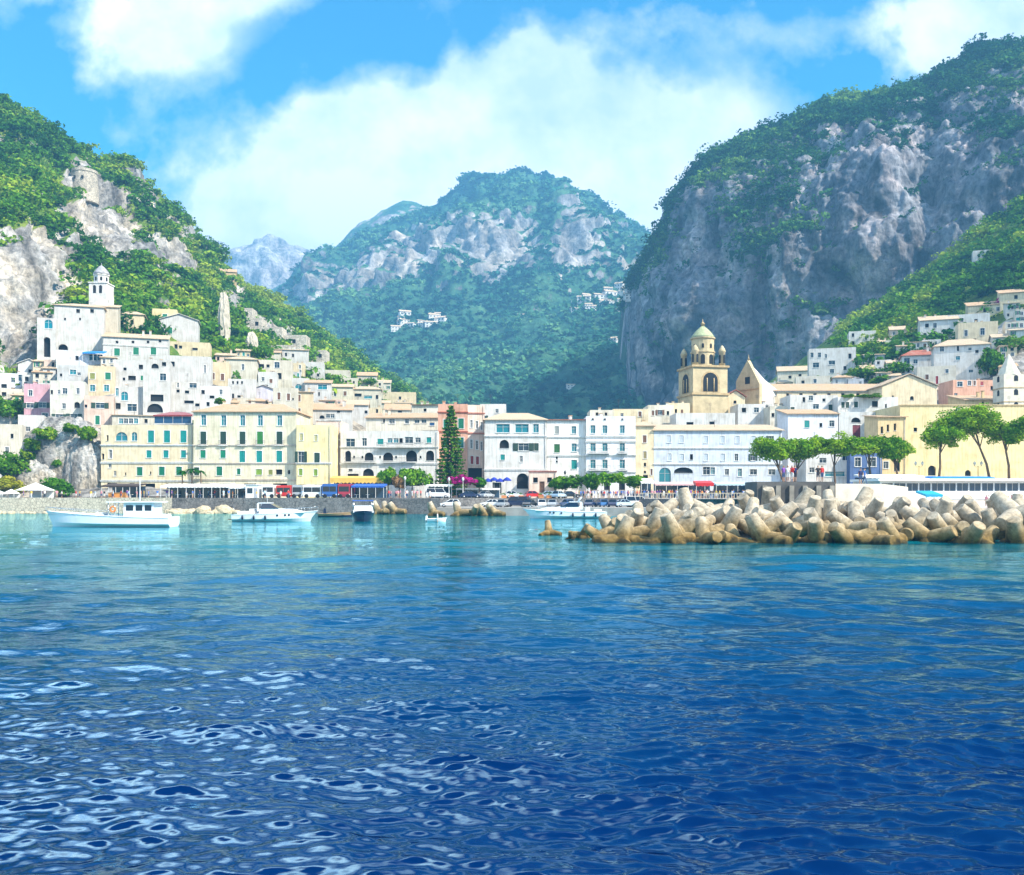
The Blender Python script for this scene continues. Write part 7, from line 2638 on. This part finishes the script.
def norfolk():
    Y = 203.0
    k = Y / F
    H_ = Z(406, Y) - UP
    rb = 16.5 * k
    V, T = [], []
    nt_ = 26
    for i in range(nt_):
        f = i / (nt_ - 1)
        z = 1.0 + (H_ - 1.3) * f
        r = rb * (1 - f) ** 0.75 * (1.0 + 0.10 * math.sin(i * 2.1)) + 0.3
        nb = 9 if f < 0.8 else 6
        for b in range(nb):
            a = 6.283 * b / nb + i * 0.7 + g9.normal() * 0.1
            for s_ in range(10):
                d = r * (0.25 + 0.75 * (s_ + 0.5) / 10)
                for _ in range(3):
                    c = np.array([math.cos(a) * d, math.sin(a) * d, z - 0.18 * d + 0.09 * d * d / max(r, 0.5)]) + g9.normal(size=3) * np.array([0.15, 0.15, 0.12])
                    u = g9.normal(size=3)
                    u /= np.linalg.norm(u)
                    w = np.cross(u, g9.normal(size=3))
                    w /= np.linalg.norm(w)
                    sz = 0.34
                    V.append([c - u * sz, c - w * sz * .6, c + u * sz, c + w * sz * .6])
                    T.append([np.clip(0.35 + 0.35 * (s_ / 10) + g9.normal() * 0.15, 0, 1)] * 4)
    V = np.array(V).reshape(-1, 3)
    T = np.array(T).ravel()
    plant('norfolk_pine', 'tall dark conical conifer with tiered branches before the salmon palazzo', 'tree', (X(451, Y), Y, UP), [([(0, 0, -0.2), (0, 0, H_ * 0.5), (0, 0, H_)], [0.35, 0.2, 0.04])], (V, np.arange(len(V)).reshape(-1, 4), T), M_conif)


norfolk()


def round_tree(label, px, yt, yb, wpx, Y, zb, mat, tint=0.5, trunk=True, name='round_tree', cat='tree', leaf=0.26, nq=300, group=None):
    k = Y / F
    zt, zl = Z(yt, Y) - zb, Z(yb, Y) - zb
    rx, rz_ = wpx / 2 * k, (zt - zl) / 2
    zc = (zt + zl) / 2
    blobs = [(0, 0, zc, rx * 0.85, rx * 0.85, rz_ * 0.9)]
    for i in range(7):
        a = 6.283 * i / 7 + g9.random()
        e = g9.normal() * 0.35
        blobs.append((rx * 0.52 * math.cos(a), rx * 0.52 * math.sin(a), zc + rz_ * 0.5 * e, rx * 0.6, rx * 0.6, rz_ * 0.62))
    tr = [([(0, 0, -0.3), (0.05, 0, zl + rz_ * 0.5), (0, 0, zc)], [0.16, 0.12, 0.06])] if trunk else None
    return plant(name, label, cat, (X(px, Y), Y, zb), tr, crown_mesh(blobs, nq, leaf, g9, tint, 0.14), mat, group)


round_tree('bright green round tree before the western big arch', 388, 468, 486, 16, 200, UP, M_lush, 0.6)
round_tree('taller bright green tree before the eastern big arch', 412, 468, 489, 22, 199, UP, M_lush, 0.55)
round_tree('reddish brown shrub between the two bright trees', 399, 475, 490, 10, 197, UP, leaf_mat('bronze leaves', (0.08, 0.04, 0.02), (0.20, 0.12, 0.05), (0.35, 0.2, 0.1)), 0.5, name='garden_shrub', cat='shrub')
round_tree('magenta bougainvillea bush by the white lamp post', 464, 475, 486, 19, 197, UP, M_mag, 0.55, name='bougainvillea', cat='flowering bush')
round_tree('green shrub between the bougainvillea and the navy wall', 479, 478, 488, 12, 198, UP, M_lush, 0.4, name='garden_shrub', cat='shrub')
round_tree('small green tree at the west end of the piazza trees', 591, 473, 488, 13, 199, UP, M_lush, 0.45)
round_tree('wide round clipped green tree in the middle of the piazza', 609, 472.5, 486, 22, 198, UP, M_lush, 0.65)
round_tree('round clipped green tree beside the slim cream house', 634, 475, 487.5, 20, 198, UP, M_lush, 0.62)
round_tree('dark clipped hedge around the ornate lamp post', 568, 475, 490, 30, 201, UP, M_pine, 0.3, False, 'clipped_hedge', 'hedge')
round_tree('bright low hedge end next to the pink shop', 556, 477, 489, 12, 199, UP, M_lush, 0.5, False, 'clipped_hedge', 'hedge')
h = hit(1009, 303)
round_tree('magenta bougainvillea spilling over the highest terraced road', 1009, 297, 308, 18, (h.y if h else 360) - 3, (h.z if h else 80) - 2, M_mag, 0.55, False, 'bougainvillea', 'flowering bush', leaf=0.35)
h = hit(8, 420)
hy, hz_ = (h.y, h.z) if h else (245, 20)
round_tree('dense dark green garden trees below the white terraced house', 6, 396, 425, 36, hy, hz_ - 2, M_leaf, 0.42, False, 'garden_tree', 'tree', 0.4)
round_tree('green bush at the west foot of the rock outcrop', 8, 452, 480, 36, 205, UP, M_leaf, 0.4, False, 'garden_shrub', 'shrub', 0.32)
round_tree('yellow green bush above the western tents', 5, 477, 494, 26, 201, UP, leaf_mat('yellowing leaves', (0.10, 0.14, 0.01), (0.26, 0.27, 0.02), (0.45, 0.42, 0.05)), 0.6, False, 'garden_shrub', 'shrub', 0.3)
round_tree('dark green round bush between pavilion and outcrop', 57, 478, 495, 24, 199, UP, M_lush, 0.3, False, 'garden_shrub', 'shrub', 0.3)
for i, (px, yt, yb, w, lab) in enumerate([(47, 427, 441, 18, 'leafy shrub on top of the rock outcrop'), (34, 438, 452, 14, 'shrub on the west shoulder of the rock outcrop'), (88, 425, 442, 14, 'shrub hanging over the east side of the rock outcrop'), (70, 424, 432, 12, 'yellow tinged tuft on the crown of the outcrop'), (28, 450, 462, 12, 'low tuft near the west foot of the outcrop'), (57, 460, 467, 7, 'tiny tuft on the bare face of the outcrop')]):
    round_tree(lab, px, yt, yb, w, 207.5, Z(yb, 207.5) - 0.3, M_leaf, 0.6, False, 'rock_shrub', 'shrub', 0.26)
for i, (px, yt, yb, w, lab) in enumerate([(199, 421, 428, 9, 'potted shrub near the pergola end'), (220, 398, 404, 8, 'small roof garden shrub beside the tiled hotel roof'), (868, 394, 399, 20, 'row of potted plants along the white terrace roof'), (848, 394, 398, 10, 'small potted plants at the terrace corner')]):
    round_tree(lab, px, yt, yb, w, 232.5 if px > 800 else 214, Z(yb, 232.5 if px > 800 else 214) - 0.2, M_leaf, 0.5, False, 'potted_shrub', 'potted plant', 0.3)
for x_, yt, yb, w, lab in [(872, 344, 360, 26, 'dark garden tree beside the white cliff houses'), (865, 366, 380, 24, 'garden bushes below the white cliff houses'), (895, 362, 378, 22, 'leafy tree west of the red roofed white house'), (820, 376, 384, 14, 'low shrubs under the flat white cliff house'), (992, 350, 378, 20, 'scrub on the rock beside the pale spire'), (1012, 335, 352, 26, 'green scrub above the pale spire'), (880, 376, 386, 20, 'shrubs above the long church nave')]:
    h = hit(x_, yb)
    round_tree(lab, x_, yt, yb, w, h.y, h.z - 1.0, M_leaf, 0.42, False, 'garden_tree', 'tree', 0.5, 70)
for x_, yt, yb, w, lab in [(248, 342, 360, 14, 'dark cypress bush between the stone pillars'), (262, 345, 362, 16, 'dark round tree beside the short pillar'), (236, 305, 322, 14, 'leafy tree beside the tall stone pillar'), (300, 332, 350, 24, 'green trees right of the terrace walls'), (395, 384, 396, 22, 'bright bush behind the cream house wall'), (365, 378, 388, 22, 'bright trees above the pale canopy house'), (415, 392, 402, 14, 'teal green bush behind the palazzo chimneys')]:
    h = hit(x_, yb)
    round_tree(lab, x_, yt, yb, w, h.y, h.z - 1.0, M_leaf, 0.5, False, 'garden_tree', 'tree', 0.5, 70)


def palm(label, px, Y, zb, yt):
    H_ = Z(yt, Y) - zb
    root = empty('palm_tree', (X(px, Y), Y, zb), label, 'palm', 'palms before the hotel wing')
    m = MB()
    m.tube([(0, 0, 0), (0.1, 0, H_ * 0.5), (0.05, 0, H_)], [0.2, 0.15, 0.13], 8)
    m.build('trunk', M_bark, root)
    m = MB()
    for i in range(15):
        a = 6.283 * i / 15 + g9.random() * 0.3
        up = 0.9 * g9.random()
        pts = []
        for s_ in np.linspace(0, 1, 7):
            r = 1.35 * s_
            pts.append((math.cos(a) * r + 0.05, math.sin(a) * r, H_ + up * s_ - 1.1 * s_ * s_ * (1.1 - up * .5)))
        for j in range(6):
            p, q = Vector(pts[j]), Vector(pts[j + 1])
            w = Vector((-math.sin(a), math.cos(a), 0)) * (0.20 if 0 < j < 5 else 0.10)
            dz = Vector((0, 0, -0.10))
            m.face([p, p - w + dz, q - w + dz, q])
            m.face([p, q, q + w + dz, p + w + dz])
    o = m.build('fronds', M_lush, root)


for px, yt, w in ((182, 471, 'leaning outer'), (191.5, 469.5, 'middle'), (200.5, 471, 'bushy eastern')):
    palm(w + ' palm in front of the hotel wing shutters', px, 203, UP, yt)

# ================================================================== people
def person_mesh(pose):
    bm_v = {
        'hip': (0, 0, 0.95, .135), 'waist': (0, 0, 1.10, .125), 'chest': (0, 0.01, 1.32, .155), 'neck': (0, 0.01, 1.47, .06), 'chin': (0, -0.015, 1.555, .078), 'head': (0, 0.0, 1.65, .098), 'top': (0, 0.01, 1.72, .075),
        'shl': (-.17, 0, 1.42, .065), 'shr': (.17, 0, 1.42, .065), 'hl': (-.09, 0, 0.90, .105), 'hr': (.09, 0, 0.90, .105),
    }
    if pose == 'walk':
        bm_v.update({'kl': (-.10, -.16, .52, .07), 'al': (-.10, -.22, .09, .048), 'tl': (-.10, -.36, .04, .035), 'kr': (.10, .08, .52, .07), 'ar': (.10, .30, .12, .048), 'tr': (.10, .20, .03, .035),
                     'el': (-.24, .10, 1.15, .045), 'wl': (-.25, .04, .92, .034), 'fl': (-.25, .0, .82, .034), 'er': (.24, -.08, 1.15, .045), 'wr': (.24, -.26, .99, .034), 'fr': (.23, -.34, .92, .034)})
    elif pose == 'arms':
        bm_v.update({'kl': (-.11, 0, .50, .07), 'al': (-.12, .01, .09, .048), 'tl': (-.13, -.14, .035, .035), 'kr': (.12, -.03, .50, .07), 'ar': (.14, .01, .09, .048), 'tr': (.16, -.14, .035, .035),
                     'el': (-.33, .05, 1.18, .045), 'wl': (-.19, -.09, 1.04, .034), 'fl': (-.14, -.11, 1.0, .034), 'er': (.28, -.04, 1.18, .045), 'wr': (.22, -.24, 1.34, .034), 'fr': (.18, -.30, 1.42, .034)})
    else:
        bm_v.update({'kl': (-.10, 0, .50, .07), 'al': (-.105, .01, .09, .048), 'tl': (-.115, -.14, .035, .035), 'kr': (.10, 0, .50, .07), 'ar': (.105, .01, .09, .048), 'tr': (.115, -.14, .035, .035),
                     'el': (-.23, .03, 1.14, .045), 'wl': (-.24, -.03, .90, .034), 'fl': (-.235, -.06, .80, .034), 'er': (.23, .03, 1.14, .045), 'wr': (.24, -.03, .90, .034), 'fr': (.235, -.06, .80, .034)})
    E = [('hip', 'waist'), ('waist', 'chest'), ('chest', 'neck'), ('neck', 'chin'), ('chin', 'head'), ('head', 'top'), ('chest', 'shl'), ('chest', 'shr'), ('hip', 'hl'), ('hip', 'hr'), ('hl', 'kl'), ('kl', 'al'), ('al', 'tl'), ('hr', 'kr'), ('kr', 'ar'), ('ar', 'tr'),
         ('shl', 'el'), ('el', 'wl'), ('wl', 'fl'), ('shr', 'er'), ('er', 'wr'), ('wr', 'fr')]
    names = list(bm_v)
    me = bpy.data.meshes.new('person')
    me.from_pydata([bm_v[n][:3] for n in names], [(names.index(a), names.index(b)) for a, b in E], [])
    o = bpy.data.objects.new('person', me)
    COL.objects.link(o)
    sk = o.modifiers.new('s', 'SKIN')
    for i, n in enumerate(names):
        r = bm_v[n][3]
        me.skin_vertices[0].data[i].radius = (r * (1.25 if n in ('hip', 'waist', 'chest') else 1), r)
    me.skin_vertices[0].data[0].use_root = True
    sb = o.modifiers.new('b', 'SUBSURF')
    sb.levels = sb.render_levels = 1
    dg = bpy.context.evaluated_depsgraph_get()
    m2 = bpy.data.meshes.new_from_object(o.evaluated_get(dg))
    bpy.data.objects.remove(o)
    m2.name = 'person'
    m2.materials.clear()
    for _ in range(4):
        m2.materials.append(M_white)
    for p in m2.polygons:
        c = p.center
        p.use_smooth = True
        if c.z > 1.66 or (c.z > 1.58 and c.y > 0.03):
            p.material_index = 3
        elif c.z > 1.46:
            p.material_index = 0
        elif abs(c.x) > 0.19 and c.z < 1.24:
            p.material_index = 0
        elif c.z > 0.97:
            p.material_index = 1
        elif c.z > 0.48:
            p.material_index = 2
        else:
            p.material_index = 0 if pose != 'walk' else 2
    return m2


PM = {k: person_mesh(k) for k in ('stand', 'walk', 'arms')}
SH = {'white': (0.75, 0.75, 0.73), 'red': (0.6, 0.03, 0.03), 'navy': (0.01, 0.02, 0.10), 'pink': (0.72, 0.28, 0.33), 'blue': (0.04, 0.16, 0.5), 'black': (0.015, 0.015, 0.018), 'yellow': (0.7, 0.48, 0.06), 'purple': (0.18, 0.06, 0.32), 'orange': (0.7, 0.22, 0.04), 'pale blue': (0.4, 0.58, 0.72)}
TR = {'dark shorts': (0.03, 0.03, 0.05), 'jeans': (0.05, 0.09, 0.2), 'beige shorts': (0.45, 0.36, 0.24), 'white shorts': (0.7, 0.7, 0.68)}
M_skin = [plain('skin', (0.55, 0.33, 0.23), 0.6), plain('tanned skin', (0.40, 0.22, 0.14), 0.6)]
M_hair = [plain('dark hair', (0.03, 0.02, 0.015), 0.7), plain('fair hair', (0.30, 0.20, 0.09), 0.7)]
rs = random.Random(99)


def person(px, Y, z, shirt, trs, pose, label, group=None, rz=None, s=None, parent=None):
    o = bpy.data.objects.new('person', PM[pose])
    COL.objects.link(o)
    o.location = (X(px, Y), Y, z)
    s = s or rs.uniform(0.93, 1.05)
    o.scale = (s, s, s)
    o.rotation_euler = (0, 0, rs.uniform(0, 6.28) if rz is None else R(rz))
    for i, m in enumerate((rs.choice(M_skin), plain('shirt ' + shirt, SH[shirt], 0.8), plain('trousers ' + trs, TR[trs], 0.8), rs.choice(M_hair))):
        o.material_slots[i].link = 'OBJECT'
        o.material_slots[i].material = m
    tag(o, label, 'person', group)
    return o


def crowd(n, p0, p1, y0, y1, z, where, group, shirts=None):
    for i in range(n):
        sh = rs.choice(shirts or list(SH))
        t = rs.choice(list(TR))
        po = rs.choice(['stand', 'walk', 'stand', 'arms'])
        px = p0 + (p1 - p0) * (i + rs.random()) / n
        person(px, rs.uniform(y0, y1), z, sh, t, po, f'{"walking " if po == "walk" else ""}person in {sh} top and {t} {where}', group)


crowd(14, 88, 158, 186.6, 188.4, UP, 'near the dark brown cafe roof', 'people by the western cafe')
crowd(8, 20, 86, 186.6, 188, UP, 'on the quay under the rock outcrop', 'people under the outcrop')
crowd(12, 160, 246, 187, 193, UP, 'at the long white canopy', 'people at the white canopies')
crowd(5, 255, 305, 186.4, 187.2, UP, 'beside the parked buses', 'people by the buses')
crowd(13, 386, 430, 186.5, 191, UP, 'below the two bright green trees', 'people near the round trees', ['white', 'pink', 'pink', 'red', 'navy', 'white'])
crowd(32, 576, 640, 187.2, 192, UP, 'by the clipped piazza trees', 'people in the piazza')
crowd(34, 641, 716, 173, 181, 3.12, 'on the promenade behind the cream railing', 'promenade crowd')
crowd(16, 716, 760, 173, 181, 3.12, 'at the promenade end near the mole', 'promenade crowd by the mole', ['navy', 'blue', 'white', 'black', 'yellow'])
crowd(4, 676, 700, 168, 169.5, 3.12, 'outside the cream railing over the blocks', 'people outside the railing')
crowd(9, 985, 1012, 136, 146, 2.2, 'on the shingle beach', 'people on the beach', ['pink', 'orange', 'pink', 'white'])
for px, sh, t, po, lab, rz in [(783.5, 'purple', 'jeans', 'stand', 'person in purple top standing first in the trio on the mole', 20), (787.8, 'white', 'white shorts', 'stand', 'person dressed in white between two others on the mole', -10), (792, 'red', 'white shorts', 'arms', 'person in red top with raised hand on the mole', -40),
                           (818, 'black', 'dark shorts', 'arms', 'person in black with arms out further along the mole', 15), (822, 'red', 'jeans', 'stand', 'person in red top and jeans beside the one in black on the mole', 200), (794.8, 'navy', 'dark shorts', 'stand', 'person in navy top close behind the red topped person on the mole', 170)]:
    person(px, 98.2, 5.42, sh, t, po, lab, None, rz, 1.04)
for px, sh, t, po, lab, rz in [(860.5, 'navy', 'jeans', 'stand', 'person in navy on the pale mole parapet before the blue shop', 10), (864.5, 'blue', 'jeans', 'walk', 'person in bright blue on the pale mole parapet', 60)]:
    person(px, 101.5, 5.2, sh, t, po, lab, None, rz, 1.04)
person(437.5, 131.5, -0.25, 'white', 'white shorts', 'stand', 'person in white riding the tiny dinghy', None, 90, 0.95)
